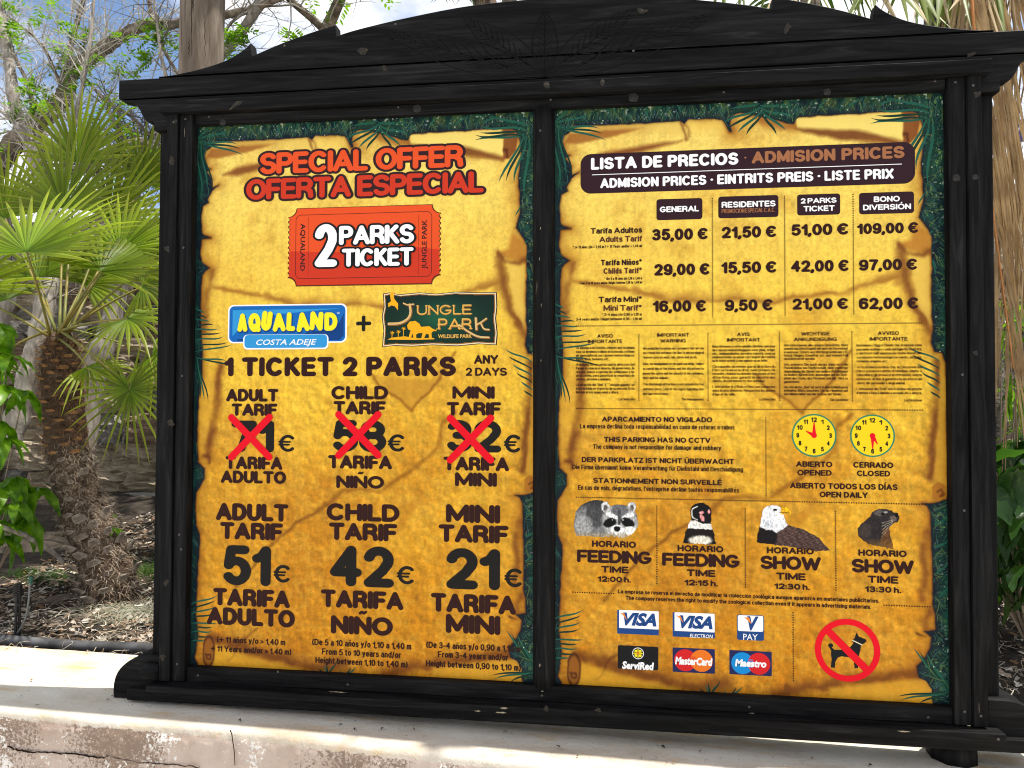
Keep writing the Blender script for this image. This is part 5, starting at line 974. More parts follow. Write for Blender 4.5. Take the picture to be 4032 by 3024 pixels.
def sealion(X, Y):
    c = np.zeros(X.shape + (3,)); c[:] = (.17, .15, .15); al = np.maximum(el(X, Y, 1800, 180, 66, 46), pg(X, Y, [(1735, 175), (1690, 215), (1660, 250), (1662, 290), (1720, 340), (1856, 362), (1838, 290), (1830, 240), (1850, 220), (1870, 200)])); al = np.maximum(al, el(X, Y, 1858, 182, 28, 30))
    c = mixc(c, (.42, .38, .36), el(X, Y, 1780, 160, 30, 18) * .7); c = mixc(c, (.45, .28, .14), pg(X, Y, [(1780, 330), (1800, 250), (1834, 240), (1856, 365)]) * .7); c = mixc(c, (.30, .25, .22), el(X, Y, 1700, 260, 35, 40) * .6); c = mixc(c, (.50, .44, .40), el(X, Y, 1852, 190, 20, 18) * .7); c = mixc(c, (.03, .03, .03), el(X, Y, 1872, 170, 10, 9)); c = mixc(c, (.02, .02, .02), el(X, Y, 1797, 165, 9, 7)); c = mixc(c, (.75, .73, .70), el(X, Y, 1812, 154, 12, 5) * .8)
    for k in range(5): c = mixc(c, (.85, .8, .7), np.exp(-((Y - 200 - k * 6 + (X - 1845) * (.3 + .25 * k)) / 1.6) ** 2) * (X > 1790) * (X < 1850) * .8)
    c = mixc(c, (.60, .42, .16), np.clip((Y - 300) / 60, 0, 1) * .7); return c, al
animal('animal_picture', 125, 80, 495, 312, raccoon, 'raccoon picture over the first feeding time'); animal('animal_picture', 700, 95, 915, 335, penguin, 'penguin picture over the second feeding time')
animal('animal_picture', 1105, 105, 1525, 372, eagle, 'white headed eagle picture over the first show time'); animal('animal_picture', 1645, 125, 1900, 362, sealion, 'sea lion picture over the second show time')
flush_text()

# ================================================================== GROUND, LOW WALL
GZ = -.70
M_PAVE = noisy('front_paving', [(.3, (.40, .385, .35, 1)), (.6, (.50, .48, .44, 1)), (.8, (.56, .54, .50, 1))], 3, bump=.4, bscale=60, rough=.9)
b = MB(); b.add([(-400, -400, GZ), (400, -400, GZ), (400, -.15, GZ), (-400, -.15, GZ)], [(0, 1, 2, 3)]); b.build('pavement', M_PAVE)['kind'] = 'structure'
def soil_z(x, y):
    t = max(0., y - .35); s = t / 2.6; s = min(s, 1.0)
    h = -.155 - .02 * min(max(x, -1), 3) + .36 * (s ** 1.25)
    return h + .028 * mnoise.noise(Vector((x * 2.1, y * 2.1, 0))) * min(1, t * 3) + .010 * mnoise.noise(Vector((x * 9, y * 9, 4))) * min(1, t * 4 + .3)
M_SOIL = noisy('dry_soil', [(.3, (.014, .010, .007, 1)), (.5, (.032, .024, .017, 1)), (.75, (.08, .062, .045, 1))], 9, bump=.9, bscale=70, rough=.95, bdist=.02)
b = MB(); xs = np.concatenate([np.linspace(-12, -1.6, 40), np.linspace(-1.5, 4.4, 170), np.linspace(4.5, 13, 30)]); ys = np.concatenate([np.linspace(.16, 3.4, 95), np.linspace(3.6, 9, 12)])
for y in ys:
    for x in xs: b.v.append((x, y, soil_z(x, y)))
n = len(xs)
for j in range(len(ys) - 1):
    for i in range(n - 1): o = j * n + i; b.f.append((o, o + 1, o + n + 1, o + n))
b.build('soil', M_SOIL, smooth=True)['kind'] = 'structure'
b = MB(); b.add([(-400, 8.9, -.2), (400, 8.9, -.2), (400, 600, -.2), (-400, 600, -.2)], [(0, 1, 2, 3)]); b.build('terrain', mat('far_ground', (.22, .19, .14, 1), .95))['kind'] = 'structure'

# low plastered wall: its front edge runs slightly towards the camera on the right
E0 = on_ledge(0, 2793); E1 = on_ledge(800, 2863); E2 = on_ledge(1539, 2946); E3 = on_ledge(2100, 3000)
def edge_y(x):
    P = [(-12, E0[1] + .2), (E0[0], E0[1]), (E1[0], E1[1]), (E2[0], E2[1]), (E3[0], E3[1]), (12, E3[1] - (12 - E3[0]) * .05)]
    for (a, ya), (c, yc) in zip(P[:-1], P[1:]):
        if x <= c: t = (x - a) / (c - a); return ya + (yc - ya) * t
    return P[-1][1]
wall = thing('low_wall', 'low plastered wall with white painted top and flaking pink stucco under the notice board', 'wall', (1.2, 0, GZ))
m = mat('flaking_stucco', rough=.9, spec=.2); t = m.node_tree; N = t.nodes.new; Lk = t.links.new; bs = t.nodes['Principled BSDF']
tc = N('ShaderNodeTexCoord')
def nz(scale, det=5, rg=.6, st=None, off=None):
    k = N('ShaderNodeTexNoise'); k.inputs['Scale'].default_value = scale; k.inputs['Detail'].default_value = det; k.inputs['Roughness'].default_value = rg
    if st or off:
        mp = N('ShaderNodeMapping'); mp.inputs['Scale'].default_value = st or (1, 1, 1); mp.inputs['Location'].default_value = off or (0, 0, 0); Lk(tc.outputs['Object'], mp.inputs[0]); Lk(mp.outputs[0], k.inputs['Vector'])
    else: Lk(tc.outputs['Object'], k.inputs['Vector'])
    return k
def ramp(src, stops):
    r = N('ShaderNodeValToRGB'); cr = r.color_ramp
    while len(cr.elements) < len(stops): cr.elements.new(.5)
    for e, (p, c) in zip(cr.elements, stops): e.position = p; e.color = c
    Lk(src, r.inputs[0]); return r
def mixn(f, a, c, bl='MIX'):
    x = N('ShaderNodeMix'); x.data_type = 'RGBA'; x.blend_type = bl
    for s, v in (('Factor', f), ('A', a), ('B', c)):
        if hasattr(v, 'is_output'): Lk(v, x.inputs[s])
        else: x.inputs[s].default_value = v
    return x.outputs['Result']
stc = ramp(nz(5).outputs[0], [(.35, (.40, .30, .24, 1)), (.5, (.50, .40, .33, 1)), (.68, (.56, .47, .41, 1))]).outputs[0]
blot = nz(2.2, 2, .5, (1.9, 1, .9)); fine = nz(95, 4, .75); mul = N('ShaderNodeMath'); mul.operation = 'MULTIPLY'; Lk(blot.outputs[0], mul.inputs[0]); Lk(fine.outputs[0], mul.inputs[1])
stc = mixn(ramp(mul.outputs[0], [(.28, g(0)), (.315, g(1))]).outputs[0], stc, (.25, .18, .135, 1))
blot2 = nz(2.7, 2, .5, (2, 1, 1), (3, 1, 7)); fine2 = nz(75, 4, .7, None, (5, 5, 5)); mul2 = N('ShaderNodeMath'); mul2.operation = 'MULTIPLY'; Lk(blot2.outputs[0], mul2.inputs[0]); Lk(fine2.outputs[0], mul2.inputs[1])
stc = mixn(ramp(mul2.outputs[0], [(.34, g(0)), (.36, g(1))]).outputs[0], stc, (.74, .71, .66, 1))
# white paint on the top, running ragged over the edge (height in z)
sep = N('ShaderNodeSeparateXYZ'); Lk(tc.outputs['Object'], sep.inputs[0])
zc = N('ShaderNodeMath'); zc.operation = 'MULTIPLY_ADD'; Lk(sep.outputs['X'], zc.inputs[0]); zc.inputs[1].default_value = .02; Lk(sep.outputs['Z'], zc.inputs[2])
nm = N('ShaderNodeMath'); nm.operation = 'MULTIPLY_ADD'; Lk(nz(26, 5, .7).outputs[0], nm.inputs[0]); nm.inputs[1].default_value = .045; Lk(zc.outputs[0], nm.inputs[2])
TOPZ = -.125 - GZ - .02 * 1.2
wf = ramp(nm.outputs[0], [(TOPZ - .008, g(0)), (TOPZ - .004, g(1))]); 
paint = ramp(nz(3.2, 6, .6, (1, 2, 1)).outputs[0], [(.3, (.40, .33, .24, 1)), (.48, (.53, .475, .395, 1)), (.7, (.62, .575, .50, 1))]).outputs[0]
rustn = nz(4.5, 5, .6, (.8, 3.5, 1), (2, 2, 2)); paint = mixn(ramp(rustn.outputs[0], [(.54, g(0)), (.70, g(.8))]).outputs[0], paint, (.52, .33, .14, 1))
paint = mixn(ramp(nz(40, 4).outputs[0], [(.62, g(0)), (.75, g(.5))]).outputs[0], paint, (.34, .30, .25, 1))
fin = mixn(wf.outputs[0], stc, paint); Lk(fin, bs.inputs['Base Color'])
bp = N('ShaderNodeBump'); bp.inputs['Strength'].default_value = .7; bp.inputs['Distance'].default_value = .006; Lk(nz(70, 6, .7).outputs[0], bp.inputs['Height']); Lk(bp.outputs[0], bs.inputs['Normal'])
M_STUCCO = m
xs = np.concatenate([np.linspace(-12, -1.1, 70), np.linspace(-1.08, 2.2, 420), np.linspace(2.25, 12, 110)])
prof = [(.62, 0)] + [(d, 0) for d in np.linspace(.52, .03, 22)] + [(.020, -.001), (.010, -.004), (.003, -.010), (0, -.018)] + [(0, -d) for d in np.linspace(.03, .26, 30)] + [(0, -.35), (0, -.58)]
b = MB()
for x in xs:
    ey = edge_y(x); lz = ledge_z(x)
    for k, (d, h) in enumerate(prof):
        yy = ey + d; 
        if d > .3: yy = min(yy, .36 + .0 * x)
        w = mnoise.noise(Vector((x * 6, yy * 6, h * 6))) * .004 + mnoise.noise(Vector((x * 30, yy * 30, h * 30))) * .0018 + mnoise.noise(Vector((x * 1.3, h, 3))) * .010
        if d > .05: b.v.append((x, yy, lz + h + w * .55))
        else:
            rough = max(0, (-h - .02) / .03); rough = min(rough, 1); pit = mnoise.noise(Vector((x * 45, 7, h * 45))) * .0035 * rough
            b.v.append((x, yy + w + pit - .004 * rough, lz + h + w * .3))
m_ = len(prof)
for i in range(len(xs) - 1):
    for k in range(m_ - 1): o = i * m_ + k; b.f.append((o, o + 1, o + m_ + 1, o + m_))
b.build('wall_body', M_STUCCO, wall, smooth=True)
# cracks in the stucco
M_CRACK = mat('crack', (.035, .022, .015, 1), 1, 0)
def crack(pts, w):
    P = []
    for sx, sy in pts:
        d = _ray(sx, sy); tt = 2.0; x = 0
        for _ in range(12):
            p = CP + tt * d; tt += ((edge_y(p[0]) - .0075) * -1 - p[2]) / d[2]
        p = CP + tt * d; P.append((p[0], -p[2], p[1]))
    rr = random.Random(3); Q = []
    for a, c in zip(P[:-1], P[1:]):
        for k in range(7): t = k / 7; Q.append((a[0] + (c[0] - a[0]) * t, a[1] + (c[1] - a[1]) * t, a[2] + (c[2] - a[2]) * t + rr.uniform(-.0025, .0025)))
    b = MB()
    for i, (x, y, z) in enumerate(Q):
        ww = w * (1 - i / len(Q) * .8) * rr.uniform(.5, 1.3); b.v += [(x, y - .0015, z + ww), (x, y + .004, z), (x, y - .0015, z - ww)]
    for i in range(len(Q) - 1): o = 3 * i; b.f += [(o, o + 1, o + 4, o + 3), (o + 1, o + 2, o + 5, o + 4)]
    b.build('crack', M_CRACK, wall)
crack([(28, 2935), (60, 2950), (120, 2962), (190, 2962), (280, 2968), (400, 2985), (430, 2975), (480, 2990), (560, 3005), (700, 3012), (800, 3024)], .0028)
crack([(905, 2874), (912, 2890), (915, 2915), (922, 2960), (925, 3024)], .0010)

# ================================================================== MULCH
def chipcloud(n, xr, yr, smin, smax, seed, thick=.15):
    r = random.Random(seed); b = MB(); cols = []
    pal = [(.28, .21, .155), (.17, .115, .075), (.44, .37, .29), (.09, .06, .042), (.13, .09, .06), (.56, .50, .42), (.26, .15, .08), (.05, .035, .025)]
    for i in range(n):
        x = r.uniform(*xr); y = yr[0] + (yr[1] - yr[0]) * r.random() ** 1.4
        if y < .40 and r.random() < .6: continue
        z = soil_z(x, y) + r.uniform(-.004, .012); s = r.uniform(smin, smax) * (1.6 if r.random() < .06 else 1); a = r.uniform(0, 6.28); asp = r.choice((.15, .3, .5, .7, .1))
        c = pal[int(r.random() ** 1.2 * 8)]; k = r.uniform(.35, 1.15) * (1.6 if r.random() < .12 else 1); up = Vector((r.uniform(-.5, .5), r.uniform(-.6, .3), 1)).normalized()
        d = Vector((math.cos(a), math.sin(a), 0)); d = (d - up * d.dot(up)).normalized(); e = up.cross(d); h = up * s * asp * thick
        p = Vector((x, y, z)); q4 = [p + d * s + e * s * asp * r.uniform(.2, .8), p + e * s * asp * r.uniform(.7, 1.1) - d * s * r.uniform(.6, 1), p - d * s - e * s * asp * r.uniform(.2, .9), p - e * s * asp * r.uniform(.6, 1.2) + d * s * r.uniform(.5, 1)]
        top = [v + h for v in q4]; cup = p + h + up * s * .08 * r.uniform(-1, 1.5)
        b.add(top + [cup] + q4, [(0, 1, 4), (1, 2, 4), (2, 3, 4), (3, 0, 4), (0, 5, 6, 1), (1, 6, 7, 2), (2, 7, 8, 3), (3, 8, 5, 0)]); cols += [(c[0] * k, c[1] * k, c[2] * k, 1)] * 9
    b.c = cols; return b
M_CHIP = attrmat('bark_chips', rough=.9, spec=.15, bump=.5, bscale=120)
cb_ = chipcloud(15000, (-1.75, .35), (.34, 2.9), .006, .022, 11); cb2 = chipcloud(4500, (2.3, 4.2), (.34, 3.0), .007, .024, 12); cb3 = chipcloud(3000, (.2, 2.4), (.4, 2.6), .008, .024, 13)
k0 = list(cb_.c); 
for o_ in (cb2, cb3): cb_.add(o_.v, o_.f); k0 += o_.c
cb_.c = k0; o = cb_.build('bark_mulch', M_CHIP); tag(o, 'grey brown bark chip litter covering the planting bed', 'mulch', kind='stuff')
# dry strands lying on the bed
b = MB(); r = random.Random(5); cols = []
for i in range(1500):
    x = r.uniform(-1.7, .3) if i < 1000 else r.uniform(2.5, 4); y = .36 + 2.3 * r.random() ** 1.3; a = r.uniform(0, 6.28); L_ = r.uniform(.03, .12); z = soil_z(x, y) + .01
    P = [(x + math.cos(a + j * r.uniform(-.3, .3)) * L_ * j / 3, y + math.sin(a + j * .15) * L_ * j / 3, z + r.uniform(0, .018) + .008 * j * (3 - j)) for j in range(4)]
    n0 = len(b.v); b.tube(P, [.0011, .0014, .0012, .0006], 3, cap=False); c = r.choice([(.45, .38, .28), (.30, .22, .15), (.55, .50, .42)]); cols += [(*c, 1)] * (len(b.v) - n0)
b.c = cols; o = b.build('dry_litter', M_CHIP); tag(o, 'thin dry stalks and palm fibres strewn over the mulch', 'litter', kind='stuff')
# pebbles
b = MB(); r = random.Random(8); cols = []
for i in range(900):
    x = r.uniform(-1.7, .3) if i < 650 else r.uniform(2.6, 4); y = .34 + 2.4 * r.random() ** 1.2; z = soil_z(x, y); s = r.uniform(.004, .012); n0 = len(b.v)
    vs = [(x + s * r.uniform(.7, 1.2) * dx, y + s * r.uniform(.7, 1.2) * dy, z + s * .8 * r.uniform(.7, 1.2) * dz) for dx, dy, dz in ((1, 0, 0), (0, 1, 0), (-1, 0, 0), (0, -1, 0), (0, 0, 1), (0, 0, -1))]
    b.add(vs, [(0, 1, 4), (1, 2, 4), (2, 3, 4), (3, 0, 4), (1, 0, 5), (2, 1, 5), (3, 2, 5), (0, 3, 5)]); k = r.uniform(.2, .6); cols += [(k, k * .93, k * .84, 1)] * 6
b.c = cols; o = b.build('gravel', M_CHIP); tag(o, 'small pale pebbles scattered among the bark chips', 'gravel', kind='stuff')

# ================================================================== STONE RETAINING WALL BEHIND THE BED
def gz(sx, sy, y): return B(sx, sy, y)[1]
M_STONE = [noisy('sandstone_%s' % nm, st, 5, stretch=(1, 1, 2.6), bump=1.0, bscale=22, rough=.95, bdist=.03, nrough=.7) for nm, st in (
    ('pale', [(.3, (.16, .12, .08, 1)), (.5, (.36, .29, .20, 1)), (.72, (.50, .43, .32, 1))]), ('brown', [(.3, (.09, .06, .045, 1)), (.5, (.22, .15, .10, 1)), (.72, (.38, .29, .20, 1))]), ('grey', [(.3, (.12, .11, .10, 1)), (.5, (.27, .25, .22, 1)), (.72, (.42, .39, .34, 1))]))]
rw = thing('retaining_wall', 'rough sandstone retaining wall behind the palm, stones in uneven courses', 'stone wall', (1.2, 2.9, 0))
stone_me = []
for k in range(7):
    r = random.Random(40 + k); bm = bmesh.new(); bmesh.ops.create_cube(bm, size=1); bmesh.ops.subdivide_edges(bm, edges=bm.edges, cuts=7, use_grid_fill=True)
    for v in bm.verts:
        p = v.co.copy(); q_ = Vector([math.copysign(abs(c * 2) ** .8, c) / 2 for c in p]); v.co = p.lerp(p.normalized() * .58, .25) + Vector((mnoise.noise(p * 2.2 + Vector((k, 0, 0))), mnoise.noise(p * 2.2 + Vector((0, k, 9))), mnoise.noise(p * 3 + Vector((3, k, 0))))) * .13 + Vector((0, mnoise.noise(p * 6 + Vector((k, 5, 5))) * .14, mnoise.noise(p * 9 + Vector((k, 1, 5))) * .05))
    me = bpy.data.meshes.new('stone'); bm.to_mesh(me); bm.free(); me.materials.append(M_STONE[k % 3]); stone_me.append(me)
r = random.Random(17); z = .02
for c in range(11):
    h = r.uniform(.13, .24); x = -9 - r.uniform(0, .4)
    while x < 10:
        w = r.uniform(.22, .62)
        if not (.3 < x and x + w < 2.3 and c > 6 and False): place('stone', r.choice(stone_me), (x + w / 2, 2.95 + c * .045 + r.uniform(-.07, .07), z + h / 2), rw, rot=(r.uniform(-.06, .06), r.uniform(-.05, .05), r.uniform(-.06, .06)), scale=(w * 1.04, .42, h * 1.04))
        x += w
    z += h * .96
b = MB(); b.box(-9.4, 10.4, 3.12, 3.2, -.2, .9); b.box(-9.4, 10.4, 3.35, 3.6, .85, z - .08); b.build('earth_fill', M_SOIL, rw)
WALLTOP = z
# upper terrace ground, a bank rising behind the wall
def bank_z(x, y): t = min(1, max(0, (y - 3.4) / 1.3)); return WALLTOP - .10 + (2.98 - WALLTOP) * t * t * (3 - 2 * t) + .14 * mnoise.noise(Vector((x * .9, y * .9, 2))) + .05 * mnoise.noise(Vector((x * 3.5, y * 3.5, 2)))
b = MB(); xs = np.linspace(-9.4, 10.4, 180); ys = np.linspace(3.4, 8.5, 44)
for y in ys:
    for x in xs: b.v.append((x, y, bank_z(x, y)))
for j in range(len(ys) - 1):
    for i in range(len(xs) - 1): o = j * len(xs) + i; b.f.append((o, o + 1, o + len(xs) + 1, o + len(xs)))
b.build('upper_terrace_ground', noisy('rocky_bank', [(.3, (.05, .035, .022, 1)), (.5, (.17, .125, .08, 1)), (.72, (.34, .27, .185, 1))], 5, bump=1, bscale=20, bdist=.05, rough=.95), smooth=True)['kind'] = 'structure'

# ================================================================== PIPE, STAKE, SLAB
M_HOSE = noisy('grey_hose', [(.4, (.035, .035, .035, 1)), (.7, (.11, .11, .115, 1))], 9, bump=.2, rough=.6)
P = [BP(-900, 2540, .42), BP(-300, 2555, .43), BP(0, 2560, .43), BP(300, 2562, .43), BP(595, 2552, .42), BP(900, 2560, .42), BP(1500, 2590, .42), BP(2300, 2620, .42)]
P = [Vector((p.x, p.y, max(p.z, soil_z(p.x, p.y) + .022))) for p in P]
b = MB(); b.tube([Vector(v) for v in P], .0215, 14); tag(b.build('irrigation_pipe', M_HOSE, smooth=True, org=P[2]), 'thick grey irrigation pipe lying behind the low wall', 'pipe')
M_BLACKP = mat('black_plastic', (.012, .012, .012, 1), .5); M_TUBE = mat('grey_tubing', (.16, .17, .16, 1), .5)
s0 = BP(68, 2520, .50); s0.z = soil_z(s0.x, s0.y) - .01; st = thing('irrigation_stake', 'black ribbed irrigation stake standing in the mulch at the left', 'stake', s0)
top = BP(92, 2298, .5); b = MB(); d = top - s0
for o1, o2 in ((-.010, 0), (.010, 0), (0, .008), (0, -.008)): b.box(s0.x + o1 - .0035, s0.x + o1 + .0035, s0.y + o2 - .003, s0.y + o2 + .003, s0.z, top.z)
for k in range(7): zz = top.z - .006 - k * .0075; b.box(s0.x - .019, s0.x + .019, s0.y - .011, s0.y + .011, zz - .002, zz + .0015)
b.build('stake_body', M_BLACKP, st); hd = BP(120, 2282, .5)
b = MB(); b.tube([hd + Vector((0, 0, -.02)), hd, hd + Vector((.004, 0, .012))], [.008, .010, .006], 8); b.build('dripper_head', mat('green_plastic', (.02, .09, .06, 1), .5), st)
b = MB(); b.tube([Vector(BP(x, y, .495)) for x, y in smooth_curve([(118, 2296), (112, 2370), (98, 2440), (62, 2500), (20, 2540), (-60, 2572)], 4)], .0042, 6); b.build('feed_tube', M_TUBE, st, smooth=True)
b = MB(); b.tube([Vector(BP(x, y, .60)) for x, y in smooth_curve([(455, 2545), (470, 2508), (500, 2492), (530, 2505), (545, 2545)], 4)], .005, 6); tag(b.build('hose_loop', mat('brown_hose', (.10, .08, .06, 1), .7), smooth=True, org=BP(500, 2545, .6)), 'small loop of thin hose sticking out of the mulch', 'hose')
M_BARK = noisy('old_bark', [(.3, (.05, .035, .025, 1)), (.55, (.14, .105, .08, 1)), (.75, (.28, .235, .19, 1))], 14, stretch=(.5, 1, 2), bump=1, bscale=40, bdist=.02, rough=.95)
def slab(name, sx, sy, y, L_, w, ang, label, seed):
    p = BP(sx, sy, y); r = random.Random(seed); bm = bmesh.new(); bmesh.ops.create_cube(bm, size=1); bmesh.ops.subdivide_edges(bm, edges=bm.edges, cuts=4, use_grid_fill=True)
    for v in bm.verts:
        c = v.co; k = 1 - .5 * abs(c.x * 2) ** 3; n_ = mnoise.noise_vector(c * 3 + Vector((seed, 0, 0))); v.co = Vector((c.x * L_ + n_.x * .02, c.y * w * k + n_.y * .015, c.z * w * .55 * k + n_.z * .015))
    me = bpy.data.meshes.new(name); bm.to_mesh(me); bm.free(); me.materials.append(M_BARK); o = place(name, me, (p.x, p.y, soil_z(p.x, p.y) + w * .22), rot=(.2, -.15, ang)); tag(o, label, 'bark piece'); return o
slab('bark_slab', 215, 2395, .92, .17, .055, .35, 'long dark slab of bark lying left of the palm foot', 3)
slab('bark_slab', 325, 2468, .72, .07, .035, 1.2, 'short upright curl of bark near the pipe', 4); slab('bark_slab', 268, 2475, .72, .05, .03, -.6, 'small pale flake of bark beside the short curl', 6)
slab('bark_slab', 3985, 2790, .32, .07, .02, .1, 'cream strip of bark lying on the right foot log', 7)

# small dry leaves and grit on top of the wall
b = MB(); r = random.Random(61); cols = []
for i in range(170):
    x = r.uniform(-.9, 2.6); ey = edge_y(x); y = ey + r.uniform(.03, .42) if x < -.3 else ey + r.uniform(.03, .2); s = r.uniform(.0015, .004) if i > 22 else r.uniform(.006, .012); a = r.uniform(0, 6.28); z = ledge_z(x) + .006
    p = Vector((x, y, z)); d = Vector((math.cos(a), math.sin(a), 0)); e = Vector((-d.y, d.x, 0)) * .4; b.add([p + d * s, p + e * s + Vector((0, 0, s * .5)), p - d * s, p - e * s + Vector((0, 0, s * .2))], [(0, 1, 2, 3)]); c = r.choice([(.10, .07, .045), (.22, .15, .08), (.06, .045, .03)]); cols += [(*c, 1)] * 4
b.c = cols; o = b.build('leaf_litter', M_CHIP); tag(o, 'scattered crumbs and dry leaves on the painted wall top', 'litter', kind='stuff')

# ================================================================== PLANTS
def obj_leaf(me_name, L_, w, droop, fold, mat_, n=8, ruffle=0., seed=0):
    """leaf blade along +x, base at the origin, curving down, folded at the midrib"""
    r = random.Random(seed); b = MB()
    for i in range(n + 1):
        t = i / n; ww = w * math.sin(math.pi * min(1, t * .93 + .06)) ** .8 * (1 - .25 * t); x = L_ * t * (1 - .15 * droop * t); z = -droop * L_ * t * t
        ru = ruffle * math.sin(i * 2.1 + seed) * w
        b.v += [(x, -ww, z + fold * ww + ru), (x, 0, z), (x, ww, z + fold * ww - ru)]
    for i in range(n): o = 3 * i; b.f += [(o, o + 1, o + 4, o + 3), (o + 1, o + 2, o + 5, o + 4)]
    me = bpy.data.meshes.new(me_name); me.from_pydata(b.v, [], b.f); me.polygons.foreach_set('use_smooth', [True] * len(me.polygons)); me.materials.append(mat_); return me

# ---------- fan palm
M_FAN0 = leafmat('fan_leaf_plain', (.060, .115, .005, 1), (.15, .20, .009, 1), .52, .45, 5, (2.3, 2.1, .4, 1))
M_PET = leafmat('petiole', (.16, .17, .045, 1), (.26, .20, .05, 1), .15, .45, 8, (1.5, 1.3, .6, 1))
M_FIB = attrmat('palm_fibre', rough=.95, spec=.1)
M_TRUNK = noisy('palm_trunk', [(.3, (.035, .022, .014, 1)), (.55, (.11, .075, .05, 1)), (.75, (.24, .19, .14, 1))], 12, stretch=(1, 1, 3), bump=1, bscale=50, bdist=.015, rough=.95)
M_STUB = noisy('cut_leaf_base', [(.35, (.20, .10, .045, 1)), (.6, (.42, .23, .09, 1))], 30, bump=.6, rough=.85)
M_STUB2 = noisy('weathered_leaf_base', [(.3, (.12, .10, .085, 1)), (.6, (.34, .29, .24, 1))], 20, stretch=(1, 1, 2), bump=.8, rough=.9)
PY = .98
axis = [(450, 2385), (425, 2250), (372, 2110), (318, 1990), (285, 1860), (262, 1740), (250, 1600), (244, 1480), (240, 1380), (238, 1310)]
AX = [BP(sx, sy, PY + .0 * i) for i, (sx, sy) in enumerate(axis)]; AX[0].z = soil_z(AX[0].x, AX[0].y) - .03
RAD = [.150, .140, .130, .122, .116, .112, .110, .106, .094, .060]
palm = thing('fan_palm', 'short fan palm with shaggy trunk and spread green fans left of the notice board', 'palm tree', AX[0])
b = MB(); b.tube(AX, [x * .86 for x in RAD], 18); b.build('trunk', M_TRUNK, palm, smooth=True)
def on_trunk(t, a, k=1.0):
    f = t * (len(AX) - 1); i = min(int(f), len(AX) - 2); f -= i; p = AX[i].lerp(AX[i + 1], f); r_ = RAD[i] + (RAD[i + 1] - RAD[i]) * f; d = (AX[i + 1] - AX[i]).normalized()
    s = d.cross(Vector((0, 1, 0))).normalized(); u = s.cross(d); n_ = s * math.cos(a) + u * math.sin(a); return p + n_ * r_ * k, n_, d
def stub_mesh(mt, long):
    b = MB(); L_ = .055 * long; w = .026
    for i, (t, ww, dz) in enumerate(((0, 1.25, 0), (.45, 1.1, .006), (1, .75, .016))):
        for sx_, th in ((-1, 0), (-.6, .5), (0, .62), (.6, .5), (1, 0)): b.v.append((sx_ * w * ww, -(.002 + th * .018 * (1 - .3 * t)) - dz, L_ * t))
    for i in range(2):
        for j in range(4): o = i * 5 + j; b.f.append((o, o + 1, o + 6, o + 5))
    b.f.append((10, 11, 12, 13, 14)); b.f += [(0, 5, 9, 4)[::-1], (5, 10, 14, 9)[::-1]]
    me = bpy.data.meshes.new('leaf_base'); me.from_pydata(b.v, [], b.f); me.materials.append(mt); return me
stubs = [stub_mesh(M_STUB, .45), stub_mesh(M_STUB, .6), stub_mesh(M_STUB2, .6), stub_mesh(M_STUB2, .9)]
r = random.Random(2); k = 0
for i in range(230):
    t = .03 + .90 * i / 230; a = i * 2.39996; p, n_, d = on_trunk(t, a, .90)
    if n_.y > .35: continue
    me = stubs[r.randint(0, 1)] if t > .5 else stubs[2 + r.randint(0, 1)]
    q_ = Matrix((n_.cross(d).normalized() * -1, -n_, d)).transposed().to_euler(); s = r.uniform(.55, 1.0) * (1.15 if t < .3 else .9)
    tilt = Matrix((n_.cross(d).normalized() * -1, -(n_ * .85 - d * .5).normalized(), (d * .85 + n_ * .5).normalized())).transposed()
    place('leaf_base', me, p, palm, rot=tilt.to_euler(), scale=s)
b = MB(); cols = []
for i in range(15000):
    t = r.random() ** .9 * .97; a = r.uniform(0, 6.283); p, n_, d = on_trunk(t, a, .90)
    if n_.y > .45: continue
    L_ = r.uniform(.02, .07); tang = n_.cross(d); v1 = (n_ * r.uniform(.3, 1) + tang * r.uniform(-1, 1) + d * r.uniform(-.6, .5)).normalized(); v2 = (v1 + Vector((r.uniform(-.5, .5), r.uniform(-.5, .5), -.7))).normalized()
    p1 = p + v1 * L_ * .6; p2 = p1 + v2 * L_ * .7; w = tang * .0007; n0 = len(b.v)
    b.add([p - w, p + w, p1 + w, p1 - w, p2], [(0, 1, 2, 3), (3, 2, 4)])
    if t > .55: c = r.choice([(.15, .08, .045), (.26, .14, .075), (.06, .034, .02)])
    else: c = r.choice([(.36, .27, .195), (.50, .41, .32), (.16, .11, .075), (.07, .045, .03)])
    cols += [(*c, 1)] * 5
b.c = cols; o = b.build('trunk_fibre', M_FIB, palm); o['kind'] = 'stuff'
M_FAN = leafmat('fan_leaf', g(.5), g(.5), .5, .42, 5, (2.2, 2.1, .45, 1))
_t = M_FAN.node_tree; _a = _t.nodes.new('ShaderNodeAttribute'); _a.attribute_name = 'Col'
for _l in list(_t.links):
    if _l.from_node.type == 'VALTORGB': _s = _l.to_socket; _t.links.remove(_l); _t.links.new(_a.outputs['Color'], _s)
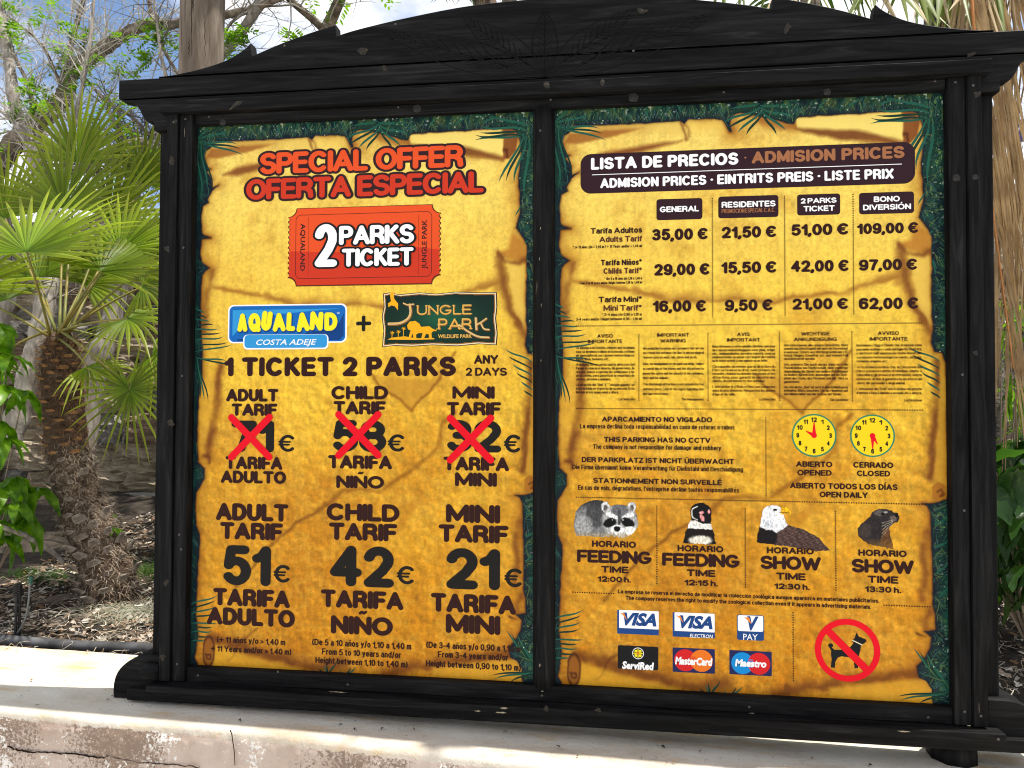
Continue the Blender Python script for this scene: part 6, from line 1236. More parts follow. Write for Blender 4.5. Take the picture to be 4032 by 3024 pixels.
def fan(parent, hub, nrm, up, R_, n=26, spread=250, droop=.25, joined=.32, mt=None, root=None, seed=0, name='frond', wid=1.0, pet=None):
    """one palm fan: pleated blades joined near the hub, free and tapering beyond it"""
    r = random.Random(seed); mt = mt or M_FAN; nrm = Vector(nrm).normalized(); up = Vector(up); up = (up - nrm * up.dot(nrm)).normalized(); sd = up.cross(nrm)
    b = MB(); st_ = math.radians(spread) / n; cols = []; fk = r.uniform(.6, 1.15); dry = r.random() < .2
    for i in range(n):
        a = -math.radians(spread) / 2 + st_ * (i + .5) + r.uniform(-.02, .02); d = up * math.cos(a) + sd * math.sin(a); tn = sd * math.cos(a) - up * math.sin(a)
        L_ = R_ * (1 - .22 * abs(a / math.radians(spread / 2)) ** 2) * r.uniform(.9, 1.06); dr = droop * r.uniform(.4, 1.5); tipd = r.uniform(0, .35) if r.random() < .35 else 0
        rows = [0, .12, joined, joined + .18, .72, .9, 1.0]; hwf = math.tan(st_ / 2) * R_ * joined * 1.02 * wid; ws = [.10, .12 / joined, 1.0, 1.12, .75, .34, .02]
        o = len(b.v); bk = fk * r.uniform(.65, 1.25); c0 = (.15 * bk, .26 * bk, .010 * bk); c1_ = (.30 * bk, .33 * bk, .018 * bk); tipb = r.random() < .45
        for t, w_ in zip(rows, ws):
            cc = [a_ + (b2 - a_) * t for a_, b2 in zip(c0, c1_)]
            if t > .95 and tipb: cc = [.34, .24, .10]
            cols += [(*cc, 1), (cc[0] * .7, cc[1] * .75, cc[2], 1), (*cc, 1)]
            w = hwf * w_; p = hub + d * L_ * t + nrm * (.06 * R_ * t) + Vector((0, 0, -1)) * (dr * L_ * t ** 3 + tipd * L_ * max(0, t - .8)); pl = .55 * w * (1 if t <= joined + .01 else .7)
            b.v += [tuple(p - tn * w), tuple(p + nrm * pl), tuple(p + tn * w)]
        for k in range(len(rows) - 1): q0 = o + 3 * k; b.f += [(q0, q0 + 1, q0 + 4, q0 + 3), (q0 + 1, q0 + 2, q0 + 5, q0 + 4)]
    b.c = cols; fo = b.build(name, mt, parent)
    if root is not None:
        mid = (root + hub) / 2 + Vector((0, 0, .03)); P = [root.lerp(mid, t) * (1 - t) + mid.lerp(hub, t) * t for t in np.linspace(0, 1, 9)]
        b = MB(); b.tube(P, [.0095, .008, .007, .0062, .0058, .0054, .005, .0046, .004], 6)
        for k in range(1, 8):
            for sg in (-1, 1): p = P[k]; t_ = (P[k + 1] - P[k]).normalized(); s_ = t_.cross(Vector((0, 1, 0))).normalized() * sg; b.add([p + s_ * .004, p + t_ * .006 + s_ * .004, p + s_ * .013 + t_ * .008], [(0, 1, 2)])
        b.build('petiole', M_PET if pet is None else pet, fo, smooth=True)
    return fo
CR = AX[-1] + Vector((0, 0, -.03))
FANS = [  # hub px, depth, radius px, up direction (image), lean of the normal, n, spread
    (105, 992, .62, 560, (0, 1), (.0, -.75, .65), 30, 215, .05), (395, 1068, .70, 430, (.35, 1), (.1, -.7, .75), 24, 200, .10), (470, 990, .86, 400, (.30, 1), (-.1, -.9, .45), 26, 210, .12),
    (500, 1258, .60, 250, (.5, -.45), (0, -.6, .8), 24, 250, .35), (512, 1534, .62, 300, (.15, -1), (.05, -1, .1), 30, 330, .12), (344, 1442, .75, 250, (.9, -.35), (.2, -.45, .85), 22, 170, .35),
    (-150, 1150, .80, 430, (-.4, 1), (.3, -.8, .5), 24, 210, .12), (30, 1180, 1.1, 330, (-.8, .5), (.1, -.6, .8), 22, 190, .3), (250, 820, 1.35, 430, (.05, 1), (0, -1, .15), 28, 190, .05), (20, 860, 1.5, 420, (-.3, 1), (.1, -1, .2), 26, 190, .08),
    (430, 860, 1.45, 400, (.5, .9), (-.1, -1, .25), 26, 190, .1), (150, 1090, 1.25, 330, (-.1, .6), (.1, -.9, .5), 22, 200, .2), (330, 1120, 1.3, 300, (.4, .6), (.1, -.9, .5), 24, 220, .25), (560, 1130, 1.15, 280, (1, .1), (-.2, -.8, .5), 24, 230, .4),
    (-40, 1420, .9, 260, (-1, -.2), (.3, -.8, .5), 20, 220, .4), (600, 1400, 1.2, 250, (1, -.4), (-.1, -.8, .4), 22, 240, .45), (640, 1000, .95, 330, (.9, .7), (-.2, -.9, .3), 22, 200, .2), (300, 640, 1.75, 380, (.1, 1), (0, -1, .1), 24, 180, .05), (560, 720, 1.9, 330, (.4, 1), (0, -1, .1), 22, 180, .08)]
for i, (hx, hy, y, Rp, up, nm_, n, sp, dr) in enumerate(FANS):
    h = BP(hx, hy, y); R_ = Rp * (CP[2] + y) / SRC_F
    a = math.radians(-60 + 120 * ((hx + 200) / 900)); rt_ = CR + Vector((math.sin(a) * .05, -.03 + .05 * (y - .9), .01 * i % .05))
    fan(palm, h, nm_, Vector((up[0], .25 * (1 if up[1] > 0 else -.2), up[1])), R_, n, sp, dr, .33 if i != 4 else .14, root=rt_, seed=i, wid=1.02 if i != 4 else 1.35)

# ---------- trees with grey trunks and thin twigs
M_GREYBARK = noisy('grey_bark', [(.3, (.12, .10, .085, 1)), (.5, (.26, .23, .20, 1)), (.72, (.42, .39, .35, 1))], 16, stretch=(1.5, 1.5, .4), bump=.9, bscale=40, bdist=.01, rough=.95)
M_BROWNBARK = noisy('brown_bark', [(.3, (.06, .045, .035, 1)), (.5, (.15, .12, .09, 1)), (.72, (.30, .25, .20, 1))], 16, stretch=(1, 1, 1), bump=.9, bscale=40, bdist=.01, rough=.95)
M_TWIG = mat('twig', (.40, .37, .33, 1), .9); M_TWIGD = mat('twig_dark', (.10, .085, .07, 1), .9)
M_TLEAF = leafmat('tree_leaf', (.05, .11, .010, 1), (.10, .19, .018, 1), .5, .4, 4, (2.3, 2.4, .7, 1))
def cr3(P, k=5):
    out = []
    for i in range(len(P) - 1):
        p0, p1, p2, p3 = P[max(i - 1, 0)], P[i], P[i + 1], P[min(i + 2, len(P) - 1)]
        for j in range(k): t = j / k; out.append(.5 * ((2 * p1) + (p2 - p0) * t + (2 * p0 - 5 * p1 + 4 * p2 - p3) * t * t + (3 * p1 - p0 - 3 * p2 + p3) * t ** 3))
    out.append(P[-1]); return out
def leaf_cluster(b, p, r, s=1.0, n=5):
    """a spray of pinnate leaves with oval leaflets"""
    for i in range(n):
        d = Vector((r.uniform(-1, 1), r.uniform(-1, 1), r.uniform(-.7, .8))).normalized(); L_ = r.uniform(.09, .15) * s; sd = d.cross(Vector((r.uniform(-.4, .4), r.uniform(-.4, .4), 1))).normalized()
        for k in range(6):
            c = p + d * L_ * (.25 + k * .15) + Vector((0, 0, -.012 * k * s))
            for sg in ((-1, 1) if k < 5 else (0,)):
                e = (d * .45 + sd * sg + Vector((0, 0, r.uniform(-.35, .15)))).normalized() if sg else d; l = .042 * s * r.uniform(.8, 1.15); w = l * .19; nn = e.cross(Vector((r.uniform(-.5, .5), r.uniform(-.5, .5), 1))).normalized()
                b.add([c, c + e * l * .35 + nn * w, c + e * l * .75 + nn * w * .8, c + e * l, c + e * l * .75 - nn * w * .8, c + e * l * .35 - nn * w], [(0, 1, 2, 3), (0, 3, 4, 5)])
def tree(name, label, boughs, seed, bark, twigs=60, leafp=.4, tw_len=.5, ls=1.0, base=None, extra_clusters=(), up_bias=.1):
    """boughs: (list of (px, py, depth) or 3-D points, start radius, end radius)"""
    r = random.Random(seed); B3 = []
    for pts, r0, r1 in boughs: B3.append(([BP(*p) if not isinstance(p, Vector) else p for p in pts], r0, r1))
    root = base or B3[0][0][0]; th = thing(name, label, 'tree', root); tw = MB(); lf = MB()
    for bi, (P, r0, r1) in enumerate(B3):
        C = cr3(P, 6); C = [c + Vector((mnoise.noise(c * 4 + Vector((seed, 0, 0))), 0, mnoise.noise(c * 4 + Vector((0, seed, 0))))) * .02 for c in C]; R_ = [r0 + (r1 - r0) * i / (len(C) - 1) for i in range(len(C))]
        b = MB(); b.tube(C, [x * (1 + .08 * math.sin(i * 1.7)) for i, x in enumerate(R_)], 10 if r0 > .03 else 7); b.build('trunk' if bi == 0 else 'branch', bark, th, smooth=True)
        L_ = sum((C[i + 1] - C[i]).length for i in range(len(C) - 1)); nt_ = max(2, int(twigs * L_))
        for _ in range(nt_):
            f = r.random() ** .8; i = min(int(f * (len(C) - 1)), len(C) - 2)
            if bi == 0 and f < .35: continue
            p = C[i].lerp(C[i + 1], r.random()); ax_ = (C[i + 1] - C[i]).normalized(); d = (ax_ * r.uniform(.1, .9) + Vector((r.uniform(-1, 1), r.uniform(-.8, .8), r.uniform(-.7, 1) + up_bias))).normalized()
            def grow(p, d, L_, rad, lev):
                n = 6; Q = [p]; dd = d.copy()
                for k in range(n): dd = (dd + Vector((r.uniform(-.22, .22), r.uniform(-.22, .22), r.uniform(-.16, .2)))).normalized(); Q.append(Q[-1] + dd * L_ / n)
                tw.tube(Q, [rad * (1 - .85 * k / n) for k in range(n + 1)], 4 if rad > .003 else 3, cap=False)
                if lev > 0:
                    for _ in range(r.randint(2, 4)): k = r.randint(1, n - 1); grow(Q[k], (dd * .5 + Vector((r.uniform(-1, 1), r.uniform(-1, 1), r.uniform(-.6, .9)))).normalized(), L_ * r.uniform(.35, .7), rad * .5, lev - 1)
                elif r.random() < leafp: leaf_cluster(lf, Q[-1], r, ls, r.randint(2, 5))
            grow(p, d, tw_len * r.uniform(.4, 1.3), min(R_[i] * .35, .0065), 2 if r.random() < .35 else 1)
    for (sx, sy, y) in extra_clusters:
        p = BP(sx, sy, y)
        for _ in range(3): leaf_cluster(lf, p + Vector((r.uniform(-.07, .07), r.uniform(-.1, .1), r.uniform(-.05, .05))), r, ls * 1.1, 2)
    if tw.v: o = tw.build('twigs', M_TWIG if seed % 2 else M_TWIGD, th); o['kind'] = 'stuff'
    if lf.v: o = lf.build('foliage', M_TLEAF, th); o['kind'] = 'stuff'
    return th
c1 = lambda x, y: (x / 1.659, y / 1.659)
def T(lst, y): return [(*c1(a, b_), y) for a, b_ in lst]
tree('bare_branched_tree', 'leaning tree whose long brown bough rises across the sky left of the wooden pole',
     [(T([(-150, 1250), (0, 1060), (90, 940), (200, 830), (330, 730), (420, 610), (450, 500), (495, 435), (600, 375), (720, 290), (800, 235), (900, 190), (1000, 165), (1190, 150), (1500, 100), (1659, 55), (1900, -40)], 2.6), .085, .022),
      (T([(205, 840), (205, 700), (180, 560), (120, 420), (60, 240), (0, 90), (-40, 0)], 2.5), .018, .009), (T([(430, 600), (370, 480), (300, 350), (240, 270), (130, 170), (0, 70)], 2.45), .015, .007),
      (T([(430, 610), (520, 780), (580, 900), (620, 990), (640, 1130)], 2.4), .017, .012), (T([(450, 500), (455, 330), (500, 160), (550, 20), (570, -120)], 2.6), .024, .014), (T([(260, 800), (270, 960), (310, 1100), (330, 1300)], 2.7), .05, .04),
      (T([(600, 560), (700, 660), (820, 740), (900, 800), (1000, 900), (1200, 1010)], 2.3), .010, .007), (T([(500, 430), (620, 590), (760, 700), (860, 770), (980, 870)], 2.5), .008, .006), (T([(960, -60), (1000, 120), (1060, 290), (1140, 440), (1200, 560)], 2.7), .02, .010)],
     11, M_BROWNBARK, twigs=34, leafp=.012, tw_len=.45, ls=.9, base=BP(-120, 1900, 2.6),
     extra_clusters=[(*c1(x, y), 2.5) for x, y in ((500, 215), (545, 240), (440, 430), (470, 450), (800, 360), (790, 430), (250, 590), (300, 620), (180, 640), (60, 330), (20, 310), (610, 510), (90, 300))])
tree('grey_leaning_tree', 'pale grey trunk leaning right behind the fan palm with sparse bright leaves',
     [([(300, 1930, 2.0), (345, 1600, 2.05), (400, 1380, 2.1), (450, 1200, 2.2), (520, 760, 2.25), (600, 600, 2.3), (660, 500, 2.35), (800, 300, 2.5), (1000, 60, 2.6), (1200, -200, 2.7)], .085, .03),
      ([(520, 760, 2.25), (480, 560, 2.3), (430, 450, 2.3), (425, 380, 2.3)], .022, .008), ([(610, 590, 2.3), (540, 560, 2.2), (430, 600, 2.1), (300, 690, 2.0)], .045, .02), ([(600, 600, 2.3), (520, 640, 2.3), (400, 620, 2.4), (290, 670, 2.5), (150, 720, 2.5)], .030, .015),
      ([(520, 760, 2.3), (640, 690, 2.3), (760, 640, 2.4)], .03, .02), ([(700, 440, 2.35), (640, 250, 2.3), (610, 60, 2.3), (600, -60, 2.3)], .016, .008), ([(860, 220, 2.5), (900, 100, 2.5), (1000, 40, 2.6), (1150, 20, 2.7)], .014, .006)],
     14, M_GREYBARK, twigs=26, leafp=.015, tw_len=.42, ls=.95, extra_clusters=[(450, 570, 2.1), (470, 600, 2.1), (550, 575, 2.1), (560, 590, 2.1), (650, 130, 2.4), (690, 160, 2.4), (590, 150, 2.4), (590, 240, 2.4), (900, 140, 2.4), (930, 120, 2.4), (870, 180, 2.4), (900, 200, 2.5), (420, 430, 2.1), (470, 400, 2.1)])
tree('grey_upright_tree', 'thick pale grey trunk rising left behind the fan palm', [([(20, 1760, 1.6), (70, 1620, 1.65), (115, 1480, 1.7), (150, 1340, 1.75), (180, 1180, 1.8), (200, 1040, 1.9), (190, 800, 2.0), (130, 600, 2.1), (60, 400, 2.2), (20, 150, 2.3), (-40, -150, 2.4)], .082, .03),
      ([(190, 800, 2.0), (250, 620, 2.1), (300, 450, 2.2), (350, 200, 2.3), (380, -80, 2.4)], .022, .010), ([(120, 560, 2.1), (20, 440, 2.1), (-100, 380, 2.1)], .02, .01)],
     15, M_GREYBARK, twigs=24, leafp=.02, tw_len=.4, ls=.95, extra_clusters=[(20, 60, 2.2), (60, 100, 2.2), (130, 350, 2.1), (100, 370, 2.1)])
tree('grey_forked_tree', 'grey trunk at the left edge of the picture behind the broad leaved shrub', [([(-60, 1500, 2.3), (0, 1250, 2.35), (40, 1120, 2.4), (20, 900, 2.5), (-40, 700, 2.5), (-120, 300, 2.6)], .07, .04)], 16, M_GREYBARK, twigs=16, leafp=.01, tw_len=.4)
# crown of the trees above the picture, from whose leaves the dappled light falls
r = random.Random(77); P0 = [Vector((-.2 + .3 * i, 2.6 - .25 * i, 3.9 + .12 * i)) for i in range(9)]
tree('overhanging_tree', 'tree whose crown hangs over the bed and the board, behind the leaning trees', [([Vector((-1.3, 3.3, 1.8)), Vector((-1.2, 3.2, 2.9)), Vector((-.7, 2.9, 3.8)), Vector((-.1, 2.4, 4.3)), Vector((.8, 1.6, 4.8)), Vector((1.7, .8, 5.0)), Vector((2.6, .2, 5.0))], .06, .02),
      ([Vector((-.1, 2.4, 4.3)), Vector((-.4, 1.6, 4.6)), Vector((-.5, .9, 4.8)), Vector((-.6, .2, 4.8))], .03, .012), ([Vector((.8, 1.6, 4.8)), Vector((.5, .7, 5.1)), Vector((.4, .0, 5.1))], .03, .01), ([Vector((-.7, 2.9, 3.8)), Vector((-1.4, 2.2, 4.4)), Vector((-1.6, 1.3, 4.7))], .03, .012)],
      21, M_BROWNBARK, twigs=9, leafp=.30, tw_len=.55, ls=1.25)

bg = thing('sky_blocking_tree', 'broad dark tree crown added above the picture behind the stone wall to block sky light', 'tree', (0, 4.6, WALLTOP - .1)); r = random.Random(31); b = MB(); cr_ = MB()  # unseen crown, added to hold back low sky light from the bed
for px_, py_ in ((.6, 4.9),): b.tube(cr3([Vector((px_, py_, WALLTOP - .2)), Vector((px_ + .1, py_, 3.5)), Vector((px_ - .1, py_ - .4, 5.2)), Vector((px_, py_ - 1.2, 6.2))]), .08, 8)
for i in range(1000):
    y = r.uniform(3.5, 6.8); zmin = .93 + (y + 2.36) * .66; leaf_cluster(cr_, Vector((r.uniform(-4, 5), y, zmin + .25 + .25 + 2.2 * r.random())), r, 3.0, 3)
b.build('trunk', M_BROWNBARK, bg, smooth=True); o = cr_.build('crown', M_TLEAF, bg); o['kind'] = 'stuff'

# ---------- broad leaved shrub at the left edge
M_SCHEF = leafmat('glossy_leaf', (.035, .10, .006, 1), (.13, .25, .012, 1), .5, .3, 22, (2.4, 2.6, .6, 1)); M_STEM = mat('stem', (.25, .20, .15, 1), .8)
sleaf = [obj_leaf('leaf', .15, .030, d_, .25, M_SCHEF, ruffle=.12, seed=i) for i, d_ in enumerate((.25, .5, .8))]
sh0 = BP(-60, 2150, .85); sh0.z = soil_z(sh0.x, sh0.y); shrub = thing('broad_leaved_shrub', 'glossy green shrub with hand shaped leaves at the left edge before the palm', 'shrub', sh0)
r = random.Random(4)
CL = [(5, 1275, .62), (30, 1395, .62), (22, 1520, .58), (95, 1540, .66), (-20, 1430, .7), (0, 1660, .6), (20, 1725, .6), (60, 1880, .7), (10, 1915, .65), (150, 1920, .8), (60, 1975, .66), (105, 2045, .72), (-10, 2050, .62), (-60, 1560, .6), (-90, 1900, .6), (10, 2110, .7), (-60, 1350, .6)]
b = MB()
for cx, cy, y in CL:
    c = BP(cx, cy, y); mid = (c + sh0) / 2 + Vector((-.05, .03, 0)); b.tube([sh0.lerp(mid, t) * (1 - t) + mid.lerp(c, t) * t for t in np.linspace(0, 1, 7)], [.009, .008, .006, .005, .0035, .003, .002], 5)
    for k in range(6):
        a = k * 1.047 + r.uniform(-.3, .3); place('leaf', sleaf[r.randint(0, 2)], c, shrub, rot=(r.uniform(-.35, .35), r.uniform(.05, .75), a), scale=r.uniform(.75, 1.15))
b.build('stem', M_STEM, shrub, smooth=True)
tree_b = MB(); tree_b.tube(cr3([BP(-200, 2030, .55), BP(0, 2072, .6), BP(120, 2120, .7), BP(215, 2180, .85), BP(250, 2215, .9)]), [.014] * 3 + [.012] * 18, 8); tag(tree_b.build('low_branch', M_GREYBARK, smooth=True, org=BP(250, 2215, .9)), 'thin grey branch lying low across the shrub to the palm foot', 'branch')

def seedling(sx, sy, y, label, n=8, L_=.07, mt=None, name='seedling'):
    p = BP(sx, sy, y); p.z = max(p.z, soil_z(p.x, p.y)); base = Vector((p.x, p.y, soil_z(p.x, p.y))); th = thing(name, label, 'plant', base); me = obj_leaf('leaf', L_, L_ * .2, .45, .2, mt or M_SCHEF, 6); r = random.Random(int(sx))
    b = MB(); b.tube([base, (base + p) / 2 + Vector((.004, 0, 0)), p], [.003, .0025, .002], 5); b.build('stem', M_STEM, th)
    for k in range(n): place('leaf', me, p, th, rot=(r.uniform(-.3, .3), r.uniform(-.5, .35), k * 6.283 / n + r.uniform(-.2, .2)), scale=r.uniform(.7, 1.15))
seedling(452, 2080, .98, 'small bright seedling with a rosette of narrow leaves right of the palm trunk'); seedling(425, 2028, 1.1, 'taller yellow green seedling just behind the rosette seedling', 9, .06)
seedling(392, 2020, 1.15, 'seedling touching the palm trunk, left of the two other seedlings', 6, .05)
def tuft(sx, sy, y, label, cat, n, L_, mt, spread=.12, name='leafy_tuft', curl=.4, w=.0022, segs=3, seed=1, kind=None):
    p = BP(sx, sy, y); p.z = soil_z(p.x, p.y); r = random.Random(seed); b = MB()
    for i in range(n):
        q0 = p + Vector((r.gauss(0, spread), r.gauss(0, spread * .6), 0)); q0.z = soil_z(q0.x, q0.y); a = r.uniform(0, 6.28); l = L_ * r.uniform(.4, 1.1); d = Vector((math.cos(a) * curl, math.sin(a) * curl, 1)).normalized(); sd = Vector((-math.sin(a), math.cos(a), 0)) * w
        pts = [q0 + d * l * t + Vector((math.cos(a), math.sin(a), -.8)) * l * curl * t * t * .6 for t in np.linspace(0, 1, segs + 1)]
        o = len(b.v); b.v += [tuple(pt + sd * (1 - .8 * j / segs) * sg) for j, pt in enumerate(pts) for sg in (-1, 1)]; b.f += [(o + 2 * j, o + 2 * j + 1, o + 2 * j + 3, o + 2 * j + 2) for j in range(segs)]
    o = b.build(name, mt, org=p); tag(o, label, cat, kind=kind); return o
M_FERN = leafmat('feathery_leaf', (.025, .06, .012, 1), (.06, .12, .02, 1), .35, .6, 20); M_DRYG = mat('dry_grass', (.34, .34, .24, 1), .9)
tuft(545, 2050, 1.35, 'bushy tuft of fine feathery green leaves beside the left post', 'plant', 1100, .085, M_FERN, .12, curl=.8, w=.0016)
tuft(205, 2185, 1.15, 'small green weed tuft left of the palm foot', 'plant', 260, .07, M_FERN, .06, curl=.8, seed=3); tuft(95, 2165, 1.2, 'low green weed tuft farther left under the shrub', 'plant', 160, .06, M_FERN, .05, curl=.8, seed=4)
tuft(520, 2360, .80, 'wispy grey green dry weed at the foot of the left post', 'plant', 420, .13, M_DRYG, .11, curl=1.0, w=.0009, seed=5)

r = random.Random(88)
for i, (x, y, nb_, lb_) in enumerate(((-2.75, 4.0, 26, 'leafy bush on the bank at the far left edge of the picture'), (-2.2, 3.6, 18, 'low leafy bush on the bank behind the grey upright trunk'), (-1.7, 4.2, 34, 'bush on the bank seen between the top fans of the fan palm'),
        (-1.15, 3.5, 22, 'bush on the edge of the stone wall just left of the board'), (-.6, 4.3, 30, 'bush on the bank half hidden by the left post of the board'), (3.5, 3.6, 24, 'leafy bush on the bank between the hanging dead fronds'), (4.2, 4.2, 30, 'leafy bush on the bank under the far blue sign'))):
    z = bank_z(x, y); b = MB()
    for _ in range(nb_): leaf_cluster(b, Vector((x + r.gauss(0, .16), y + r.gauss(0, .12), z + abs(r.gauss(.05, .14)))), r, 1.0, 3)
    o = b.build('bank_bush', M_TLEAF, org=(x, y, z)); tag(o, lb_, 'bush', 'bushes on the bank above the stone wall')
# ---------- wooden pole
pp = BP(800, 250, 1.6); b = MB(); zz = np.linspace(-.1, 4.6, 70); n = 26; x0, x1 = -.945 + .0, 0
for z in zz:
    cx = -.9485 + (z - 2.92) * .0107 + .0; 
    for k in range(n):
        a = 2 * math.pi * k / n; R_ = .1255 * (1 + .02 * mnoise.noise(Vector((math.cos(a) * 2, math.sin(a) * 2, z * 1.5)))) - .006 * max(0, mnoise.noise(Vector((math.cos(a) * 5, math.sin(a) * 5, z * .5 + 4))) - .25); b.v.append((cx + R_ * math.cos(a), 1.6 + R_ * math.sin(a), z))
for j in range(len(zz) - 1):
    for k in range(n): o = j * n; b.f.append((o + k, o + (k + 1) % n, o + n + (k + 1) % n, o + n + k))
b.f.append(tuple((len(zz) - 1) * n + k for k in range(n)))
M_POLE = noisy('weathered_pole', [(.25, (.05, .035, .025, 1)), (.45, (.13, .10, .075, 1)), (.62, (.22, .18, .145, 1)), (.8, (.34, .29, .24, 1))], 13, stretch=(1.6, 1.6, .13), bump=1, bscale=30, bdist=.012, rough=.9, detail=8, dist=.4)
pole = thing('wooden_pole', 'thick weathered round wooden pole rising behind the crest of the board', 'pole', (-.97, 1.6, -.1)); b.build('pole_shaft', M_POLE, pole, smooth=True)
M_DARK = mat('dark_split', (.02, .014, .010, 1), 1, 0)
for sx, sy0, sy1, w in ((800, -60, 262, .0022), (806, 20, 90, .003), (772, -60, 120, .0012), (845, 90, 265, .0016), (790, 190, 270, .002), (752, 100, 270, .001)):
    P = [BP(sx + (i % 2) * 3, sy0 + (sy1 - sy0) * i / 8, 1.6) for i in range(9)]; b = MB()
    for i, p in enumerate(P):
        cx = -.9485 + (p.z - 2.92) * .0107; dx = (p.x - cx) * .93; yy = 1.6 - math.sqrt(max(.001, .1275 ** 2 - dx ** 2)); ww = w * (1 - abs(i / 4 - 1) * .7); b.v += [(cx + dx - ww, yy, p.z), (cx + dx + ww, yy, p.z)]
    b.f = [(2 * i, 2 * i + 1, 2 * i + 3, 2 * i + 2) for i in range(8)]; b.build('split', M_DARK, pole)

# ---------- chain link fence on the terrace
FY = 4.9; fence = thing('chain_link_fence', 'chain link fence with rusty posts on the bank above the stone wall', 'fence', (0, FY, WALLTOP)); M_WIRE = mat('wire', (.30, .30, .31, 1), .5); M_WIRE.node_tree.nodes['Principled BSDF'].inputs['Metallic'].default_value = .5
M_RUST = noisy('rusty_post', [(.4, (.10, .06, .045, 1)), (.7, (.22, .15, .11, 1))], 12)
for x in (-3.9, -2.05, 4.3, 6.2): b = MB(); b.tube([(x, FY, 2.8), (x, FY, 4.15)], .022, 8); b.build('fence_post', M_RUST, fence, smooth=True)
b = MB(); s = .062
def wire(x0, x1, z0, z1):
    nx = int((x1 - x0) / s); nz_ = int((z1 - z0) / s)
    for i in range(nx):
        P = [Vector((x0 + i * s + (s * .47 if k % 2 else 0), FY + (.003 if k % 2 else -.003), z0 + k * s * .5)) for k in range(2 * nz_)]; P2 = [Vector((x0 + i * s + s - (s * .47 if k % 2 else 0), FY, z0 + k * s * .5)) for k in range(2 * nz_)]
        b.tube(P, .0019, 3, cap=False); 
        b.tube(P2, .0019, 3, cap=False)
wire(-3.9, .1, 2.9, 4.1); wire(2.9, 6.2, 2.9, 4.1)
for z in (3.0, 3.55, 4.1): b.tube([(-3.9, FY, z), (6.2, FY, z)], .002, 4)
o = b.build('wire_mesh', M_WIRE, fence); o['kind'] = 'stuff'

# ================================================================== RIGHT SIDE
M_DEAD = leafmat('dead_leaf', (.20, .13, .065, 1), (.42, .31, .17, 1), .25, .8, 7, (1.3, 1.1, .8, 1)); M_RACH = mat('dead_rachis', (.40, .16, .04, 1), .6)
M_DATE = leafmat('date_leaf', (.05, .09, .02, 1), (.10, .15, .035, 1), .35, .45, 5); M_STRAP = leafmat('strap_leaf', (.10, .16, .03, 1), (.20, .24, .06, 1), .35, .4, 4, (2, 2, .7, 1)); M_STRAPD = leafmat('dry_strap_leaf', (.40, .30, .17, 1), (.58, .48, .32, 1), .2, .8, 6, (1.2, 1.1, .9, 1))
tp = thing('date_palm', 'tall palm behind the right post with grey trunk and hanging straw coloured dead fronds', 'palm tree', (3.45, 1.75, -.02))
b = MB(); P = [Vector((3.45, 1.75, -.05)), Vector((3.40, 1.72, 1.0)), Vector((3.33, 1.7, 2.0)), BP(3765, 200, 1.7), BP(3765, 0, 1.7), BP(3760, -200, 1.7)]; b.tube(cr3(P), .155, 16)
b.build('trunk', noisy('date_trunk', [(.3, (.05, .04, .035, 1)), (.6, (.16, .13, .11, 1)), (.8, (.28, .24, .2, 1))], 10, stretch=(1, 1, 2), bump=1, bscale=30, bdist=.03, rough=.95), tp, smooth=True)
def pinnate(parent, path, L_, n, mt, droop, rad=.012, seed=0, rach=None, w=.011, ang=.75, name='frond'):
    r = random.Random(seed); C = cr3([Vector(p) for p in path], 8); b = MB()
    for i in range(n):
        f = .08 + .92 * i / n; k = min(int(f * (len(C) - 1)), len(C) - 2); p = C[k].lerp(C[k + 1], f * (len(C) - 1) - k); ax_ = (C[k + 1] - C[k]).normalized(); sdv = ax_.cross(Vector((.1, -1, .2))).normalized()
        for sg in (-1, 1):
            d = (ax_ * (1 - ang) + sdv * sg * ang + Vector((r.uniform(-.12, .12), r.uniform(-.25, .15), -droop * .4))).normalized(); l = L_ * r.uniform(.75, 1.1) * math.sin(math.pi * (.15 + .8 * f)) ** .5; nn = d.cross(Vector((r.uniform(-.5, .5), 1, r.uniform(-.5, .5)))).normalized() * w; o = len(b.v); m_ = 4
            for j in range(m_ + 1): t = j / m_; q0 = p + d * l * t + Vector((0, 0, -droop * l * t * t)); ww = (.5 + 1.0 * t * 2 if t < .25 else 1.0 - .9 * (t - .25) / .75); b.v += [tuple(q0 - nn * ww), tuple(q0 + nn * ww + Vector((0, -.003, 0)))]
            b.f += [(o + 2 * j, o + 2 * j + 1, o + 2 * j + 3, o + 2 * j + 2) for j in range(m_)]
    fo = b.build(name, mt, parent); b = MB(); b.tube(C, [rad * (1 - .75 * i / len(C)) for i in range(len(C))], 6); b.build('rachis', rach or mt, fo, smooth=True); return fo
for i, (px, x2, y2, y) in enumerate(((3830, 3990, 1450, .9), (3900, 4120, 1250, 1.0), (3990, 4260, 1100, 1.1), (3880, 4010, 800, 1.3))):
    pinnate(tp, [BP(3800, -420, 1.5), BP(px - 20, -200, y + .1), BP(px, 60, y), BP((px + x2) / 2 - 30, 600, y), BP(x2, y2, y - .05)], .60, 32, M_DEAD, 1.5, .012, i, M_RACH if i in (0, 3) else M_DEAD, .0048, .35, 'dead_frond')
for i, (x2, y2) in enumerate(((3300, -200), (4200, -260), (3700, -700), (4500, 100), (3000, 120))): pinnate(tp, [BP(3760, -300, 1.6), BP((3760 + x2) / 2, -560 + i * 30, 1.5), BP(x2, y2, 1.4)], .42, 44, M_DATE, .5, .014, 30 + i, None, .012, .7)
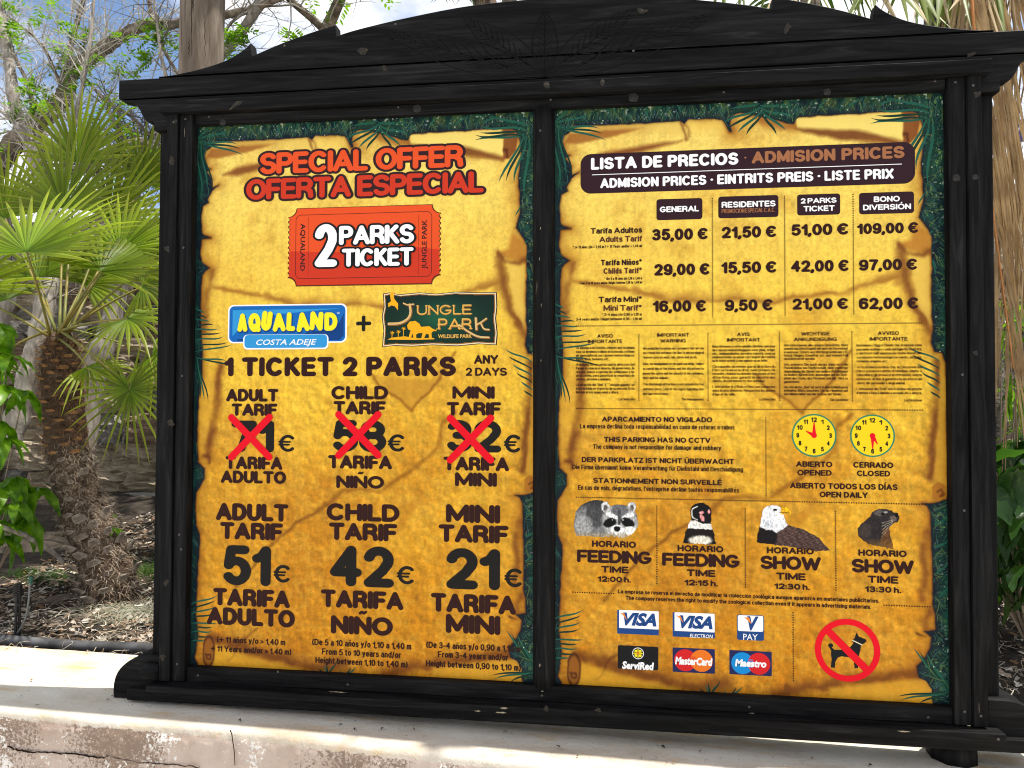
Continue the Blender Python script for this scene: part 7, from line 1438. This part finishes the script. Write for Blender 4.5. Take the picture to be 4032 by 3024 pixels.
# strap leaved plant over the right half of the crest
sp = thing('strap_leaved_plant', 'clump of long green and dry strap leaves showing above the right of the crest', 'plant', (2.6, 1.3, .1)); r = random.Random(9)
b = MB(); b.tube([(2.62, 1.4, -.1), (2.55, 1.35, 1.4), (2.5, 1.3, 2.6), BP(3150, -330, 1.3)], [.06, .05, .05, .04], 10); b.build('stem', M_BROWNBARK, sp, smooth=True)
def strap(parent, root, tip, w, sag, mt, seed):
    r = random.Random(seed); n = 9; b = MB(); d = tip - root; sd = d.cross(Vector((0, -1, .25))).normalized(); nn = Vector((0, -1, .3))
    for i in range(n + 1): t = i / n; p = root + d * t + Vector((0, 0, sag * d.length * math.sin(math.pi * t))); ww = w * (.6 + .9 * t if t < .4 else .96 * (1 - ((t - .4) / .6) ** 1.6)) + .0005; b.v += [tuple(p - sd * ww), tuple(p - nn * ww * -.35), tuple(p + sd * ww)]
    for i in range(n): o = 3 * i; b.f += [(o, o + 1, o + 4, o + 3), (o + 1, o + 2, o + 5, o + 4)]
    b.build('leaf', mt, parent, smooth=True)
for i in range(64):
    rx = r.choice((2900, 3100, 3350, 3600, 3750, 3850)); root = BP(rx + r.uniform(-60, 60), -380 + r.uniform(-120, 40), 1.3 + r.uniform(-.2, .2)); tx_ = rx + r.uniform(-420, 420); ty = r.uniform(60, 190) + max(0, (tx_ - 3000)) * .05
    strap(sp, root, BP(min(max(tx_, 2560), 3960), ty, 1.0 + r.uniform(-.25, .3)), r.uniform(.010, .020), r.uniform(-.05, .12), M_STRAP if r.random() < .72 else M_STRAPD, i)
for i, (a, c, dry) in enumerate((((3480, -300), (3580, 105), 0), ((3560, -280), (3660, 110), 0), ((3720, -160), (3690, 112), 0), ((3900, -120), (3735, 45), 1), ((3540, -60), (3660, 105), 1), ((3480, -100), (3640, 80), 0), ((3560, -130), (3700, 90), 0))):
    strap(sp, BP(*a, 1.0), BP(*c, .8), .020 if not dry else .014, .04, M_STRAPD if dry else M_STRAP, 90 + i)
# small fan palm crown behind the middle of the crest
cp = thing('crest_palm', 'palm whose leaf tips peep over the top of the crest near the middle', 'palm tree', (1.15, 1.9, -.1))
b = MB(); b.tube([(1.15, 1.9, -.1), (1.16, 1.9, 1.5), BP(1830, -330, 1.9)], [.09, .08, .07], 12); b.build('trunk', M_TRUNK, cp, smooth=True)
for i, (x2, y2) in enumerate(((1640, -10), (1740, 22), (1830, 24), (1930, 10), (1560, -140), (2050, -60), (2200, -150))): pinnate(cp, [BP(1830, -340, 1.9), BP((1830 + x2) / 2, -330, 1.8), BP(x2, y2 - 30, 1.7)], .16, 30, M_DATE, .3, .008, 50 + i, None, .006, .6)
pinnate(cp, [BP(1830, -340, 1.9), BP(2250, -330, 1.8), BP(2650, -60, 1.7)], .22, 40, M_DATE, .3, .008, 70, None, .007, .6)
# shrub at lower right
M_DK = leafmat('dark_glossy_leaf', (.018, .05, .012, 1), (.035, .085, .018, 1), .3, .25, 5, (2.2, 2.4, .7, 1)); dleaf = [obj_leaf('leaf', .17, .042, d_, .2, M_DK, ruffle=.12, seed=i + 5) for i, d_ in enumerate((.3, .6, .9))]
def bush(loc, pxs, ys, label, n, meshes, seed, name='leafy_shrub', sc=1.0):
    th = thing(name, label, 'shrub', loc); r = random.Random(seed); b = MB(); loc = Vector(loc)
    for i in range(n):
        c = BP(r.uniform(*pxs[0]), r.uniform(*pxs[1]), r.uniform(*ys)); mid = (c + loc) / 2 + Vector((r.uniform(-.1, .1), 0, .05)); b.tube([loc, mid, c], [.008, .005, .002], 4)
        for k in range(r.randint(4, 7)): place('leaf', r.choice(meshes), c + Vector((r.uniform(-.04, .04), r.uniform(-.04, .04), r.uniform(-.05, .05))), th, rot=(r.uniform(-.5, .5), r.uniform(0, 1.1), r.uniform(0, 6.28)), scale=sc * r.uniform(.6, 1.15))
    b.build('stem', M_STEM, th)
bush((3.25, .95, -.12), ((3920, 4300), (1750, 2320)), (.6, 1.2), 'dark glossy broad leaved shrub at the right edge behind the board', 58, dleaf, 5)
sleaf2 = obj_leaf('leaf', .2, .013, .35, .3, M_SCHEF, seed=8)
bush((3.5, 1.6, -.05), ((3920, 4400), (1150, 1800)), (1.3, 2.2), 'sunlit bamboo like shrub with narrow leaves above the dark shrub', 44, [sleaf2], 6, 'narrow_leaved_shrub')
# blue sign far behind
M_BLUE = mat('sign_blue', (.02, .05, .30, 1), .5); sg = thing('far_sign', 'long blue sign with white lettering far behind the dead fronds at the right', 'sign', (8.6, 5.2, -.2))
b = MB(); a, c = B(3900, 475, 5.2), B(4500, 535, 5.2); b.box(a[0], c[0], 5.2, 5.24, c[1], a[1]); b.build('sign_board', M_BLUE, sg)
for x in (a[0] + .1, c[0] - .1): b = MB(); b.tube([(x, 5.27, -.2), (x, 5.27, a[1])], .03, 8); b.build('sign_post', M_RUST, sg)
cu = bpy.data.curves.new('t', 'FONT'); cu.body = 'Cana'; cu.size = .13; cu.extrude = .002; cu.shear = .3; to = bpy.data.objects.new('t', cu); COL.objects.link(to); bpy.context.view_layer.update()
me = bpy.data.meshes.new_from_object(to.evaluated_get(bpy.context.evaluated_depsgraph_get())); bpy.data.objects.remove(to); me.materials.clear(); me.materials.append(INK['white']); p = B(3940, 520, 5.19); place('lettering', me, (p[0], 5.19, p[1]), sg, rot=(math.pi / 2, 0, 0))
# hillside far off
b = MB(); r = random.Random(1)
for i in range(41):
    x = -120 + i * 6; h = 5 + 3 * mnoise.noise(Vector((i * .35, 0, 0))); b.v += [(x, 70, -.3), (x, 110, h)]
b.f = [(2 * i, 2 * i + 2, 2 * i + 3, 2 * i + 1) for i in range(40)]; b.build('hills', noisy('far_hill', [(.4, (.18, .15, .11, 1)), (.6, (.30, .26, .20, 1))], .3, bump=0))['kind'] = 'structure'
